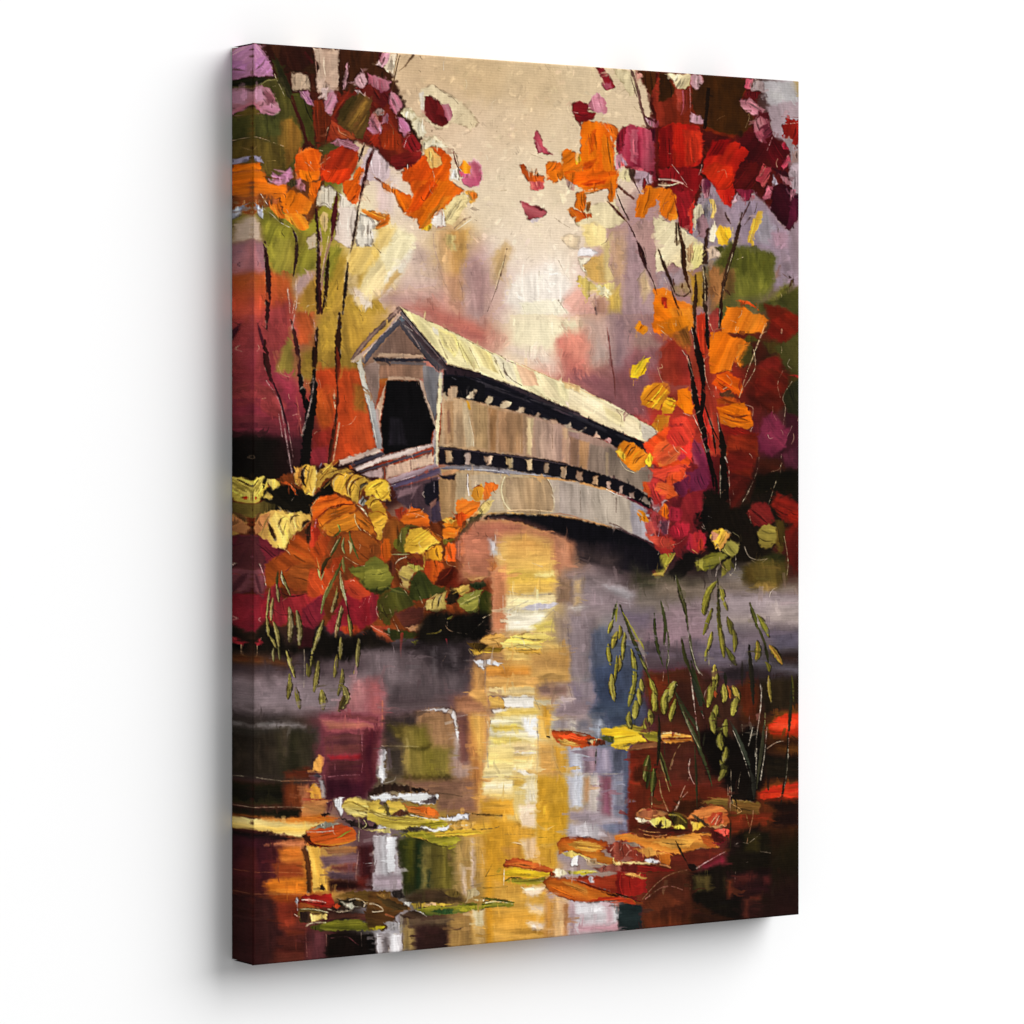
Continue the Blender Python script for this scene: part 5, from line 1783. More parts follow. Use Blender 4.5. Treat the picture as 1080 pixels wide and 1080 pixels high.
P e85414/e04c14 s.8 n.25: 650 310 690 290 740 320 690 390 660 370
P e8a82c/dc9828 s.9 d80 n.2: 770 170 790 100 850 80 870 120 850 200 800 210
P e87c28/e06c20/e88830 s.8 d70 n.2: 860 130 880 70 940 65 975 80 970 120 920 150 900 190 860 200
P e0c478/d8bc6c/e8d08c s.8 d-50 n.22: 810 310 850 230 900 195 945 200 910 270 870 310 830 330
S 6 8c6c38 b: 810 300 850 230 900 190
S 8 a85018 b: 780 110 820 90 860 100
P 3c3820/54502c s.9 n.3 r1.4: 740 360 790 310 880 300 830 350 780 380 720 430 690 450
P 4c3c28/34301c s1 n.25 r1.2: 670 500 690 430 740 380 790 370 740 430 690 480 680 520
P b06c50/8c4c40 s1: 650 520 690 500 690 660 650 640
P e0902c/e89c38/d88020 s.9 d-20 n.22: 720 640 760 580 800 600 800 650 720 680
P f09424/e88418/e07820 s.9 d60 n.22: 810 600 860 545 900 590 930 680 950 700 880 690 830 660
P e08c2c/f0a040/d87828 s.9 d8 n.22: 705 690 800 660 870 680 950 720 900 740 780 720 720 720
S 6 6c2c14 k.2: 800 600 850 550 900 590
S 6 8c3c1c k.2: 880 690 940 720 960 670
S 8 4c5020 b: 770 580 790 640
P d88030/b86028 s.8 n.25: 920 700 950 650 965 700 930 740
P 2c3414/38401a s.9 n.2 c: 810 760 840 715 900 725 915 760 870 790
P d8a848/b8883c/e0b860 s.9 d-15 n.25: 710 760 800 730 820 760 900 780 860 800 760 810
P 1c2c18/243818 s1: 760 830 860 810 880 850 820 880 770 860
P d0b464/c8b058/b89860 s.9 d20 n.18: 210 760 240 710 300 685 370 690 400 720 340 740 310 800 290 890 240 820
P a8a848/98a03c s.9 n.2: 300 690 370 680 410 730 340 745
P 3c4818/445020/343c14 s1 d70 n.18: 300 890 330 770 370 735 420 760 480 840 560 870 580 900 500 920 380 960 300 950
P 485420/545c28/3c4418 s1.2 d20 n.18: 60 960 130 890 220 850 290 900 320 980 240 1000 80 1040
P b8a058/c8b060/a89448 s.9 d-75 n.2: 420 1030 440 960 520 910 580 890 570 960 580 1030 490 1050
S 9 2c2410 b: 475 1020 480 960 500 930
S 9 2c2410 b: 520 1010 525 950 545 920
S 8 d8c478 k.2: 420 1010 440 960 510 910
P 1c160c/2c2014 s1 n.4 r1.4: 570 960 600 890 660 870 680 930 640 980 600 1010
P d8b058/c8a850/a88c3c s.9 d-25 n.25: 600 890 680 850 760 840 760 880 700 920 650 890
P 84983c/94a840/708030 s.9 d-20 n.18: 655 960 720 910 780 890 860 880 830 960 820 1060 740 1050 680 1010
S 10 b8c868 o.8 y.3: 690 990 760 950 830 920
P 3c4814/343c10 s.9 d80 n.15: 825 1060 830 940 870 880 935 910 920 960 930 1090 850 1090
S 6 d8c8a0 k.4: 380 930 410 1010 400 1070
S 6 c8b888 k.3: 230 830 310 950
S 5 c8c090 k.3: 120 920 120 1070
S 8 98a05c/b8b880 b: 160 610 230 610 300 610
S 8 d8d0b0 k.1 b: 190 690 220 650 290 625
P 5c2c1c s1 n.2: 140 680 170 660 200 720 180 780
P 6c2818 s1 n.3: 280 640 380 640 420 680 340 690
T 260 600
P b01c34/a02438/98203c s2 d80 n.16: 45 200 140 180 160 240 140 400 60 480 45 470
P a84090/984088 s1.6 d75 n.2: 45 0 120 0 140 140 120 220 60 170
P 9c2830/8c2430/a83030 s1.5 d80 n.2: 150 180 240 100 260 200 320 250 300 420 230 440 160 380
P b0302c/a82838 s1.6 d70 n.2: 270 250 330 200 460 190 580 180 560 320 470 450 380 350
P b8441c/c04820 s1.5 d60 n.16: 480 0 700 0 640 120 580 200 490 230 460 180
P 982040/8c2038 s1.5 d60 n.2: 420 300 560 200 590 340 520 460 420 480
P a82430/901c2c/9c2838 s1.5 d60 n.18: 600 440 680 300 760 180 860 210 1000 200 990 340 930 430 830 490 700 470 640 500
P c04420/b03c24/a83424 s1.5 d40 n.18: 740 90 820 70 880 130 960 190 860 240 760 200
P a01c28/8c1c28 s1.2: 880 220 990 200 990 330 930 420 870 400
P a8381c/b04020 s1.4 n.2: 700 440 830 420 870 470 820 520 740 490
S 10 4c1818 b: 260 180 340 210 460 190
P 584818/645420/485018 s1.2 d-60 n.18 c: 990 280 1010 220 1090 170 1090 420 1040 400
P 14100c/1a140e s4.5 d80 n.3: 60 500 140 400 230 450 310 560 400 580 450 470 520 480 560 420 620 500 760 510 870 480 960 450 1000 520 1090 560 1090 600 860 620 780 720 560 680 480 760 420 640 300 660 200 640 60 640
P 3c1418 s2 d80: 380 420 520 460 500 600 400 600
P a03c24/b84c2c s.9 n.2: 940 430 1080 440 1080 560 1000 520
P 5c3414/6c3c18/44240f s3 d5 n.25: 45 660 140 670 300 700 320 760 140 730 45 720
P 9c2430 s1.2 n.3: 60 560 100 530 130 560 80 590
T 390 620
P 8c2030/9c2434 s1.4: 0 40 50 50 60 230 20 270 0 280
P 4c5020/54581e/443c18 s1.2 d70 n.18: 60 100 140 30 300 60 340 130 230 180 130 250 70 240
P 5c2c24/6a3428/4c2820 s1.6 d-15 n.18: 190 200 300 150 400 150 410 220 360 300 260 300
P c89068/a8784c s1 d-20 n.18: 270 300 380 280 470 250 400 320 320 330
P a8442c/b85430/8c3c24 s1 d25 n.18: 20 280 90 310 160 370 190 410 120 410 60 360
P 3c4418/2c3014 s1.5: 100 320 200 320 380 340 330 380 180 400
P 120f0c/17130e s4 n.4: 400 230 470 180 580 180 660 200 740 190 830 180 930 200 930 330 820 420 740 400 640 440 480 460 380 420 350 360
P 18120e/1c1610 s5: -20 330 60 380 180 430 380 440 380 480 -20 470
S 7 c88870 k.3: 10 290 80 330 150 360
S 7 d0b898 k.3: 150 160 180 240 220 330
S 6 c8c0a0 k.3: 60 110 50 180 80 240
S 18 98c8a0/688c60 k.2: 140 310 145 340
S 16 a8a83c k.2: 590 235 630 215
S 5 a89880 k.45: 600 280 640 330 740 350
S 5 a89880 k.45: 760 350 820 290 900 220
S 5 b8a888 k.4: 860 230 930 195
S 9 7c7028 k.3: 430 350 510 340 540 320
S 24 983028/a83c30 o.8 t: 245 350 235 460 240 580
S 10 982430 t o.8: 580 390 590 450
P 6c6c24 s1 n.3: 320 410 360 400 350 430

@painted_water
# under the arch, glow
T 460 460
P b87058/c07c5c s4 d5 n.12: 180 760 300 650 480 635 640 655 760 700 900 750 1040 820 1050 900 1020 980 900 960 880 800 640 760 460 800 420 1090 180 1090
P dcac60/e4b868/e8c070 s5 d2 n.12: 520 760 700 740 890 800 890 1090 530 1090 460 900
P d8e0e0/c8c4c8 s2 o.9: 400 780 440 800 480 900 420 900
T 500 560
P dca054/e4b460/e8bc60/e4b858 s3 d1 n.14: 260 80 420 60 600 130 605 300 605 480 250 480 230 250
P d88c5c/c8805c s3 d85 n.1: 140 320 240 260 250 460 240 760 140 760 130 560
P c8845c/d0906c/b87858 s3 d85 n.12: 600 20 760 100 740 220 640 320 610 300
P ecc45c/e8bc50 s2 d0 n.2: 260 300 600 310 600 390 260 400
P f0d890 s2 d0 n.2: 460 330 600 310 600 345 470 350
P e8d098/ecd8a4 s1.5 d0 n.22: 240 490 600 470 640 540 600 600 240 610
P f0e4c0/f4ecd0/ece4c8 s2 d0 n.14: 240 600 560 600 520 720 400 760 250 760
P e8d070/e0c860 s1.5 d-20 n.2: 440 720 600 660 610 760 480 770
S 9 9c8c98 k.15: 250 610 330 570 410 530
S 9 9c90a0 k.15: 340 590 440 600 560 590 640 545
P d8d0d8/c8c0d0 s1 n.14: 370 590 440 560 600 540 640 550 560 590 440 600
S 7 a89c98 k.2: 260 460 420 490 590 475
S 6 b8a48c k.3: 250 560 330 515
S 7 a89890 k.3: 600 600 680 660
S 6 b0a090 k.3: 540 660 600 600
S 6 f0e8d8 k.1: 220 490 220 600
S 6 f4ece0 k.2: 240 640 248 760
S 6 a87848 k.4: 340 240 400 280
S 8 e8d8c8 k.3: 440 245 520 270
S 5 b8a080 k.3: 480 260 540 295
P 5c4c48/483c3c s6 o.8 n.2: 760 200 1000 280 1090 320 1090 200 800 120
P 8c7c7c/98888c s6 d0 n.14: 700 330 860 290 1090 380 1090 560 720 560 660 480
P b89c70/c8a878 s2.5 d88 n.2: 760 380 830 360 810 560 760 570
P 9c7c60/8c7058 s2 d88 n.2: 640 360 740 360 740 540 640 540
P c8bcb0/d8ccc0 s2 d0 n.14: 720 590 830 560 1020 560 920 590 760 610
S 6 f0e8e0 k.2: 740 585 880 570 1000 575
S 5 6c4c40 k.3: 680 360 740 355
S 5 6c5444 k.3: 840 330 830 440
P b09884/a89080 s4 d85 n.12: 620 640 720 660 720 1000 640 1000
P 8c7c84/988890 s4 d85 n.12: 720 620 940 640 900 900 740 1000
S 8 5c4c50 k.15: 710 740 730 900 745 1000
P c8a860/d4b068/c89c54 s3 d1 n.16: 520 820 620 840 700 880 700 1080 440 1080
P a87c54/b0845c s2.5 d0 n.2: 20 960 140 930 240 940 240 980 20 985
P dcb464/e0bc6c s2 d0 n.2: 230 900 520 920 520 980 240 990
S 6 a86c30 k.2: 220 990 450 990
P d89848/cc8838/d8a058 s2 d0 n.2: 20 1030 220 1030 440 1030 440 1090 0 1090
# right band of mist
T 590 600
P 4c4838/3c3c28/585040 s5 d0 n.2: 560 -20 700 60 860 60 1000 100 1080 90 1090 160 860 180 700 160 560 120
P 84786c/94867c s6 d0 n.12: 560 160 700 170 900 190 1090 180 1090 330 560 330
P 908088/a08c94 s5 d0 n.12: 200 170 560 180 560 300 200 340
P c0b8bc/a8a0a8 s2.5 d10 n.2: 340 130 460 130 570 200 540 240 420 190
S 6 d8d0d0 k.3: 460 250 560 270
S 6 d8d0d0 k.3: 480 220 560 210
P 947898/a08098/8c7090 s5 d0 n.12: 640 400 800 370 960 380 1090 400 1090 560 900 580 640 560
P 786c84/806c84 s5 d0 n.12: 440 300 700 320 700 460 600 500 480 400
P 605060/6c5c70/504048 s5 d0 n.16: 620 560 820 600 1000 580 1090 600 1090 760 900 740 680 740
P 4c5c7c/586c88/445878 s3.5 d85 n.14: 240 480 340 450 440 520 600 620 640 760 640 900 620 1090 300 1060 240 760
P 3c5478/34507c s3 d85 n.12: 260 760 400 700 560 760 560 1090 300 1060
P 8c7c88/98888c s4 d85 n.12: 70 500 230 470 230 820 80 820
P 948498/a090a0/807088 s2 d88 n.14: 80 860 260 850 290 1000 320 1080 110 1090
P d8c4b8/e0d0c4 s3 d0 n.1: -20 860 60 860 100 1000 80 1090 -20 1090
S 7 6c5c68 k.2: 65 860 90 960 110 1060
P 7c1c18/8c2018/6c1814 s2.5 d0 n.18: 640 780 820 790 960 770 1000 900 1090 980 1090 1090 700 1090 640 900
T 695 590
P 7c6c5c/8c7c6c/6c5c4c s5 d0 n.14: 0 160 260 180 580 170 860 180 1070 160 1070 280 600 300 0 260
P 5c4c20/6c5c28/4c3c18 s3 d80 n.2: 640 60 760 0 960 20 960 140 900 230 740 230 650 180
P 9c7c3c/a88844 s2 r2 n.4: 740 200 820 170 900 210 860 250 780 250
P a09098/a89898/a8988c s5 d0 n.1: 500 260 860 260 1070 260 1070 500 700 520 500 480
P b8a8a4/b0a098 s5 d0 n.1: 820 330 1070 320 1070 500 860 510
P 98808c/a08498 s5 d0 n.12: 60 360 320 330 340 560 60 620
P 7c6c7c/847488 s5 d0 n.12: 560 540 840 500 1070 520 1070 640 800 640 600 680
P 5c5468/646074 s4 d0 n.16: 820 560 1070 540 1070 680 900 700
P 6c6074/786c80 s5 d0 n.14: 260 620 600 640 660 800 500 880 300 800
P 2c1c18/3c2820/241814 s4 d5 n.2: 860 720 1070 720 1070 800 940 800
P 5c5868/6c6878 s4 d0 n.14: 660 720 900 790 1070 810 1070 880 860 860 660 860
P 481c1c/5c2420/401818 s3 d85 n.2: 220 880 340 860 380 940 340 1090 240 1090
P 3c3034/2c2428 s4 d85 n.18: 480 820 680 800 1070 880 1070 960 640 960 480 900
P 5c1814/7c1c14/681410 s2.5 d85 n.22: 600 960 700 900 760 960 760 1090 610 1090
P 2c2414/342a18/241c10 s3 d85 n.22: 760 920 1070 900 1070 1090 760 1090
P 6c1c1c/5c1818 s2.5 d0: 80 850 220 840 260 960 200 1090 80 1000
T 695 720
P 4c1c1c/581c1c/441818 s2.5 d85 n.18: 140 0 380 0 440 100 440 360 300 360 140 200
P 6c1c1c/741c1c s2.5 d0 n.2: 0 330 200 340 300 400 300 480 120 460 0 480
P 5c181c/701c20/641a1c s2.5 d0 n.16: 0 460 260 480 380 660 420 860 300 900 100 880 0 860
P 7c1c20/8c1c20/6c181c s2.5 d0 n.18: 0 700 300 760 540 700 540 890 320 890 0 880
P 0f0b08/140e0a/120c0a s2.5 d5 n.25: 300 380 420 360 560 420 700 300 820 460 820 700 740 900 540 890 480 720 400 660 330 520
P 140e0a/1c140e s2 d5: 540 600 740 580 740 900 560 890
P 3c2018/44281c s3 d85 n.2: 440 100 540 120 560 260 640 230 700 300 560 420 440 340
P 6c1814/7c1c14 s2.5 d85 n.18: 600 40 760 40 780 260 700 320 620 220
P 2c2214/342818/241c10 s3 d80 n.2: 780 0 1070 0 1070 230 940 220 860 260 780 240
P d83418/e03c1c/c82c14/b82410 s2 d5 n.2: 830 330 880 270 960 225 1070 230 1070 420 900 430 830 400
P f04c2c/e04420 s1.5 d5 n.2: 840 340 900 300 1060 310 1050 340 900 370
P 3c1410/54200f/2c140c s2 d8 n.25: 800 430 1070 430 1070 520 960 500 840 520
P 5c3014/6c3c18/4c2810 s1.5 d10 n.25: 880 500 1060 480 1070 560 980 540
P 1a150e/221a10/1c1810 s2.5 d5 n.22: 800 540 960 560 1070 560 1070 740 800 740
P c02818/d83418/a81c14/901814 s1.5 d2 n.22: 740 830 860 780 1070 750 1070 910 740 900
P e04020/d03018 s1.2 d3 n.25: 760 850 1060 820 1060 870 760 880
P 2c1410/241410/3c1814 s2 d2 n.22: 0 880 300 890 340 960 200 990 0 980
P 1c100c/2a1610 s2 d2 n.2: 840 910 1070 900 1070 990 900 1000
P 8c1c18/9c2018/7c1814 s1.6 d2 n.2: 640 980 860 990 900 1040 860 1090 480 1090 520 1040
P 2c1412/1c100c s2: 880 1000 1070 960 1070 1090 840 1090
# left mist and reflections
T 260 600
P 4c4044/5c4c54 s5 d0 n.12: 45 740 320 760 520 780 800 720 900 680 1090 620 1090 760 800 800 45 820
P 847880/8c7c84/907f88 s5 d0 n.1: 45 860 300 850 700 880 900 800 1090 700 1090 900 960 1090 45 1090
P 988490/8c7c88 s5 d0 n.08: 60 820 500 840 500 1000 60 1000
P b08484/b87c7c/c08078 s4.5 d85 n.1: 820 850 1000 830 1050 960 1050 1090 700 1090 760 960
P a86c70 s4 : 740 1000 1030 1010 1030 1090 700 1090
S 16 c88068/c89078 y.3: 1045 920 1045 1090
T 390 620
P 7c6c74/84747c/786870 s5 d85 n.1: -20 480 130 480 380 500 440 600 400 800 200 960 130 960 -20 700
P 60545c/685a60/54484e s4 d85 n.1: 330 500 500 560 700 680 720 780 400 900 150 920 180 740 360 700
P 443a40/3c3438/2c2428 s5 d85 n.12: 380 440 740 420 780 560 760 680 560 640 460 540
P 5c5058/64585e s3 d85: 580 620 760 680 700 780 560 740
P 746a72 s2 d85 n.1 o.8: 450 470 500 460 510 640 480 660
P 6c626a s2.5 d85 o.7: 620 470 680 480 670 600 630 620
P 5c4c50/6c5c60/5c4850 s4 d0 n.1: 140 840 500 860 720 840 740 920 400 930 160 950
P a85c60/b06464/985058 s4 d85 n.1: -20 700 60 690 110 780 110 1090 -20 1090
S 14 c87858/b86858 y.4: 95 860 95 960 90 1080
P 7c5c58/8c6458/785050 s4 d85 n.14: 600 840 720 800 760 860 760 1090 660 1090 640 960
T 480 680
P d89c58/dca460/c88c4c/d8a058 s3 d88 n.16: 140 130 230 200 240 380 240 560 200 1090 100 1090 100 640 120 360
P b87040/c07c48/b07850 s3 d88 n.16: 90 600 160 580 190 760 200 1000 180 1090 100 1090
P d8a070 s3 d88: 160 560 240 520 240 900 200 980
P d8a058/e0ac60 s1.6 d0 n.22: 130 340 240 330 250 500 60 500
P a87050/b07c58 s2 d0 n.2: 0 400 100 380 240 480 240 520 0 510
P 5c4038/6c4c48 s3 d88: 0 540 80 560 100 900 30 1000 0 700
S 7 d8c8c0 k.2: 0 540 80 535
S 6 b88460 k.2: 80 545 240 545
P d8983c/dc9440/cc8838 s1.5 d0 n.22: 240 180 370 170 580 180 560 230 400 240 240 245
P dca458/d8a058/e4b060 s1.5 d0 n.2: 230 240 560 250 620 220 860 60 860 280 640 290 600 340 230 330
P c89850/b88c50/d0a45c s3 d0 n.18: 560 60 860 20 860 280 640 270 580 200
P e8c884/ecd094/e0bc74 s1.2 d0 n.2: 230 330 420 320 600 320 600 380 240 390
P 8c6c60/9c7c70 s3 d0 n.14: 620 320 720 290 860 300 860 400 640 400
P f0ead8/f4efe4 s1.2 d0 n.08: 350 395 600 385 600 480 380 480
P d8a850/e0b45c/b88440 s.9 d10 n.22 r1.4: 255 400 330 390 375 440 370 490 270 490
P f0e8dc s1 n.1: 280 490 400 490 400 520 290 525
P f0d478/e8c460/f0dc98 s1.4 d0 n.18: 400 490 600 480 640 510 640 540 310 550 310 530
P f0e0a0/f4ecd0/efe0b0/f0d890 s1.6 d0 a90 n.2: 250 560 620 545 630 780 260 780
P f0d060/e8c858 s1.4 d0 n.25: 270 620 450 600 520 640 300 660
P f8f6f0 s1.4 d0 n.06: 500 560 620 545 625 700 560 690
P f0d878/ecd070 s1.4 d0 n.25: 250 700 420 690 560 740 300 760
P e8c888/f0d8a8 s1.4 d0 n.25: 260 780 480 740 610 750 620 800 440 820 280 800
P f0ecec s1 n.06: 430 820 600 815 615 825 440 828
P f0d088/ecc878/f4dca0/e8c070 s1.6 d0 a90 n.2: 250 800 430 830 625 830 615 980 210 1000 210 970
P f4ead8/f0e4c8 s1.2 n.1: 400 930 520 950 610 985 600 1090 480 1090 560 1000
P e8c060/e0b450/f0d070 s1.5 d0 n.22: 200 1000 440 1000 560 1030 480 1090 200 1090
S 7 c0906c k.2: 440 820 560 800 615 800
S 7 9c7c60 k.25: 200 1000 380 1000 560 1020
S 8 8c8490 k.2: 230 150 228 280 228 360
S 7 98909c k.2: 245 640 240 780 250 940
S 7 a8a0a8 k.3: 255 770 320 790 370 830
S 7 8c8c94 k.2: 625 600 630 780 620 1000
S 8 787068 k.2: 400 395 480 400 580 395
S 6 b88c58 k.3: 250 120 420 120 600 120
S 8 6c5c64 k.2: 640 330 700 320
P f4f2f0/e8e8ec s.8 n.08: 140 122 260 112 310 130 340 155 240 155 225 200 200 180
S 8 e8e4e8 k.1: 65 118 150 120
S 6 a8989c k.2: 300 130 360 160 380 220
P d09c38/d8a43c/c89030 s1.5 d88 n.14: 660 460 740 460 770 470 740 640 700 700 680 600
P e0b45c s1.5 d85: 640 540 680 600 700 710 640 710
P d8c890/e0d4a4 s1.5 d88: 740 520 770 470 770 640 720 650
S 10 98a098 k.4: 600 440 650 460
S 7 6c6c64 k.4: 610 420 640 490
P d8c8a0 s1.2 d0: 600 420 760 420 860 440 760 470 660 460
T 560 740
P b0989c/a89490/989498 s3 d88 n.16: 160 140 240 120 420 120 480 230 160 220
P d8ccb8/c8bcb0 s2 d88 n.2: 280 130 340 140 340 220 290 220
P 7c7888/8c8890 s2 d88: 350 140 440 130 440 230 350 220
P 907c8c/9c8890 s4 d0 n.12: 180 0 500 0 560 60 420 120 180 110
P 345078/3c5878/2c4470 s3 d0 n.12: 500 0 740 0 740 180 620 170 520 110 440 90
P b0b4bc/98a0b0 s2 r2 n.3: 470 170 520 130 590 180 520 190 510 260 490 220
P d09c38/d8a440/c89030 s1.3 d88 n.12: 165 330 280 350 290 480 300 540 230 550 190 470
S 7 7c6c40 k.15: 165 340 180 450 230 550
P c0c0cc/d0d0d8/a8a4b4 s1.6 d88 n.12: 275 350 400 350 400 540 300 540 285 460
P 8c6c8c/9c8098/7c6484 s2 d88 n.22: 390 355 500 350 520 540 400 540
S 14 3c3c28 b: 495 360 490 470
P 9c90b0/a498ac/8c84a0 s2 d88 n.2: 500 355 620 350 630 540 500 540
P 545c6c/4c5468/687084 s2 d88 n.2: 600 360 740 370 740 540 620 540
S 12 e0d0b0/d8c8a8 k.1: 230 550 400 545 560 550 700 545
P c8ccd8/d8d8dc/c0b8c4 s1.6 d88 n.12: 275 565 400 560 390 800 290 810
P b88858/c09060/c8a488 s1.8 d88 n.22: 395 580 450 570 440 760 400 760
P d8ccbc/c8b8b0 s1.8 d88 n.15: 450 570 520 570 500 850 430 850
P 98608c/8c5484/a878a0 s2 d88 n.2: 520 565 620 565 620 860 540 880 530 720
P a4a0ac/8c8c9c/9c9cac s2 d88 n.16: 620 560 710 560 710 900 610 900
P 4c6084/44587c/546488 s1.8 d88 n.12: 710 360 742 370 742 990 690 990 710 760
P a898a8/9c8c9c/b0a4b0 s2.5 d0 n.2: 285 830 520 850 700 890 740 920 540 920 285 890
P c8c0c4/d0c8c8/b0a8b4 s1.8 d88 n.2: 280 930 500 930 540 1000 500 1040 280 1030
P 8c84a0/6c7c9c/9490a8 s2 d88 n.2: 500 940 640 920 740 920 740 990 620 1010
P d0a030/d8a434/cc9828 s2 d88 n.1: 50 560 230 560 270 600 280 800 270 1090 50 1090
P d4a458/cc9850 s2.5 d0: 50 300 160 320 190 480 230 560 60 560
S 7 e8dcc0 k.2: 45 560 40 760 38 960
P e0c888/e8d8b0/f0e4cc s1.5 d0: -40 560 40 550 40 760 -40 760
P 8c1c18/981c18/7c1814 s1.5 d0 n.22: 745 360 900 350 960 400 960 700 860 790 790 860 820 990 745 990
P 5c1410/6c1814 s1.5 d0 n.25: 780 500 860 480 940 600 880 740 780 760
P a0241c s1.2 d0 n.2: 750 600 840 600 840 680 750 700
T 390 740
P d8a04c/e0ac58/d49444 s2.5 d88 n.16: 740 100 880 100 880 340 850 500 860 680 850 850 780 850 830 560 760 340
P b87840/c08448/a86c40 s2.5 d88 n.16: 720 200 780 260 840 500 830 660 800 840 720 800 740 500
P f0d890/ecd080/f4e4b0 s1.5 d0 n.2: 900 340 1090 330 1090 560 860 580 900 480
P f0d898/f4e4bc/e8c878 s1.5 d0 n.2: 860 580 1090 580 1090 720 860 720
P d49c30/dca43c/cc9028 s1.5 d0 n.18: 850 760 1090 740 1090 860 1000 860 850 850
S 7 98908c k.2: 890 340 900 500
S 7 a89c90 k.2: 860 575 960 570 1090 575
P 3c3230/483a38/342c28 s3 d85 n.14: 130 110 360 90 360 190 270 340 140 330 100 240
P 5c5020/6c5c28/4c4420 s2.5 d88 n.16: 130 180 360 180 450 340 300 340 200 280
P 9c7450/a88058/a07c44 s2.5 d85 a85 n.12: 360 80 520 60 640 90 660 240 670 500 640 590 540 600 420 360 360 200
P 8c7c3c/80742c/948040 s3 d85 n.14: 270 200 420 180 480 340 620 360 600 590 300 590 250 440
P 54481c/5c5420 s2 d0: 300 350 460 330 440 370 360 380
P 4c4020/54481c/443818 s2 r2 n.4: 250 560 420 560 620 570 640 600 260 600
P 4c4038/3c342c s3 d85 n.16: 140 340 260 360 240 560 160 580
P a88c7c/b89888/9c8478 s2.5 d85 n.14: 620 380 700 380 760 480 760 560 680 600 620 560
P 6c4440/7c5048/8c5c50 s3 d88: 660 140 740 100 750 340 740 460 680 480
P 8c6450/9c7458/886050 s2.5 d0 n.16: 220 600 480 600 700 590 790 600 800 830 520 830 500 720 320 660
S 20 e8e0d8/c8b8b0 : 590 60 640 80 650 150
P e8e4e0/d0c8c8 s.9 n.12: 400 62 560 50 640 75 660 160 680 260 670 330 650 240 630 140 600 90 480 70
P b8a8a0 s1.5 o.8 d85: 640 240 680 300 670 450 640 420
S 8 d8c890/b8a878 k.1: 90 335 250 340 370 340
S 7 d8c8c0 k.2: 660 120 740 100
S 6 a88860 k.3: 130 180 360 180
S 6 c8b098 k.3: 740 100 890 105
P 801c28/70203c/5c1828 s2 d88: -40 200 70 200 40 600 -40 680
P d8d4d4/f0eeee/a8a0a0 s1 d85 n.2: 45 380 100 340 130 360 110 480 130 560 90 630 50 560
P f0ecea s1 d85 n.12: 60 380 95 360 85 500 110 600 70 580
P 605050/8c7c78 s1 d85 n.3: 130 345 160 350 170 520 130 520
S 9 a89c94 k.3: 30 660 120 640 200 640 290 640
S 7 d8d0c8 k.3: 100 620 180 600 200 560
P 2a1a14/3c2a20 s1 n.4 r1.6: -20 660 60 640 170 620 300 640 460 680 300 690 160 680 60 700 0 740
S 9 3c3020 k.2: 460 690 580 700 700 720
T 260 740
P 4c4640/3c3830 s4 d88 n.14: 45 200 300 180 540 200 540 300 300 280 45 300
P b0a8a8 s2.5 o.8 d0 n.2: 60 180 200 160 330 160 440 190 200 200
P 30281e/3a3226/2c2a1a/443c2c s2.5 d88 a0 n.22: 45 260 300 200 520 240 510 420 480 500 300 560 45 570
P 54483c/5c4c3c s2.5 d88 n.2 o.8: 270 220 320 200 310 420 280 460
P 6c2c18/5c2818/7c3820 s2 d10 n.25: 280 540 460 500 520 540 490 580 300 590
P 24210f/1c1a10/2c2814 s2 d5 n.25: 45 620 260 620 290 700 280 790 45 790
P 1e1c10/2a2414 s1.8 d5 n.25: 45 815 410 815 400 880 200 890 45 880
P 6c3018/7c3c1c/5c2814 s1.8 d88 n.2: 280 620 440 630 460 790 280 790
P a85c38/b87048/986040 s1.5 d88 n.2: 400 640 470 630 480 700 470 800 420 800
P c88048/d09050/b86c38 s1.2 n.25 d10: 420 790 480 760 600 740 600 830 560 860 420 880
P e8a048/f0b058 s.9 n.22 d70: 500 520 510 460 550 400 590 420 590 480 560 540
S 20 24181c k.2: 490 470 510 440
P e0a040/d89838/f0b850 s.9 n.22 d70: 480 640 530 620 570 680 570 740 490 750
P 9c98a0/b8b0a8 s.8 n.2 d60: 540 580 570 560 600 640 605 730 575 730 570 680
P 44404c s.8 r1: 510 560 540 540 565 570 530 595
S 8 e0a080 k.1: 590 560 605 640 600 700
S 10 8c3424 b: 480 740 540 745 610 740
S 9 e8b080/c88050 k.1: 260 605 400 600 520 600
S 8 c8bc9c k.25: 70 575 160 590 260 600
S 7 d8c8a0 k.2: 45 805 300 800 440 805
P 8c3c58/9c4464/803050 s2.5 d0 a90 n.16: 560 110 760 80 1000 110 1020 210 1000 480 880 600 600 570 580 300
P b06860/b8705c/a85850 s2.5 d0 n.18: 560 130 860 150 1010 180 1000 210 620 230
P 743060/803868/642858 s1.8 d0 n.2: 590 270 860 240 870 320 700 340 600 330
P a04470/983c60 s1.8 d0 n.2: 600 340 870 330 880 380 600 390
P b02828/a82430/b83424 s1.6 d0 n.2: 620 410 880 400 890 440 640 450
P 702854/7c2c58/682448 s1.8 d0 n.2: 610 450 880 450 880 560 620 570
P 5c1c34/6c2040/501830 s2.5 d88 n.18: 890 220 1010 210 970 360 970 620 900 720 620 720 610 590 860 570
P 4c1830/3c1424 s2.5 n.2: 610 600 900 620 900 740 660 740 610 860
S 5 d8b0b0 k.3: 875 240 878 400
S 6 c898a8 k.3: 620 570 740 560 860 555
S 5 c89898 k.4: 670 470 670 560
S 4 c89898 k.3: 880 470 875 540
P f0d890/ecd080/e0b858/f0dc98 s1.2 d3 a90 n.16: 45 890 200 880 440 900 560 900 620 920 520 960 440 1040 300 1010 160 990 45 970
P d07824/c86c20/d88830 s1.6 d2 n.22: 45 870 260 890 420 880 560 860 700 880 640 920 500 920 300 920 100 890
S 9 d04c18 k.1: 520 890 600 870 690 890
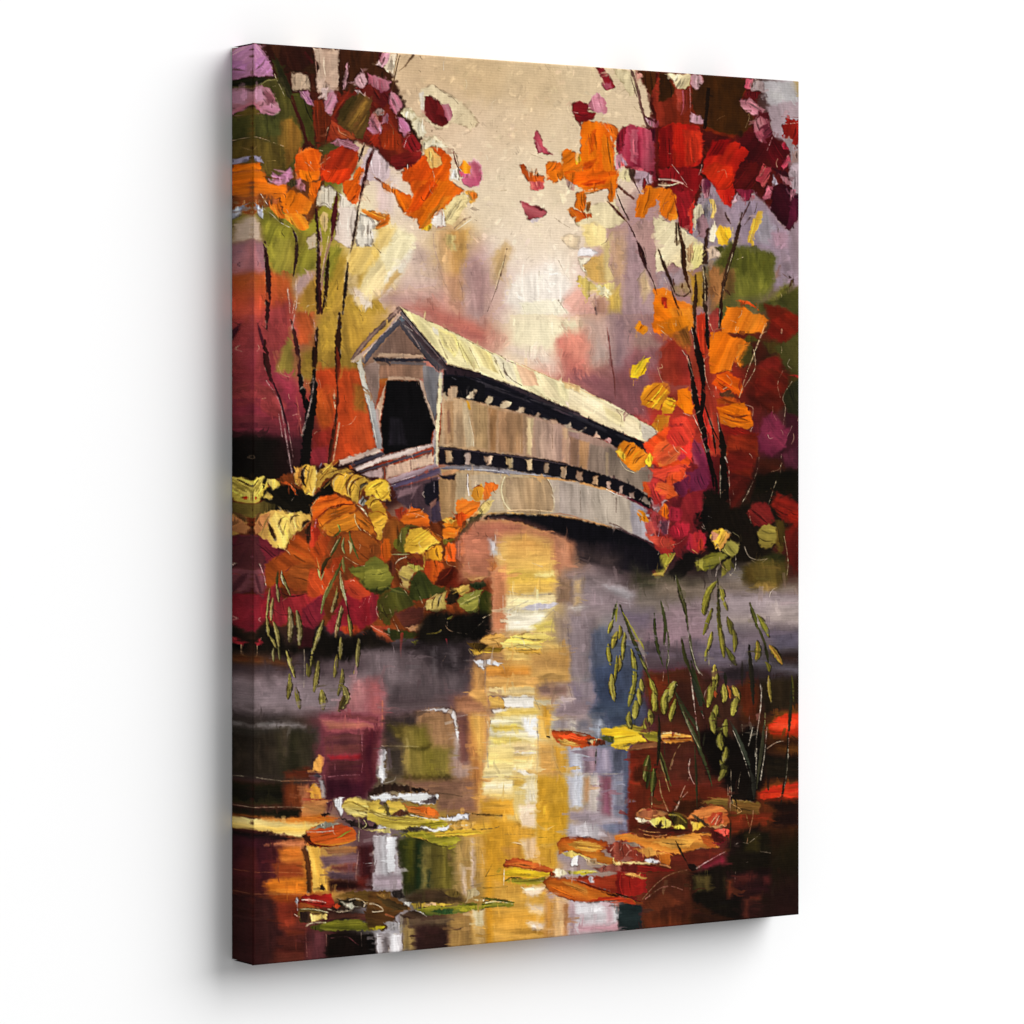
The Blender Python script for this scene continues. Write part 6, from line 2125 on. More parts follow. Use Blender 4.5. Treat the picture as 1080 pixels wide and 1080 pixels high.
P 1c1010/28161a s1.5 d5 n.2: 45 990 200 1000 320 1030 420 1050 300 1070 45 1060
T 260 870
P 4c1c24/5c2428/401820/54201c s3 d88 n.14: 45 130 260 130 280 300 240 420 130 440 120 520 45 520
P 3c1820/481c28 s2: 45 110 160 100 260 140 160 160 45 170
P d87c2c/c86c24/e08838 s2.5 d3 n.22: 240 190 330 160 410 180 440 280 360 300 260 290
P a84c20/984020 s2.5 d3 n.2: 200 290 420 290 440 400 240 400
P c87040/d88858 s1.5 d2 n.22: 140 150 300 120 440 110 460 160 360 160
P e08424/d87820/c86c1c/e89030 s2 d2 n.22: 140 440 200 410 320 410 440 400 460 520 300 530 180 510
P b8541c/a84818 s2 d2 n.22: 170 540 300 530 460 530 400 600 260 610
P 8c3420/7c2c1c/983c24 s2.5 d3 n.22: 210 590 380 580 400 660 360 760 280 780 220 700
P 3c1c1c/40201e/381818 s2.5 d88 n.14: 45 530 160 540 220 600 220 780 280 800 300 860 200 1080 45 1080
P 6c2c1c/7c3420 s2 d3 n.25: 280 790 440 800 440 840 320 850
P 5c2820/4c2018/643024 s2.5 d3 n.22: 240 850 440 850 460 1050 180 1070
P 5c3034/643438/542828 s1.8 d88 n.16: 460 820 600 810 610 1020 450 1040
P 160f0c/1c120e/140e0a s1.5 d88 n.2: 620 820 970 830 960 900 980 990 610 1010
S 5 b87078 k.3: 640 860 760 850 830 900
S 6 783038 k.2: 780 860 850 910
S 5 c8b0a0 k.3: 870 820 875 920
S 5 c89078 k.35: 450 820 460 1000
S 5 c89078 k.4: 605 830 610 1000
S 8 903038 k.4: 80 900 110 900
S 6 c88858 k.2: 60 525 200 525 420 530
S 6 c88048 k.3: 60 360 260 360 430 365
P 4c2c18/5c3418/3c2014 s1 d80 n.2: 415 160 460 160 490 260 490 400 500 510 460 520 460 400 440 260
P f0bc50/ecb448/f4c860 s.9 d80 n.16: 460 160 560 165 560 240 580 330 610 420 615 500 510 520 500 440 490 300
P 3c2c1c s.8: 560 490 555 455 575 450 600 500
S 10 6c5440 k.45: 570 230 560 300 600 360 600 440
P b07840/a06c48 s1.2 d0 n.22: 580 180 700 170 840 160 830 210 620 220
P 6c5060/7c5c70/846474 s1.5 d-5 n.22: 560 240 700 240 840 230 840 290 640 300 590 330
P 8c4838/7c4440/905448 s1.5 d-3 n.2: 640 310 830 290 830 370 640 340
P 785870/6c5068 s1.5 d0 n.2: 610 350 830 370 830 420 640 410
P 3c1814/301412/4c1c14 s2 d0 n.2: 620 410 840 420 960 440 950 490 640 510
P 4c2020/3c181c/501c1c s2 d88 n.16: 850 160 960 150 960 420 860 410
P 6c2018 s2 d0 o.8: 830 390 920 390 900 470 840 450
S 6 c89880 k.2: 850 200 835 330 830 420
P c0b8bc/a89ca8/d0ccd0 s1.2 d86 n.16: 970 90 1090 60 1090 380 1090 490 960 490 970 300
P 7c6c78/90808c s1.5 d86 n.25: 970 120 1030 130 1020 330 970 340
T 390 870
P c4b8bc/d0ccd0/a89ca4/e0dcdc s1.2 d86 a0 n.16: 30 80 210 90 220 300 250 390 260 490 20 490 30 300
P 988898/a898a8 s2 d0 n.2: 30 380 240 380 255 490 30 490
P e8e6e8/f0eef0 s1.2 d86 n.12: 120 90 200 90 190 350 140 360
P 2c3414/38401a/303814 s1.8 d88 n.2: 210 110 400 90 410 180 380 480 400 500 260 540 250 380
P 5c6018/4c5418 s2 d88 n.25: 280 110 330 110 320 440 290 440
P 24381c/1c3018 s1.5 d88 n.2: 360 130 400 130 390 480 345 490
P 6c6424/786c2c/5c5424/80743c s2.2 d88 n.22: 400 160 520 150 640 170 640 300 620 500 400 490
P a88c50/b08c50/c09850/c89848 s2.2 d88 a0 n.16: 640 160 760 90 880 90 880 400 820 500 640 530
P 243420 s1.5 o.9 d88: 440 350 460 340 460 480 430 480
P 6c5438 s1.5 o.8 d88: 590 190 630 180 620 270 590 270
P d8c0a8/d0b090 s1.5 d80 n.2: 690 300 720 330 740 540 700 520
P d8b8a0/dcc4b0 s1.5 d88 n.25: 770 110 790 110 800 480 770 500
S 7 d8c0a8 k.3: 850 200 880 380
S 6 d8c0a8 k.3: 690 310 730 420 730 560
P d49c2c/dca430/d09428 s2 d88 n.12: 880 60 1090 40 1090 560 880 540
P d8a438/e0ac3c s1.6 d0 n.18: 760 0 1090 -20 1090 60 820 70
P 4c3824/54402c/403018 s2.2 d0 n.2: 260 540 440 490 640 500 720 580 500 590 300 590
P 5c4834/64503c/4c3c2c s2.2 d0 n.18: 240 680 420 700 640 700 640 780 420 770 240 770
P 8c7444/98804c s2 d88 n.18: 240 770 350 780 350 950 250 960
P 34201c/3c2420/2c1a18 s2 d0 n.16: 350 780 600 770 600 940 350 950
P 907040/a07c44/ac884c s2.5 d88 n.16: 600 700 770 700 780 930 600 940
P c8a060/d0a864/c89c50 s2 d88 n.16: 770 640 880 630 890 920 770 930
P e0d0a8/d8c490/e8dcc0 s1.6 d88 n.14: 780 650 860 640 870 760 800 780
P d09828/d8a034/c88c24 s2 d88 n.12: 880 630 1090 620 1090 890 880 920
S 7 f0e0a8 k.2: 945 740 952 880
P c8c0c0/e0dcdc/a8a0a4/d8d4d4 s1.4 d88 n.2: 35 830 240 820 245 970 50 985
P 8c8080/6c6468 s1.5 d88 n.3: 110 830 140 830 150 970 120 970
P 100c0a s1.5: -20 840 35 840 45 990 -20 1000
S 8 3c3418 k.2: 860 480 960 475 1040 468
S 6 4c4424 k.2: 770 465 860 445
S 6 3c3418 k.3: 880 390 1010 375
S 20 8c8c2c k.3: 970 360 990 330
S 7 5c4c20 k.3: 880 390 930 300
S 7 6c5c28 k.2: 1020 430 1060 400 1090 410
T 520 850
P d4a030/dca43c/cc9428 s2 d88 n.12: -20 100 180 120 330 180 330 320 550 260 480 360 480 460 200 480 0 460
P f0d8b8/ecd0b0 s1.5 d0 n.16: 190 0 325 -20 325 160 220 160
P e8c49c/e4bc88/ecd4b4 s1.8 d85 n.2: 210 260 325 240 330 400 250 400
P c88c38/cc9440 s2 d85: 60 320 200 300 220 390 120 390
P d09c28/d4a030 s2 d88: 330 0 550 -20 550 240 500 260 340 300
P d8a040/dca848/d09838/d8a44c s2 d0 a90 n.2: 0 560 220 600 400 620 400 990 0 1040
P f0dcc0/ecd0b0 s1.4 d0 n.2: 220 620 400 610 350 680 260 690
P e8c8a0/ecd4b8 s2 d0 n.3: 260 740 400 760 380 820 280 800
P f0d8c0/f0dcc8 s1.8 d0 n.25: 260 880 400 890 400 930 300 940
P e8c090/e0b070 s2 d88 n.18: 460 680 570 700 560 990 460 1000
P d09848/c88c40 s2 d88: 400 700 470 720 460 990 390 990
P b87c48 s2 d88: 540 740 580 740 570 980 540 985
P c8a4a8/c0a0a8/d8c4c4 s2 d88 n.2: 580 740 640 740 640 970 580 980
P d0c8cc/dcd8d8/c8c0c4/d8d0d4 s2 d0 n.14: 620 740 850 740 950 730 950 890 630 920
P c89ca8/b88c9c/d0b0b8 s2 d0 n.22: 620 910 850 900 950 890 960 950 640 970
P c8a8b4 s2 d88: 850 740 900 740 910 880 860 900
P 1c2c2c/203434/24302c s1.2 d5 n.14: 955 760 1090 740 1090 940 960 950
S 6 5c6c68 k.4: 970 760 1000 840 1050 870
S 7 98783c k.2: 90 215 200 215 320 220
S 7 6c6428 k.3: 345 238 410 238
S 7 8c7430 k.3: 350 290 410 290
S 5 8c5428 k.3: 430 330 435 430
S 5 8c5428 k.4: 415 360 415 430
S 8 5c5020 k.1: 20 620 110 612
T 650 830
P 7c1814/8c1c18/701614 s1.8 d0 n.2: 95 0 640 0 860 40 860 110 640 100 480 190 150 160 130 340 95 340
P 881c18 s1.6: 95 0 220 0 240 160 140 170 100 220
P 4c140e/5c1810 s1.8 d0: 440 100 640 100 620 170 540 200 440 190
P 8c1c14/9c2018/7c1814/a82418 s2 d2 n.2: 860 220 1080 220 1080 300 960 380 870 360
P 1c120e/241612/18100c s2 n.3 d5: 870 380 1000 320 1090 280 1090 600 900 600 820 480
P 801c1c/901c20/6c1818 s2 d3 n.2: 380 500 540 480 780 480 860 480 600 640 420 620
P 8c1430/981838/7c1028 s1.6 d-20 n.18: 620 610 700 570 830 510 870 580 760 640 620 640
P 641a1a/701c1c/5c1616/7c2018 s2.2 d88 a90 n.16: 200 1060 220 860 320 700 540 660 560 740 560 1040 380 1060
P 882420/7c201c s1.8 d60 n.16: 210 1060 230 860 360 800 500 880 300 950
P 1a150c/201810/16120c s2 d88 n.25: 570 660 780 590 940 600 1090 600 1090 780 940 780 860 960 720 940 580 880
P 4c4020/544824 s1.6 d88 n.4: 580 680 720 670 720 780 600 800
P 44381c s1.6 d88 n.3: 820 690 920 680 900 780 830 790
P 3c1c10/2c1610/44180f s2 d20 n.2: 580 890 720 930 860 1000 700 1040 560 1040
P 14100c/1a140e s2 d88: 680 880 960 780 950 1000 860 1000 740 960
P 2c1414/381a1a/401418 s2.5 d0 n.2: 960 780 1090 760 1090 990 1000 1000 950 1000
P 781c24/8c2028 s2 d88 o.9: 970 860 1010 840 1000 1000 970 1000
P a82028 s2 d10: 1010 830 1090 820 1090 850 1020 850
P 1c2c2c/243636/202c2c s1.2 d5 n.14: 20 890 190 890 190 1070 20 1080
S 22 a02818/b83c20 b: 0 850 100 880 200 880
S 8 d0a898 k.25: 220 850 330 770 420 755 500 780
S 7 d8a890 k.25: 200 850 310 730 420 660 540 630
S 5 c88878 k.4: 570 640 560 780
P 1c1a10/221c10 s2 d5: 720 920 800 900 843 900 843 905
T 720 880
P 1e1a0e/2a2412/16120a s2.2 d88 n.22: 440 -20 664 -20 664 130 560 150 440 140
P 3c3414 s2 d88 n.3 o.8: 480 0 580 0 580 130 480 130
P 17130c/1f180e s2.2 d10: 320 160 660 130 664 260 360 280
P 241212/2c1616/341418/281012 s2.4 d2 n.2: 340 300 664 250 664 455 340 480
P 7c1c28/681820 s2.4 d3 n.22 o.9: 360 350 520 290 560 320 480 370 400 400
P 6c1824/801c2c s2 n.3 o.9: 610 330 664 320 664 370 620 380
P 7c1c1c/902020 s1.6 d88 n.2 o.9: 340 360 375 350 375 470 345 480
S 6 c8b8a0 k.35: 590 130 664 140
T 260 600
P 4c4044/544850 s4 o.55 d88 n.25: 120 700 190 690 200 860 130 880
P 5c5058/4c4248 s4 o.5 d88 n.25: 400 690 470 640 500 820 420 860
P 54484e/5c5056 s4 o.5 d88 n.25: 620 690 700 660 720 820 640 840
P 2c2220 s4 o.5 d88 n.25: 250 690 300 690 300 800 260 800
P 2c2220 s4 o.5 d88 n.25: 520 650 580 640 570 780 530 780
T 390 620
P 3c3034/4c4044 s4 o.55 d88 n.25: 200 420 280 400 300 600 220 620
P 241c1c s4 o.5 d88 n.25: 420 430 480 420 470 560 430 560
P 4c4248 s4 o.5 d88 n.25: 560 440 620 430 620 600 570 620
P 241c1c s4 o.5 d88 n.25: 660 430 740 420 730 560 680 560

@painted_lily_pad
T 500 560
P d8a048/e0b060/c88c40 s.9 d-10 n.22 r1.2 e5c3814: 40 840 90 790 180 775 250 800 250 860 180 890 80 870
P e8d078/d8bc58/f0dc90 s.9 n.3 d5 r1.4: 200 850 300 790 420 780 520 780 620 820 560 830 500 850 520 900 440 900 380 890 300 880 220 900
P 8c6c1c/a88428/c8a038 s.9 n.35 r1.4 d2: 0 850 60 880 220 890 200 920 60 920 0 940
P d8b050/c8983c s1 n.3 d2: 240 880 500 900 520 930 400 930 260 910
S 6 5c3c10 k.2: 260 890 330 870 400 880 460 910
S 6 6c4c18 k.2: 130 830 170 840 190 880
S 6 5c4414 k.3: 330 790 420 770 520 770
S 6 7c5c20 k.3: 420 910 500 940
S 9 f0e8d0 k.2: 310 800 370 830 380 870
T 390 620
S 10 d8bc70 k.1: 750 470 770 500 790 515
P 3c2c10/5c4418 s.8 n.3: 740 410 840 420 900 440 840 480 760 450
P c89c38/dcb048 s.8 n.3: 750 460 850 490 910 470 800 515
@painted_lily_pad.001
T 260 740
P e0cc70/d8bc58/ecdc88/c8a844 s.9 d8 n.22 e6c5830: 720 790 760 740 830 720 890 740 960 760 1060 800 1090 850 1090 940 1000 930 900 880 830 890 750 850
P e8e8e8/d8d4d0 s.8 n.12: 655 750 690 735 740 725 720 790 730 840 715 870 690 830
S 12 8c7428 k.1: 730 780 790 760 860 790 960 840
S 10 a88c38 k.1: 860 830 940 820 1000 850 1080 880
P f0f0f0/e0e0e0 s.8 n.1: 960 720 1090 690 1090 780 1000 760 940 740
P d0b858/c8a848 s.9 n.22 c: 950 760 990 735 1020 760 990 790
P 241a1a/3c2c28 s.8 n.3 r1.4: 700 880 800 900 900 940 1000 930 990 960 860 970 780 930
S 9 d8d0b0/a89858 k.2: 850 880 855 960 850 1060
S 8 e0d890 k.2: 890 900 910 940 870 970
P e0e0e0/b0acb0 s.8 n.25: 990 920 1060 930 1090 960 1000 960
P d8c880/c8b868 s.8 n.3 r1.3: 900 970 1090 960 1090 1000 960 980
T 390 740
P f0efec/e4e4e0/f4f4f0 s.8 d-5 n.08: 0 720 120 710 260 700 420 690 520 710 520 740 490 780 380 780 300 760 240 740 120 740 20 745
P 54484c/6c5c58/3c3430 s.8 n.2: 400 775 430 735 500 725 500 770 450 775
P d8b848/d0b048/e0c858 s.9 d8 n.22 e6c5820: -20 770 60 760 100 790 140 750 220 750 260 780 280 830 180 870 100 850 0 830
P d8c050/c8b040/e0cc60 s.9 d6 n.22: -20 840 100 880 300 870 420 880 560 900 600 940 480 960 340 950 280 980 180 970 60 930 -20 900
P a85c24/b86830/c87830 s.8 d8 n.25 r1.2: 250 770 300 800 400 790 480 810 540 870 500 890 380 870 300 840
P d87028/c85c1c s.8 n.22: 340 800 440 800 500 830 530 870 420 860
P 4c2c1c/5c3424 s.8 n.3 r1.4: 170 860 230 820 300 840 300 860 220 870
S 24 4c4428/6c6030 : 110 770 130 810 140 860
S 9 8c7438 k.1: 0 840 100 880 200 900 300 880
S 8 f0e8d8 k.2: 310 860 400 880 520 900
P f0f0f4/e8e8ee s.8 n.08 r1.2: 520 890 600 880 690 850 755 850 740 890 640 905 560 910
P b8a828/a89c2c/98902c s.9 n.3 d-8 r1.2: 350 930 460 910 560 900 600 930 540 970 420 950
P e8e8ec/f0f0f0 s.8 n.15 r1.2: 360 955 430 950 500 970 560 960 610 930 630 940 560 985 500 995 440 970
P 5c5048/3c342c s.8 n.3: 260 990 310 950 360 955 420 975 480 990 380 980
P d8b43c/c8a030/e0bc48 s.9 n.25 d-3 r1.4: 270 1020 400 990 560 990 660 970 840 970 900 1000 700 1020 560 1030 440 1050 330 1030
P d8a850/d0a048 s1 n.3 r1.6: 600 940 700 900 800 920 780 960 640 970
S 14 e8dcc0 k.4: 640 940 720 940 800 920
S 8 3c3010 k.2: 780 850 880 860 1020 865
S 7 5c4c30 k.2: 780 970 920 965 980 950
S 9 a09030 k.2: 240 1020 300 990 270 960
P b0a82c/98982c s.9 n.3 d-5: 430 1060 560 1030 690 1030 640 1070 560 1080
T 390 870
P a8a02c/98982c/c0b83c s.9 n.3 d-8 r1.3: 240 80 300 50 420 50 500 90 620 90 690 110 640 150 560 170 440 110 380 90
S 12 3c3818/5c5420 b: 400 100 480 150 580 165
S 14 b8c020/a8b028 k.2: 560 140 650 160 600 180
@painted_lily_pad.002
T 260 740
P c8501c/b8441c/d86424/a83c18 s.9 d-12 n.2 ed88828: 450 990 500 950 600 930 720 930 800 960 830 1000 820 1050 720 1090 560 1110 480 1060
P 3c1c10 s.8: 420 1020 450 1000 490 1060 540 1100 500 1100 440 1060
S 14 8c7c28/a89430 b: 680 1050 740 1010 790 980
S 8 d8b8a0 k.2: 460 990 560 990 660 980
T 260 870
P c85c1c/b84c18/d87028 s.9 d-12 n.2: 450 80 500 60 640 70 740 60 830 60 830 110 720 145 580 155 500 130
S 14 d88828 b: 520 140 640 155 760 135 830 110
S 10 6c2410 b: 440 100 500 145 600 165 720 155
S 14 8c8428/a89c38 b: 690 100 740 70 790 40
P 34180e s.8: 420 80 450 70 490 110 470 130
P a8b0a0/8c8468 s.8 n.3 r1.2: 470 40 560 30 660 10 720 -10 600 -20 560 0
P 2c1c18 s.8: 560 -80 600 -90 640 -85 580 -60
@painted_lily_pad.003
T 260 870
P a82018/9c1c18/b83020/8c1814 s.9 d10 n.18 e5c1410: 380 590 440 540 540 520 640 530 660 570 680 610 620 635 540 630 460 600
S 10 e0b8a8 k.2: 420 570 500 570 600 590
P e8e8f0 s.7: 365 580 380 555 395 585 380 600
S 5 d8d8e0 k.2: 385 590 385 650
P c84420/d05428 s.8 n.22: 660 620 680 600 720 610 690 640
P 5c4820/6c5828/4c3c1c s.9 d5 n.3 r1.3: 390 640 460 620 560 640 620 660 600 680 480 670 480 750 400 730
S 9 e0d8a8 k.2: 400 640 500 640 620 665
P ecd078/e4c468/f0d888 s.8 n.14: 485 680 560 670 615 680 610 710 490 740
P 3c2820/2c1c18 s.8 n.3: 400 660 480 660 480 740 420 740
P 4c2c24/5c3428/442420 s.9 d-3 n.2: 620 670 720 660 850 670 960 690 960 740 760 710 620 720
P 6c7420/848c28/5c6418/747c28 s.9 d2 n.22: 500 780 580 740 700 720 860 720 960 770 940 800 800 805 620 805
P 3c4014/4c5018 s.8: 480 770 560 750 560 790 620 810 500 800
S 9 d8d0a8 k.1: 450 770 500 745 600 740
P 6c5020/7c5c28/5c4018 s.9 d5 n.22 r1.3: 680 540 760 510 880 500 1090 510 1090 660 1000 660 900 600 820 580
P 5c3c20/4c3018/6c4824 s.9 d10 n.25: 880 660 1000 670 1090 660 1090 780 960 800
P 3c3020/2c2418 s.8 n.35 r1.6: 700 570 800 560 900 590 900 620 800 640 720 620
P d8dcc0/c0c8a8 s.7 n.25 r1.2: 720 580 800 590 830 620 790 640 740 610
S 9 d8c8a8 k.25: 780 570 840 560 900 590 890 620
S 9 d8c8b0 k.25: 910 590 980 590 1050 630 1030 665 940 655
P 241a14 s.8 n.3 c: 910 610 960 590 1030 620 1000 650 930 640
S 9 c8b898 k.2: 620 640 700 660 800 650
S 10 f0c8b0 k.3: 365 680 400 700
T 390 870
P 5c3c1c/6c4820/4c3018/5c4820 s.9 d12 n.25 r1.2: 0 510 120 510 200 560 260 600 320 640 240 660 200 700 160 760 100 800 0 800 -40 700
P 3c2c18/4c3c20 s.8 d20 n.25: 50 540 140 560 280 620 300 650 200 640 120 620
P 8c6830/7c5c2c s.9 n.2: 50 520 150 520 160 560 100 560
P 3c3430/2c2420 s.8 n.3: 160 510 240 490 270 550 200 560
P 3c2c20/4c3828/34241c s.9 d20 n.2: 230 680 330 650 420 690 400 710 260 710
S 10 d8c8a8 k.2: 0 600 60 610 100 650 20 660
S 14 a85c38 k.1: 120 680 180 700
P b8ac20/a89820 s.8 n.3 r1.3: 0 780 110 770 100 800 20 800
P c8c4c4/8c8888 s.8 n.35 r1.6: 100 740 220 740 240 790 160 800
P d8d8d0/b8b4a8 s.7 n.25: 240 590 310 590 300 620 270 610
S 9 e8e4dc k.2: 350 650 400 670 430 695
@painted_lily_pad.004
T 390 870
P c8ac38/d0b048/b89c34 s.8 n.22 r1.2: 310 600 420 590 560 595 640 600 560 620 440 625 340 630
P e0b888 s.7 n.2: 420 600 500 595 510 610 440 615
P 7c8c24/94a42c/6c7c24/4c7028 s.9 d-3 n.25 r1.2: 340 640 460 620 640 620 800 590 960 590 1090 590 1090 620 900 630 780 650 620 680 440 690
P 3c7030/2c6028 s.8 n.22: 460 660 580 630 640 640 630 680 540 680
P a8b430/98a428 s.8 n.3: 640 640 740 620 880 610 860 630 700 660
S 9 e0dcb0 k.2: 880 590 980 580 1080 600
S 14 54681c b: 840 550 960 570 1090 590
S 10 5c5818 k.1: 680 590 800 600 960 560
P e8dcb8/d8c890 s.7 n.25: 790 570 880 560 860 575 800 580
P d8c498/c8b078 s.8 n.25 r1.3: 740 500 800 480 840 530 760 560 730 590
P 6c5828/7c6830 s.9 n.22 c: 570 520 640 490 690 530 640 555
T 520 850
S 26 94a838/7c9428 t: 0 750 100 745 160 730
S 12 4c5c18 b: 0 710 80 720 160 735
@painted_lily_pad.005
T 560 740
P b84418/c85420/a83c14/d86028 s.9 d8 n.2: 150 260 165 220 280 225 400 250 520 280 560 300 540 325 420 345 330 350 220 320
P e84824/e05020 s.8 d12 n.2: 200 250 320 245 430 275 400 290 260 285
P c8a050/a87830 s.8 n.35 d10 r1.2: 200 290 260 285 330 320 380 325 330 345 240 330
P 3c2028/4c2828 s.8: 410 310 460 275 480 290 440 330
P e8c078/f0d8a0 s.7: 430 300 520 275 510 285 470 300 465 340 455 310
S 8 6c2410 k.1: 160 225 300 225 430 250
S 12 1c120e : 120 265 140 270
P 5c2c1c/6c3420 s.8: 500 290 560 290 560 330 480 335
@painted_lily_pad.006
T 560 740
P f0c82c/e8bc24/f4d43c/e0b020 s.9 d-8 n.14: 525 210 600 195 740 190 820 230 880 300 760 320 680 345 640 360 600 340 630 290 600 260 540 255
P c8b038/8c8428/a89c30 s.9 n.2 d10: 620 190 760 175 860 190 960 230 980 310 900 305 840 250 760 200
P 44541c/54642a s.8 n.3: 520 265 580 260 630 270 620 310 580 310
P c8a838/b09430 s.8 n.22: 640 340 720 340 760 330 740 370 660 365
P 8c5c38/6c4028 s.8 n.25 d-5: 720 370 780 330 900 310 1000 310 960 350 820 350 760 375
S 9 8c7c20 k.1: 680 345 780 320 880 305
P c87c28/d89c38/a85c20 s1.2 d0 n.25: 960 240 1090 230 1090 310 1000 310
T 695 720
@painted_lily_pad.007
T 695 720
P c88c38/e0a848/a86020/d89c3c s1 d2 n.28: 15 400 60 375 150 385 240 400 260 440 150 450 60 460 20 440
S 12 e8d898 k.1: 30 385 100 380 160 395
S 12 7c2c14 o.9: 30 425 140 425 240 420
@painted_lily_pad.008
T 520 850
P b8501c/c8641c/d88428/c87020 s.9 d8 n.2 e7c2c10: 490 290 520 250 620 235 760 250 870 275 880 310 820 340 860 380 980 420 900 445 800 430 740 400 620 360 560 340 500 365
P e0a040/d89434/e8b050 s.9 d6 n.22: 560 290 640 260 760 280 840 310 780 350 640 330
P f0d878/e0c468 s.8 n.3 r1.2: 520 360 600 330 640 360 740 400 820 440 960 440 1080 410 1090 440 980 445 820 445 760 430 660 380 600 400
P f0ece4 s.7 n.08: 585 460 600 390 645 375 640 455
S 10 8c3010 b: 490 290 530 245 640 240 760 245
P 8c3828/a04a34/7c2c24 s.9 n.4 r1.8: 850 310 960 280 1090 290 1090 400 960 400 900 390
P dc7420/e8842c/d06818 s.9 d5 n.2: 920 230 960 215 1090 210 1090 290 1000 270 930 255
S 9 e0a088 k.35: 890 340 940 290 980 330
S 9 e0a890 k.4: 940 370 1000 320 1060 370
P d0a878/e0c8a0 s.8 n.25: 700 400 780 400 800 450 720 450
T 650 830
P d88c34/e09840/c87828/dc9038 s.9 d6 n.2: -20 370 100 360 250 390 400 380 560 350 720 350 780 400 780 460 640 470 560 480 480 510 300 490 180 440 60 410
P e8a848/e09c40 s.9 d5 n.22: 280 420 440 390 600 400 560 460 420 470
P b85420/c86428 s.9 d20 n.22: 640 370 740 370 780 430 720 470 660 420
P 9c4030/8c3424/a85440 s.9 n.4 r1.8: -20 420 60 410 160 450 220 530 200 560 60 555 -20 560
S 9 e8b8a0 k.4: 20 500 60 430 110 480
S 9 e0a088 k.45: 60 540 110 480 160 520
P b8a48c/8c7468 s.8 n.25: 40 420 140 420 210 460 120 450
P dc8c3c/d89c48/c87c34 s.9 d85 n.22: 130 470 250 455 300 490 400 500 410 560 340 570 320 520 230 540 200 500
P b86820/a85818 s.8 d85 n.22: 320 510 410 510 400 600 340 580
P f0ecea/d8d8dc s.7 n.14: 220 560 260 540 320 560 330 580 250 585
P f0dc98/e8c878 s.8 n.22: -20 560 60 575 160 565 240 575 300 590 120 590 -20 600
S 16 e0a868/d89858: 330 590 380 600 410 615
P 7c1c18/8c2018/94281c s1 d8 n.2: -20 600 120 590 240 600 420 620 440 640 300 640 200 650 60 640 -20 640
@painted_lily_pad.009
T 520 850
P b84c20/c86028/a8401c s.9 d10 n.2 e6c1c0c: 75 460 90 410 150 395 260 410 360 440 460 480 440 510 340 490 200 460 120 460
P d8722c s.8 d8: 90 440 200 430 340 460 300 470 160 450
P d8b020/e0bc28/c8a020 s.9 d3 n.2: 80 500 160 470 320 490 440 510 420 540 280 545 100 530
P e8dcb0/f0e8c8 s.8 n.25 r1.2: 450 520 480 480 540 480 560 520 500 540
P 8c3818/6c2c14 s.8 c n.2: 425 525 440 500 470 520 450 540
P c8b434/a8a02c s.8 n.3: 560 490 700 490 800 500 700 520 580 515
S 10 e8e090 k.2: 660 500 780 495
P 8c8828/a8982c s.9 n.3 d-3 r1.2: 90 560 160 545 280 560 400 545 400 580 300 600 140 590
S 9 4c4818 k.1: 90 570 140 545 220 550
S 6 f0e8d8 k.3: 85 470 78 600
S 8 c8b080 k.3: 300 570 380 570
@painted_lily_pad.010
T 520 850
P b8541c/c8681c/d87824/a84818 s.9 d12 n.2 e5c1c0c: 380 570 440 540 540 545 640 570 740 600 860 640 960 670 1060 700 1090 740 900 720 760 730 620 725 500 690 420 640
P d88430/e09038/c87024 s.9 d20 n.22: 520 570 640 590 720 640 720 690 640 650 560 600
P d06818/b8541c s.9 d25 n.22: 420 600 540 640 640 700 560 700 440 650
P 8c2c18/a0381c/7c2014 s1 d3 n.22: 560 540 700 530 820 540 1000 510 1090 520 1090 690 960 670 860 640 720 590 620 560
P 3c140c s.8 d12: 820 650 980 690 1090 690 1090 710 960 700
S 16 6c2010 b: 640 570 780 620 900 660
P d8d0d0/a89898 s.8 n.22: 720 550 750 530 770 580 750 590
P b03418/c04020 s.8 n.2 d-6: 700 730 820 690 960 690 1060 720 1090 750 900 715
P 8c5044 s1 n.22: 760 470 900 440 980 460 960 500 820 500
P 5c1c18 s1: 960 450 1090 440 1090 510 980 500
S 9 d89070 k.3: 960 540 965 660
S 9 d8b8a8 k.3: 560 540 640 545
T 650 830
P 8c1c18/982018/7c1814 s1.2 d85 n.2: 0 640 100 660 220 660 230 800 100 840 0 810
P b88440/d8a858 s.7 n.3 r1.2: 40 660 120 650 230 690 220 705 120 680
S 10 2c100c: 0 810 100 840 180 870
@painted_lily_pad.011
T 650 830
P d89858/c88048/b06838/e0a868 s.9 d10 n.22: 145 240 150 190 190 160 280 170 390 195 380 210 290 230 250 260 170 270
P a85c38/b87048 s.8 n.35 r1.3: 160 190 220 160 320 190 280 220 200 230
P ecd8b0/f0e0c0 s.7 n.15: 145 230 200 240 250 255 240 275 155 265
P f0e070/e4d04c/f0e890 s.8 n.2: 245 260 280 230 360 225 420 260 420 300 340 320 270 300
P 3c2410/2c180c s.7 n.25 r1.2: 290 290 340 260 360 300 320 320
P 3c3014/5c4c1c/2c2010 s.8 n.3 r1.3: 390 190 480 200 540 250 540 310 440 290 400 230
S 12 a89838 k.1: 400 210 470 220 530 270
S 12 7c6c24 k.1: 440 195 510 215 550 245
P e8d450/d8c444 s.7 n.25 r1.3: 420 300 480 280 520 320 440 320
P 3c1c14/4c2018/5c2818 s.9 n.35 r1.6 d3: 160 300 240 280 300 320 420 320 560 320 580 345 400 360 260 370 180 340
S 10 d8a058 k.2: 210 360 300 375 380 365
S 8 c89050 k.3: 170 320 240 340 330 345
@painted_lily_pad.012
T 650 830
P c86c34/d88440/b85428/c87838 s.9 d-12 n.2: 540 240 580 190 640 160 740 130 830 160 860 260 840 300 740 300 660 280 600 250
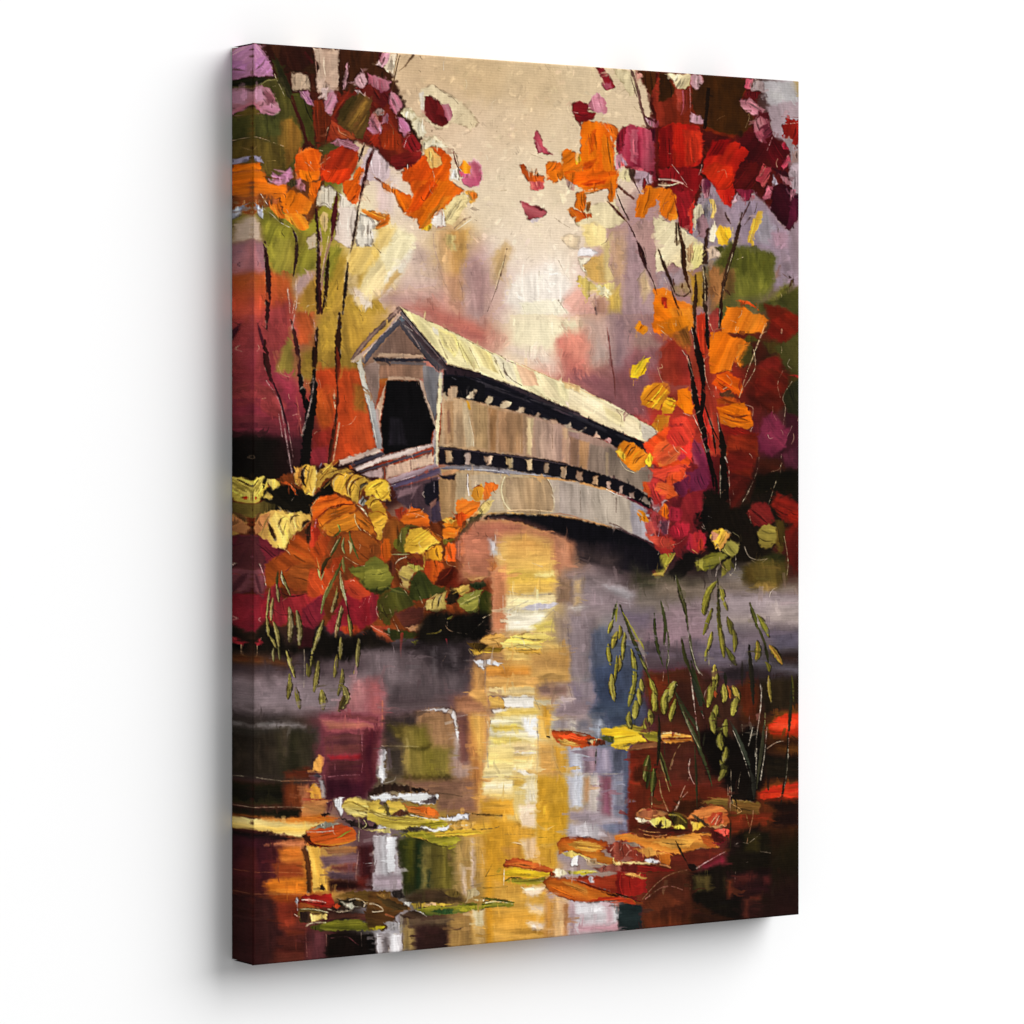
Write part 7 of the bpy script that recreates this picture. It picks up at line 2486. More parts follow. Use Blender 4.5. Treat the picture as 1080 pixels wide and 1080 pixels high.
P c04828/b03c24/d87048 s.8 n.35 d-50 r1.2: 690 250 740 190 800 190 810 270 760 290 720 290
S 9 f0c090 k.2: 720 270 760 210
S 9 f0c8a0 k.2: 750 285 780 220
P 4c3c28/5c4c34 s.8 n.22: 570 210 600 220 680 270 700 300 620 260
P f0c848/e8bc38/f4d468 s.8 n.14: 570 260 640 270 680 300 620 320 580 335
P e8b070/d89c58 s.8 n.25: 700 300 800 290 820 300 760 320
P 7c6428/8c7030/6c5420/947038 s.9 d5 n.22: 640 120 700 95 800 85 900 95 1000 105 1080 120 1080 140 960 140 920 190 820 150 720 130
P 6c4c20/7c5828/5c3c18 s.9 d8 n.25: 810 140 960 110 1090 130 1090 200 960 210 870 210
S 7 d8a868 k.2: 880 130 950 180 920 200
S 7 c8a060 k.2: 960 120 1000 100
P d84838/e06050/c83828 s.8 n.22: 740 330 820 310 860 330 850 370 800 380
P 9c2c20/8c2418 s.8: 820 370 860 360 850 390
P 4c1814/5c1c18 s1 n.3: 700 320 760 340 840 400 780 440 740 400

@painted_willow/stem *
T 260 470
S 12 4c6024/64782c b: 700 600 710 640 690 680
S 10 84a848 k.1 b: 690 600 715 650
S 12 506428 b: 660 700 700 660 720 650
S 24 6c7c3c/384018 b: 640 840 680 760 720 690
S 8 d8d098 k.2 b: 630 830 680 740 710 690
S 20 545c2c/c8c880 b: 740 700 730 760 745 820
S 20 445020/6c7434 b: 780 650 800 740 850 860
S 18 a8a468/d0c488 b: 775 720 795 770 785 820
S 30 4c3c1c/382c14 b: 570 970 600 880 640 850
S 8 c8a858 k.2 b: 530 850 550 930 560 1020
S 20 445024/5c6428 b: 720 870 700 940 640 1060
S 20 6c7434/a8a860 b: 730 850 735 920 745 980
S 12 54602c b: 570 660 600 690
S 20 3c3418/5c5428 b: 240 950 230 1010 230 1080
S 14 b8b088/d8d0a8 b: 265 950 270 1020 300 1080
S 10 7c3428 b: 290 960 330 930
S 6 e0d0a8 k.2: 100 900 130 980 145 1060
T 260 600
S 26 54602c/707838/3c4820 b: 690 0 640 120 590 230 565 340
S 9 a8a868 k.1 b: 640 80 590 200 560 340
S 20 5c6830/b8b880 b: 710 20 720 120 750 230 760 280
S 8 c8d0a8 k.2 b: 720 60 740 170 760 270
S 14 8c8840 b: 690 130 670 240 645 330
S 14 44481c b: 235 60 230 140
S 12 9c9850/b8b070 b: 540 0 560 70
S 10 b8a868 b: 590 20 565 90
S 10 1c140c b: 760 250 780 360 800 460
@painted_willow/catkin *
T 260 600
S 16 b8ac68/98904c l: 265 40 300 130 330 200
S 20 c8bc80/a89c58 l: 225 120 235 180 245 250
S 14 a89c54/c0b470 l: 175 150 160 280 150 380
S 20 a89850/c4b878 l: 200 220 185 300 185 390
S 24 a89c50/b8ac68 l: 155 370 160 440 165 510
S 30 a4984c/bcb070 l: 205 400 230 490 245 590
S 22 a89c54 l: 170 500 200 550 225 600
S 18 8c8c50/a8a870 l: 205 600 200 650 205 700
S 16 8c8c50 l: 240 590 245 640 250 690
S 40 dcc894/c0a864/9c9048 l: 325 290 330 420 325 550
S 40 a89c58/c0b480/8c8444 l: 380 320 400 460 400 580
S 34 a49c50/b8b068/84803c l: 580 390 545 500 495 640
S 16 9c9448 l: 500 620 490 680 485 740
S 26 a49c4c/b8ac60 l: 300 620 330 720 365 820
S 34 b4a858/8c843c/54481e l: 325 800 325 890 310 990
S 34 8c8438/a89c50 l o.9: 370 900 380 960 400 1060
S 36 b4a85c/a09448/6c6024 l: 545 700 530 810 510 930
S 52 b8ac5c/988c3c/6c6824 l: 570 920 575 990 580 1065
S 26 a89c54/d0a878 l: 690 180 660 270 645 340
S 30 d0ac7c/b88850 l: 730 300 690 410 675 520
S 24 b4a868 l: 720 280 700 380 690 470
S 28 a89c50/887c38 l: 770 350 785 430 790 510
S 30 b0a454/8c8440 l: 715 520 712 610 710 690
S 30 b4a450/908438 l: 685 650 675 740 665 820
S 28 a89c50/807434 l: 725 760 720 850 690 960
S 50 b0a45c/8c8040 l: 735 890 755 980 700 1075
S 34 5c4c24 l o.8: 740 960 720 1020 700 1075
S 30 a89c5c/787038 l: 850 530 840 640 835 750
S 16 a08c40 l: 820 770 815 800
S 22 8c843c o.7 l: 460 720 460 810
S 24 7c7430 o.7 l: 480 740 470 820
S 5 c8b898 k.3: 435 600 440 700 435 900
S 5 c8b898 k.4: 290 540 330 640
@painted_reed/blade *
T 590 600
S 20 4c5c24/303a18 b: 440 240 420 310 400 390
S 18 9cac3c/7c8c2c l: 440 290 430 340 430 400
S 26 343c1c/4c5424/242812 b: 455 265 500 380 560 540 620 680 680 820 720 900
S 12 b0b83c/98a034 l: 480 330 540 430 590 520 640 610
S 12 a4ac38 l: 590 520 625 570 645 615
S 9 d08048 k.3: 570 540 600 550
S 26 34401a/4c5828/28301a b: 720 340 725 460 745 600 790 740
S 26 343e1a/4c5c2a b: 770 240 790 340 805 450 790 580
S 16 3c481e/545c28 b: 815 440 830 560 820 680 810 760
S 5 c8c898 k.3: 800 560 830 660 820 740
S 5 c8b898 k.3: 790 780 785 850
S 8 3c3a1c b: 820 740 830 860 830 960
S 30 3c4020/54542c/2c3018 b: 885 50 920 180 955 320 975 440
S 9 d8d4b8 k.2 b: 880 50 900 140 930 240
S 18 6c6c48/44482c b: 970 420 990 540 1010 660 1040 760
S 5 d8d0b0 k.3: 960 340 990 500 1010 640
S 24 343818/484c22 b: 930 530 950 660 990 780
S 30 3c4420/2c301a b: 1000 700 1040 860 1080 1000
S 6 d8d0b8 k.3: 990 780 1010 900 1030 1060
S 6 d8d0b8 k.3: 1020 700 1060 790
S 8 b8a890 k.3: 640 640 670 750
T 695 590
S 26 3c4020/54542c/2c3018 b: 130 130 160 260 200 380 215 480
S 18 5c603c/3c4224 b: 210 470 240 620 260 760 330 880
S 24 343818/4c5024 b: 170 600 200 740 250 880
S 34 3c4422/2c341c/1e2414 b: 230 820 290 960 350 1100
S 6 d8d0b8 k.25: 220 560 250 700 290 830 330 880
S 6 d8d0b8 k.3: 240 900 260 1060
S 20 2c2c16/44481f b: 445 140 450 260 455 380 470 520
S 34 5c5c24/44441a/787830 b: 445 330 455 460 470 600 495 740
S 8 d8c8b8 k.3: 430 130 445 60
S 30 44541e/647428/2c3614 b: 690 330 720 430 750 530
S 20 3c401c/4c5024 b: 740 490 790 600 820 700
S 24 343818/2c2e16 b: 800 640 820 720 830 790
S 36 24221a/2e2a1c b: 685 650 695 800 710 960 715 1100
S 24 2c2620 b o.8: 630 770 630 960
S 8 c8c0b0 k.25: 770 950 780 1080
S 18 5c5c20/3c3c18 b: 1005 880 1015 980 1020 1080
S 26 24261a b: 500 860 510 960
S 8 a8a0a0 k.3: 540 800 555 830
T 695 720
S 34 343c20/4c5430/20281a b: 120 60 190 240 270 400 320 540 380 700 400 780
S 12 9c9c68/c8c498 k.1 b: 180 220 240 360 310 500
S 26 2c301c/3c4024 b: 130 70 210 220 290 340 310 460
S 8 d8d0b8 k.25: 250 30 270 200 290 360
S 8 d0c8b0 k.3: 280 60 310 180 340 270
S 40 38402c/2a3022 b: 250 -40 300 100 330 240
S 6 d8ccb0 k.3: 340 140 350 80 380 30
S 36 343a2c/444c3c/242a20 b: 540 290 600 420 660 560 720 720
S 7 d8d0b8 k.25: 560 360 620 500 660 620 690 720
S 7 d8d0b8 k.25: 780 40 770 200 745 380 730 560
S 26 3c3c28/4c4c34 b: 805 240 790 420 760 640 740 800
S 9 a8a060 k.2: 805 230 805 340
S 7 d8d0b8 k.3: 820 340 800 540 770 740
S 7 d8d0b8 k.3: 710 340 680 480
S 7 d0c8b0 k.3: 740 500 735 700 720 860
S 60 14100c/1c1610 u: 700 560 710 740 690 880
S 34 2a2a22/36362c b: 690 660 720 760 720 880
S 24 24261a/30301f b: 1005 0 1000 160 990 320 975 440
S 20 2c2a1c/1c1810 b: 980 420 970 580 955 740 925 920
S 9 5c6028 k.1: 1015 0 1020 120
S 5 b8b098 k.35: 985 420 975 640 950 800
S 30 4c5024/646830/2c3018 b: 0 500 30 600 60 700 90 780
S 8 a8a858 k.2 b: 0 580 40 700 80 830
S 20 2a2a18/3c3a20 b: 270 480 280 640 285 800 288 950
S 7 e0d0b8 k.15: 235 580 225 660 250 740 265 770
S 6 d0b898 k.3: 230 720 180 820 130 960
S 6 c8a890 k.4: 215 840 160 890 130 970
S 7 8c7c40 k.3: 0 740 20 860 70 960
S 6 a89858 k.3: 160 470 110 560 80 660
S 10 3c301c b: 40 480 45 560
S 6 c8b898 k.35: 545 660 550 860
S 6 c8b898 k.4: 620 680 600 800
S 6 c0b090 k.4: 520 760 525 880
S 14 2c2a1c b: 350 380 335 480
S 6 b8b090 k.4: 630 320 635 400
S 7 c0b090 k.35: 820 500 900 450 1000 440
S 8 3c2c1c b: 1000 400 1050 430
T 560 740
S 26 1c1a10/2c2a18 b: 970 100 975 220 970 380 950 520
S 30 24200f/342e18 b: 940 480 930 620 910 780
S 22 2c2a14/44441f b: 970 380 1000 480 1040 600
S 7 a8a060 k.2: 980 440 1010 540 1050 680
S 7 c8c088 k.3: 920 660 915 800
S 7 c8a878 k.25: 980 660 1000 740 1040 830
S 6 b8a878 k.4: 1080 440 1060 520
S 40 3c4820/242814 b o.9: 900 420 890 540 880 660
T 650 830
S 14 2c1c10 b: 450 410 490 490 540 580
S 50 1c120e/241612 b: 540 590 580 610 620 620
S 7 c8b0a8 k.2: 610 620 700 560 830 490
S 7 d0b098 k.3: 440 180 500 80 540 40
S 14 2a2414 b: 870 250 865 360 868 480
S 6 c89878 k.3: 860 0 865 200
S 7 c89068 k.3: 990 430 1030 260 1040 180
S 7 a88050 k.3: 985 210 1010 300
S 5 c8b8a0 k.4: 1000 430 1090 360
S 5 b8a898 k.4: 900 440 940 420 1000 430
S 5 a89890 k.45: 930 580 1000 570
S 5 b8a890 k.4: 905 640 900 720
@painted_reed/catkin *
T 590 600
S 26 b0b840/c4c85c/848c2c l: 405 390 385 430 370 490
S 40 c0b040/d0bc50/989030 l: 435 480 410 540 400 600
S 24 b8a83c/a09834 l: 455 430 460 480 450 530
S 34 a4a038/b8b048/807c28 l: 370 570 370 650 385 725
S 30 a8a838/c0bc54/7c8028 l: 495 480 480 580 475 690
S 30 a89834/b8a044 l: 455 660 455 720 445 780
S 24 b0a83c l: 435 660 430 740 415 860
S 46 b8b048/c8bc58/a08c34 l: 395 800 395 900 415 1000
S 38 b4bc44/c4c854/8c9430 l: 545 610 565 740 565 910
S 40 b8b848/989c34 l: 570 860 545 950 525 1040
S 20 94a04c l: 615 680 640 720 660 760
S 34 a8ac40/bcbc50 l: 620 840 620 880 630 930
S 36 a8a83c/c0bc50 l: 600 910 605 970 610 1030
S 46 a8ac3c/bcbc50 l: 580 1000 575 1060 565 1140
S 36 b4bc44/a0a438 l: 685 830 710 900 740 960
S 46 acac40/c0b850/a09c38 l: 710 930 720 1000 730 1080
S 40 b8c04c/ccd060/98a038 l: 885 860 855 910 830 990
S 44 acb040/b8b84c l: 820 930 790 1010 790 1100
S 30 a8a83c/bcb44c l: 880 990 865 1050 860 1120
S 10 e0d8a0 k.2: 870 860 890 880
T 560 740
S 44 a8a840/bcb850/8c8c30 l: 745 80 740 140 755 200
S 44 b0ac44/bcb84c l: 800 0 795 60 790 120
S 44 a0a438/b0ac48 l: 900 60 905 120 900 190
S 40 9ca038/aca840 l: 870 130 870 180 890 240
S 40 b0ac40/a8a038 l: 940 -20 940 40 930 70
S 44 b0ac44/b8b44c l: 1010 -20 1015 30 1010 90
S 30 b4b048 l: 1065 40 1065 100 1060 150
S 44 4c6c20/84a440/3c5818 l: 890 410 870 500 870 600
S 40 547024/94a448/44541c l: 930 510 925 590 915 680
S 20 b8c468 k.2 l: 890 430 865 520 855 590
T 695 590
S 46 b8b840/a0a030/c8c450 l: 430 170 370 250 330 400
S 34 8c8c2c/a8a43c l: 380 280 350 350 340 420
S 28 7c8028/9c9c38 l: 400 370 370 460 335 570
S 34 a09c38/8c9034 l: 460 200 480 260 480 310
S 20 a0a038 l: 485 290 500 340 515 385
S 12 d0cc90 k.3: 450 300 480 280
S 30 b8b044/c8c454/989830 l: 400 550 385 620 360 700
S 26 acac3c l: 360 680 355 720 350 770
S 38 84802c/a89c40/6c6c24 l: 460 520 475 620 490 740
S 36 7c7c2c/94943c/5c5c20 l: 520 440 540 510 550 570
S 34 84802c/9c983c l: 565 540 575 620 570 700
S 36 5c6824/848c34/3c4418 l: 510 670 545 740 580 800
S 36 84942c/a0a838/5c701f l: 745 420 790 490 830 585
S 44 a8a034/b88c38/7c7c28 l: 745 620 750 700 735 770
S 46 b8a03c/d88c38/a89c34 l: 835 650 880 710 930 790
S 30 7c7828 l: 810 780 830 810 835 850
S 26 ac9c40/c8a850 l: 830 880 835 980 850 1080
S 44 d0bc5c/c8b04c/a89c3c l: 420 800 420 870 410 920
S 40 b8b048/c8bc54 l: 440 870 420 960 430 1000
S 8 c8c080 k.3: 375 700 380 800
S 44 a8ac3c/b4b448 l: 405 930 390 1030 370 1120
S 44 c8bc54/b0a444 l: 490 950 495 1010 490 1080
S 40 ccb450/dca848/b8a844 l: 560 960 590 1030 605 1080
S 30 d06830 l o.9: 520 960 535 1010 545 1060
S 50 b0b844/98a038/c4c85c l: 120 930 70 1000 40 1090
T 695 720
S 50 bcc44c/ccd060/98a038 l: 120 0 90 60 70 140
S 46 acb040/bcbc50/8c9430 l: 65 60 35 130 40 230
S 40 a8ac3c/bcb84c l: 125 140 100 210 85 290
S 50 a8a83c/bcb84c/8c8c30 l: 420 -20 390 60 385 160
S 30 c85028 l o.8: 425 60 430 110
S 50 c4b850/b0a844 l: 490 20 495 80 500 135
S 44 ccb44c/b8a844 l: 560 30 590 90 600 140
S 54 b0ac44/c4bc54 l: 590 110 570 180 555 250
S 44 98a038/acac44/74802c l: 435 170 425 220 430 270
S 50 98a03c/a8ac48 l: 400 230 405 310 420 380
S 40 8c9834/a8ac44 l: 510 280 500 340 510 405
S 24 747c30 l: 430 355 480 350
S 54 8c9034/a4a444/6c7428 l: 465 380 460 440 470 505
S 40 989c38/acac48/74802c l: 510 490 500 550 490 605
S 46 8c9034/a4a448/747c2c l: 465 595 490 660 455 740
S 18 6c7028 k.2: 500 660 520 630

"""
FLOWS = {'painted_sky': ('r', 9, 4.5), 'painted_forest': (82, 14, 4.5), 'painted_water': ('w', 17, 3.6), 'painted_bridge': (86, 11, 1.8),
         'painted_lily_pad': (5, 9, 1.6), 'painted_reed': None, 'painted_willow': None, 'painted_petal': None}


def paint(cv):
    cv.use('painted_sky', FLOWS['painted_sky'])
    pts = [l.split() for l in BASE.replace(';', '\n').split('\n') if l.strip()]
    cv.base([(float(a), float(b), c) for a, b, c in pts], 17)
    cv.run(TEXT, FLOWS)
    cv.drag(3200, 11)
    cv.daubs(3500, 5)
    P_ = ['e0c8a8', 'd8b890', 'c8a078', 'e8d8c0', 'b08860']  # pale hairs: scratches and glints of light painted as colour
    D_ = ['2a1810', '3c2418', '1c1410']
    cv.hairs(42, 21, (266, 50, 500, 250), P_ + D_)
    cv.hairs(33, 22, (640, 80, 843, 300), P_ + D_)
    cv.hairs(53, 23, (690, 300, 843, 620), P_)
    cv.hairs(36, 24, (266, 250, 380, 520), P_ + D_)
    cv.hairs(58, 25, (266, 500, 520, 690), P_ + D_)
    cv.hairs(19, 28, (400, 70, 700, 330), ['8a7a58', 'a8946c', 'f0e4c8'])
    cv.tint()
    cv.ridges()

LABELS = {
    'painted_tree': 'tall thin autumn tree painted at the left',
    'painted_tree.001': 'orange autumn tree painted at the right, dark forked trunk',
    'painted_bush': 'yellow and orange bush painted before the bridge mouth',
    'painted_bush.001': 'crimson bush painted at the far end of the bridge',
    'painted_petal': 'dark red leaf drifting in the pale sky beside the left tree',
    'painted_petal.001': 'pink leaf with an orange heart',
    'painted_petal.002': 'narrow red leaf falling from the top of the picture',
    'painted_petal.003': 'small dusky red leaf pointing up',
    'painted_petal.004': 'wide red leaf with a white tip',
    'painted_lily_pad': 'golden pads floating under the bush',
    'painted_lily_pad.001': 'yellow pads with white glints',
    'painted_lily_pad.002': 'rust red pad beside the yellow pads',
    'painted_lily_pad.003': 'red and green pads in the bottom left corner',
    'painted_lily_pad.004': 'thin bright green pads',
    'painted_lily_pad.005': 'red pad touching the yellow pad',
    'painted_lily_pad.006': 'bright yellow pad',
    'painted_lily_pad.007': 'small amber pad behind the reeds',
    'painted_lily_pad.008': 'long orange pads',
    'painted_lily_pad.009': 'rust and yellow pad at the golden reflection',
    'painted_lily_pad.010': 'dark orange pads with a red end',
    'painted_lily_pad.011': 'pale brown pads with yellow spots',
    'painted_lily_pad.012': 'round orange pads below the reeds',
}
AMBIENT = .43
LAMPS = [('softbox', 1.05, .98, 40.0, 38.0, 25400)]

# ================================================================= the place
W, H, D, R = 0.6096, 0.8128, 0.0378, 0.0016         # stretched canvas: 24 x 32 in, 1.5 in deep, softly rounded edge
CZ = 1.50                                            # height of its centre on the wall
NX, NY = 1010, 1344
EXPO = 1.12                                         # light on the face; pigment = what shows / EXPO
RELIEF = 0.0005

scene = bpy.context.scene
col = scene.collection
world = bpy.data.worlds.new('World'); scene.world = world; world.use_nodes = True
bg = world.node_tree.nodes['Background']
bg.inputs['Color'].default_value = (1, 1, 1, 1); bg.inputs['Strength'].default_value = AMBIENT


def node_mat(name):
    m = bpy.data.materials.new(name); m.use_nodes = True
    nt = m.node_tree
    return m, nt, nt.nodes['Principled BSDF']


def paint_material():
    m, nt, b = node_mat('painted_canvas')
    N, L = nt.nodes, nt.links
    at = N.new('ShaderNodeAttribute'); at.attribute_name = 'pigment'
    tc = N.new('ShaderNodeTexCoord')
    mp = N.new('ShaderNodeMapping'); L.new(tc.outputs['Object'], mp.inputs['Vector'])
    weft = N.new('ShaderNodeTexWave'); weft.bands_direction = 'Z'; weft.inputs['Scale'].default_value = 1 / .0023 * .314
    weft.inputs['Distortion'].default_value = 1.6; weft.inputs['Detail'].default_value = 2; weft.inputs['Detail Scale'].default_value = 3
    warp = N.new('ShaderNodeTexWave'); warp.bands_direction = 'X'; warp.inputs['Scale'].default_value = 1 / .0023 * .314
    warp.inputs['Distortion'].default_value = 1.6; warp.inputs['Detail'].default_value = 2; warp.inputs['Detail Scale'].default_value = 3
    grain = N.new('ShaderNodeTexNoise'); grain.inputs['Scale'].default_value = 900; grain.inputs['Detail'].default_value = 3
    for n in (weft, warp, grain):
        L.new(mp.outputs['Vector'], n.inputs['Vector'])
    a1 = N.new('ShaderNodeMath'); a1.operation = 'MULTIPLY_ADD'; a1.inputs[1].default_value = .12
    L.new(warp.outputs['Fac'], a1.inputs[0]); L.new(weft.outputs['Fac'], a1.inputs[2])
    a2 = N.new('ShaderNodeMath'); a2.operation = 'MULTIPLY_ADD'; a2.inputs[1].default_value = .9
    L.new(grain.outputs['Fac'], a2.inputs[0]); L.new(a1.outputs[0], a2.inputs[2])
    bump = N.new('ShaderNodeBump'); bump.inputs['Strength'].default_value = .3; bump.inputs['Distance'].default_value = .00016
    L.new(a2.outputs[0], bump.inputs['Height'])
    L.new(bump.outputs['Normal'], b.inputs['Normal'])
    # ink sits a little thinner on the crowns of the weave
    mr = N.new('ShaderNodeMapRange'); mr.inputs['From Min'].default_value = .3; mr.inputs['From Max'].default_value = 2.1
    mr.inputs['To Min'].default_value = .95; mr.inputs['To Max'].default_value = 1.05
    L.new(a2.outputs[0], mr.inputs['Value'])
    mx = N.new('ShaderNodeVectorMath'); mx.operation = 'SCALE'
    L.new(at.outputs['Color'], mx.inputs[0]); L.new(mr.outputs['Result'], mx.inputs['Scale'])
    L.new(mx.outputs['Vector'], b.inputs['Base Color'])
    b.inputs['Roughness'].default_value = .62; b.inputs['Specular IOR Level'].default_value = .015
    return m


def wall_material():
    m, nt, b = node_mat('white_wall')
    N, L = nt.nodes, nt.links
    n = N.new('ShaderNodeTexNoise'); n.inputs['Scale'].default_value = 60; n.inputs['Detail'].default_value = 6
    r = N.new('ShaderNodeValToRGB')
    r.color_ramp.elements[0].color = (.885, .885, .885, 1); r.color_ramp.elements[1].color = (.905, .905, .905, 1)
    L.new(n.outputs['Fac'], r.inputs['Fac']); L.new(r.outputs['Color'], b.inputs['Base Color'])
    b.inputs['Roughness'].default_value = .9; b.inputs['Specular IOR Level'].default_value = .1
    return m


MP, MW = paint_material(), wall_material()

# ----------------------------------------------------------------- paint it
u = np.linspace(0, 1, NX); v = np.linspace(0, 1, NY)
UU, VV = np.meshgrid(u, v)
q = np.stack([UU, VV, np.ones_like(UU)], -1) @ HM.T
PX, PY = q[..., 0] / q[..., 2], q[..., 1] / q[..., 2]


def locate(x0, y0, x1, y1):
    c = np.array([[x0, y0, 1], [x1, y0, 1], [x1, y1, 1], [x0, y1, 1]]) @ HI.T
    c = c[:, :2] / c[:, 2:]
    a, b = int(np.floor(c[:, 0].min() * (NX - 1))), int(np.ceil(c[:, 0].max() * (NX - 1))) + 1
    d, e = int(np.floor(c[:, 1].min() * (NY - 1))), int(np.ceil(c[:, 1].max() * (NY - 1))) + 1
    a, b, d, e = max(a, 0), min(b, NX), max(d, 0), min(e, NY)
    if a >= b or d >= e:
        return None
    return (slice(d, e), slice(a, b))


cv = Canvas(PX, PY, locate)
paint(cv)
srgb = np.clip(cv.C, 0, 1)
lin = np.where(srgb <= .04045, srgb / 12.92, ((srgb + .055) / 1.055) ** 2.4) / EXPO
lin = np.clip(lin, .0015, .9)
PID = cv.P.astype(np.int32)


def boxsum(a, r):
    p = np.pad(a, r, mode='edge')
    c = np.cumsum(np.cumsum(np.pad(p, ((1, 0), (1, 0))), 0), 1)
    k = 2 * r + 1
    return c[k:, k:] - c[:-k, k:] - c[k:, :-k] + c[:-k, :-k]


best = np.full(PID.shape, -1, np.int32); out = PID.copy()      # majority filter: no stray specks in a part
for i in np.unique(PID):
    s_ = boxsum((PID == i).astype(np.int32), 2)
    m_ = s_ > best
    best[m_] = s_[m_]; out[m_] = i
PID = out

# ----------------------------------------------------------------- the face
edge = np.minimum(np.minimum(UU, 1 - UU) * W, np.minimum(VV, 1 - VV) * H)
fade = np.clip(edge / .004, 0, 1)
k_ = np.clip(R - edge, 0, R)
roll = R - np.sqrt(np.maximum(R * R - k_ * k_, 0))
hh = cv.H
hs = (boxsum(hh.astype(np.float64), 1) / 9)
XX = -W / 2 + UU * W
ZZ = H / 2 - VV * H
YY = -D + roll - np.clip(hs * .7 + hh * .3, -.1, 1.4) * RELIEF * fade
P3 = np.stack([XX, YY, ZZ], -1)                               # local to the canvas, whose origin is on the wall
gu = np.gradient(P3, axis=1); gv = np.gradient(P3, axis=0)
NN = np.cross(gv, gu); NN /= np.linalg.norm(NN, axis=-1, keepdims=True)
if NN[NY // 2, NX // 2, 1] > 0:
    NN = -NN


def grid_mesh(name, P, C, Nrm, mask=None):
    """a mesh of the grid cells picked by mask, with pigment and smooth normals"""
    ny, nx = P.shape[:2]
    idx = np.arange(ny * nx).reshape(ny, nx)
    f = np.stack([idx[:-1, :-1], idx[1:, :-1], idx[1:, 1:], idx[:-1, 1:]], -1)
    f = f.reshape(-1, 4) if mask is None else f[mask]
    if len(f):
        a, b, c = (P.reshape(-1, 3)[f[len(f) // 2, k]] for k in (0, 1, 2))
        if np.dot(np.cross(b - a, c - b), Nrm.reshape(-1, 3)[f[len(f) // 2, 0]]) < 0:
            f = f[:, ::-1]                                    # keep the faces turned outward
    if len(f) == 0:
        return None
    used, inv = np.unique(f, return_inverse=True)
    inv = inv.reshape(-1).astype(np.int32)
    co = P.reshape(-1, 3)[used]
    me = bpy.data.meshes.new(name)
    me.vertices.add(len(co)); me.vertices.foreach_set('co', co.astype(np.float32).ravel())
    me.loops.add(len(inv)); me.loops.foreach_set('vertex_index', inv)
    me.polygons.add(len(f)); me.polygons.foreach_set('loop_start', np.arange(0, len(inv), 4, dtype=np.int32))
    me.update(calc_edges=True)
    ca = me.color_attributes.new('pigment', 'FLOAT_COLOR', 'POINT')
    c4 = np.ones((len(co), 4), np.float32); c4[:, :3] = C.reshape(-1, 3)[used]
    ca.data.foreach_set('color', c4.ravel())
    me.polygons.foreach_set('use_smooth', np.ones(len(f), bool))
    me.normals_split_custom_set_from_vertices(Nrm.reshape(-1, 3)[used].astype(np.float32))
    me.materials.append(MP)
    return me


def link(name, data, parent=None, label=None):
    o = bpy.data.objects.new(name, data); col.objects.link(o)
    if parent is not None:
        o.parent = parent
    if label:
        o['label'] = label
    return o


canvas = link('canvas_print', None)
canvas.location = (0, 0, CZ)
canvas.empty_display_size = .1
canvas['label'] = 'tall wrapped canvas print of a covered bridge over an autumn pond on white wall'
canvas['category'] = 'canvas print'

FID = PID[:-1, :-1]
counts = np.bincount(FID.ravel(), minlength=len(cv.parts))
tops, seen = {}, {}
PLAIN = lambda n: re.sub(r'\.\d+$', '', n)
for i, (nm, _) in enumerate(cv.parts):                        # parts of the picture first ...
    if '/' not in nm and counts[i]:
        tops[nm] = link(PLAIN(nm), grid_mesh(PLAIN(nm), P3, lin, NN, FID == i), canvas, LABELS.get(nm))
for i, (nm, _) in enumerate(cv.parts):                        # ... then their own parts
    if '/' in nm and counts[i]:
        t_, s_ = nm.split('/')
        if t_ not in tops:
            tops[t_] = link(PLAIN(t_), None, canvas, LABELS.get(t_)); tops[t_].empty_display_size = .02
        if counts[i] < 14 and (s_ in seen):
            continue
        link(s_, grid_mesh(s_, P3, lin, NN, FID == i), tops[t_])

# ----------------------------------------------------------------- wrapped sides: the picture carries on, mirrored, round the bars
ND = 64
t_ = np.linspace(0, 1, ND)


def side(flip, vertical):
    d = t_ * (D - R)                                          # from the rounded edge back to the wall
    if vertical:
        cols = np.clip((d * .2 / W * (NX - 1)).astype(int) + 1, 0, NX - 1)
        C = lin[:, ::-1][:, cols] if flip else lin[:, cols]
        P = np.zeros((NY, ND, 3)); P[..., 0] = (W / 2 if flip else -W / 2); P[..., 1] = (-D + R + d)[None]; P[..., 2] = (H / 2 - v * H)[:, None]
        zc = np.clip(v * H, R, H - R); P[..., 2] = (H / 2 - zc)[:, None]
        Nm = np.zeros_like(P); Nm[..., 0] = 1 if flip else -1
    else:
        rows = np.clip((d * .2 / H * (NY - 1)).astype(int) + 1, 0, NY - 1)
        C = (lin[::-1] if flip else lin)[rows].transpose(1, 0, 2)
        P = np.zeros((NX, ND, 3)); P[..., 2] = (-H / 2 if flip else H / 2); P[..., 1] = (-D + R + d)[None]
        P[..., 0] = (-W / 2 + np.clip(u * W, R, W - R))[:, None]
        Nm = np.zeros_like(P); Nm[..., 2] = -1 if flip else 1
    return P, C, Nm


for flip, vert, lab in ((False, True, 'left wrapped side with the picture mirrored round it'), (True, True, None), (False, False, None), (True, False, None)):
    P_, C_, N_ = side(flip, vert)
    me = grid_mesh('wrapped_side', P_, C_, N_)
    link('wrapped_side', me, canvas, lab)

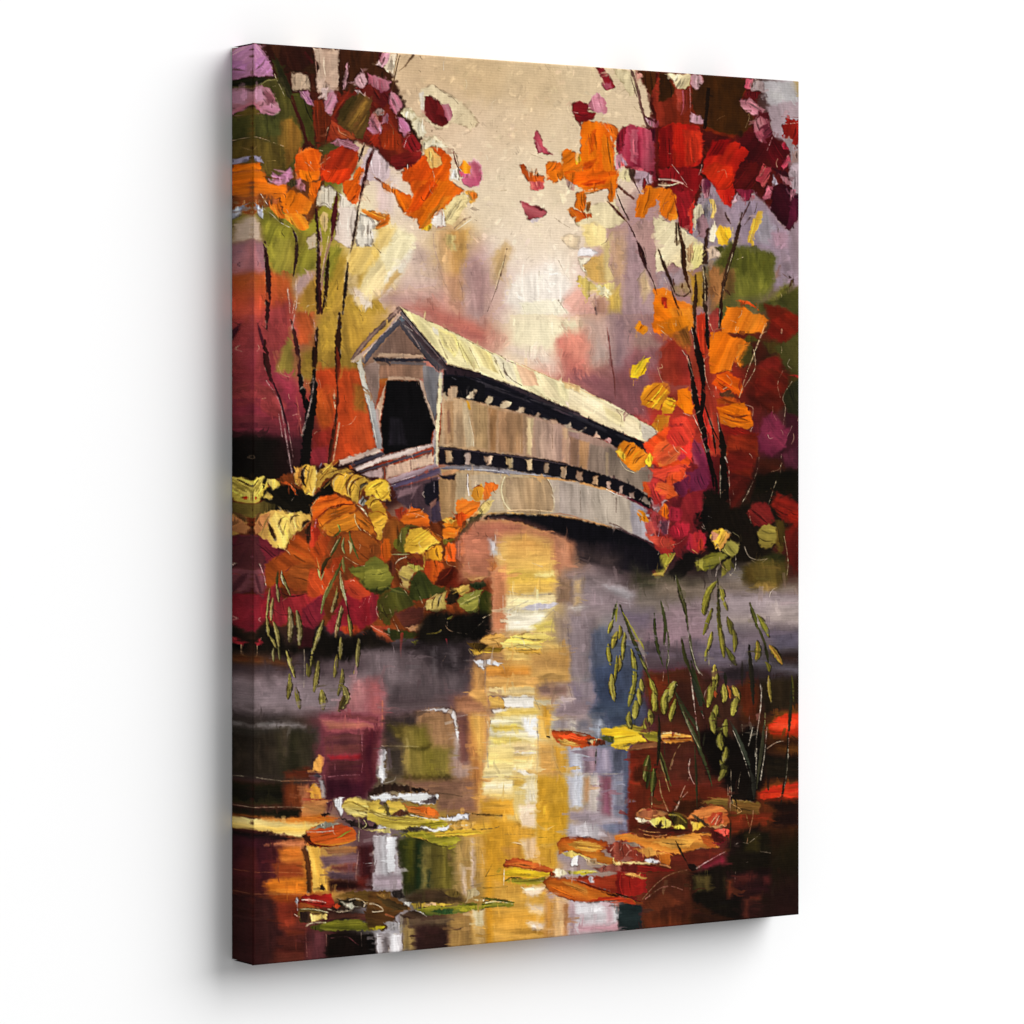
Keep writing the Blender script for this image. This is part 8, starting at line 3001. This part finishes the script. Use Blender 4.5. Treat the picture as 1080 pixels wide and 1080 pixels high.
# ----------------------------------------------------------------- wall
me = bpy.data.meshes.new('wall')
s_ = 7.0
me.from_pydata([(-s_, 0.0012, CZ - s_), (s_, 0.0012, CZ - s_), (s_, 0.0012, CZ + s_), (-s_, 0.0012, CZ + s_),
                (-s_, .12, CZ - s_), (s_, .12, CZ - s_), (s_, .12, CZ + s_), (-s_, .12, CZ + s_)], [],
               [(0, 1, 2, 3), (7, 6, 5, 4), (0, 4, 5, 1), (1, 5, 6, 2), (2, 6, 7, 3), (3, 7, 4, 0)])
me.materials.append(MW)
wall = link('wall', me)
wall['kind'] = 'structure'; wall['label'] = 'plain bright white wall behind the canvas'; wall['category'] = 'wall'

# ----------------------------------------------------------------- studio lamp and camera
def softbox(name, loc, target, size, watts):
    ld = bpy.data.lights.new(name, 'AREA'); ld.shape = 'SQUARE'; ld.size = size; ld.energy = watts
    o = bpy.data.objects.new(name, ld); col.objects.link(o)
    o.location = loc
    o.rotation_euler = (Vector(target) - Vector(loc)).to_track_quat('-Z', 'Y').to_euler()
    return o


C0 = Vector((-W / 2, 0, CZ - H / 2))
for (nm, dx, dz, dist, size, watts) in LAMPS:
    dr = Vector((dx, -1, dz)).normalized()
    softbox(nm, Vector((0, 0, CZ)) + dr * dist, (0, 0, CZ), size, watts)

th = math.radians(33.5)
cam = bpy.data.cameras.new('camera'); camo = bpy.data.objects.new('camera', cam); col.objects.link(camo)
f = 3744.0; Z0 = f * H / 973.5; X0 = -273.2 * H / 973.5
sn, cs = math.sin(th), math.cos(th)
camo.location = (-W / 2 - X0 * cs - Z0 * sn, -D + X0 * sn - Z0 * cs, CZ + H / 2 - .4302 * H)
camo.rotation_euler = (math.pi / 2, 0, -th)
cam.sensor_width = 36; cam.lens = f / 1080 * 36; cam.shift_y = -(540 - 463.8) / 1080
cam.clip_start = .05; cam.clip_end = 100
scene.camera = camo
scene.view_settings.view_transform = 'Standard'; scene.view_settings.look = 'None'
scene.view_settings.exposure = 0; scene.view_settings.gamma = 1; scene.view_settings.use_curve_mapping = False
scene.render.resolution_x = scene.render.resolution_y = 1024
scene.cycles.max_bounces = 6
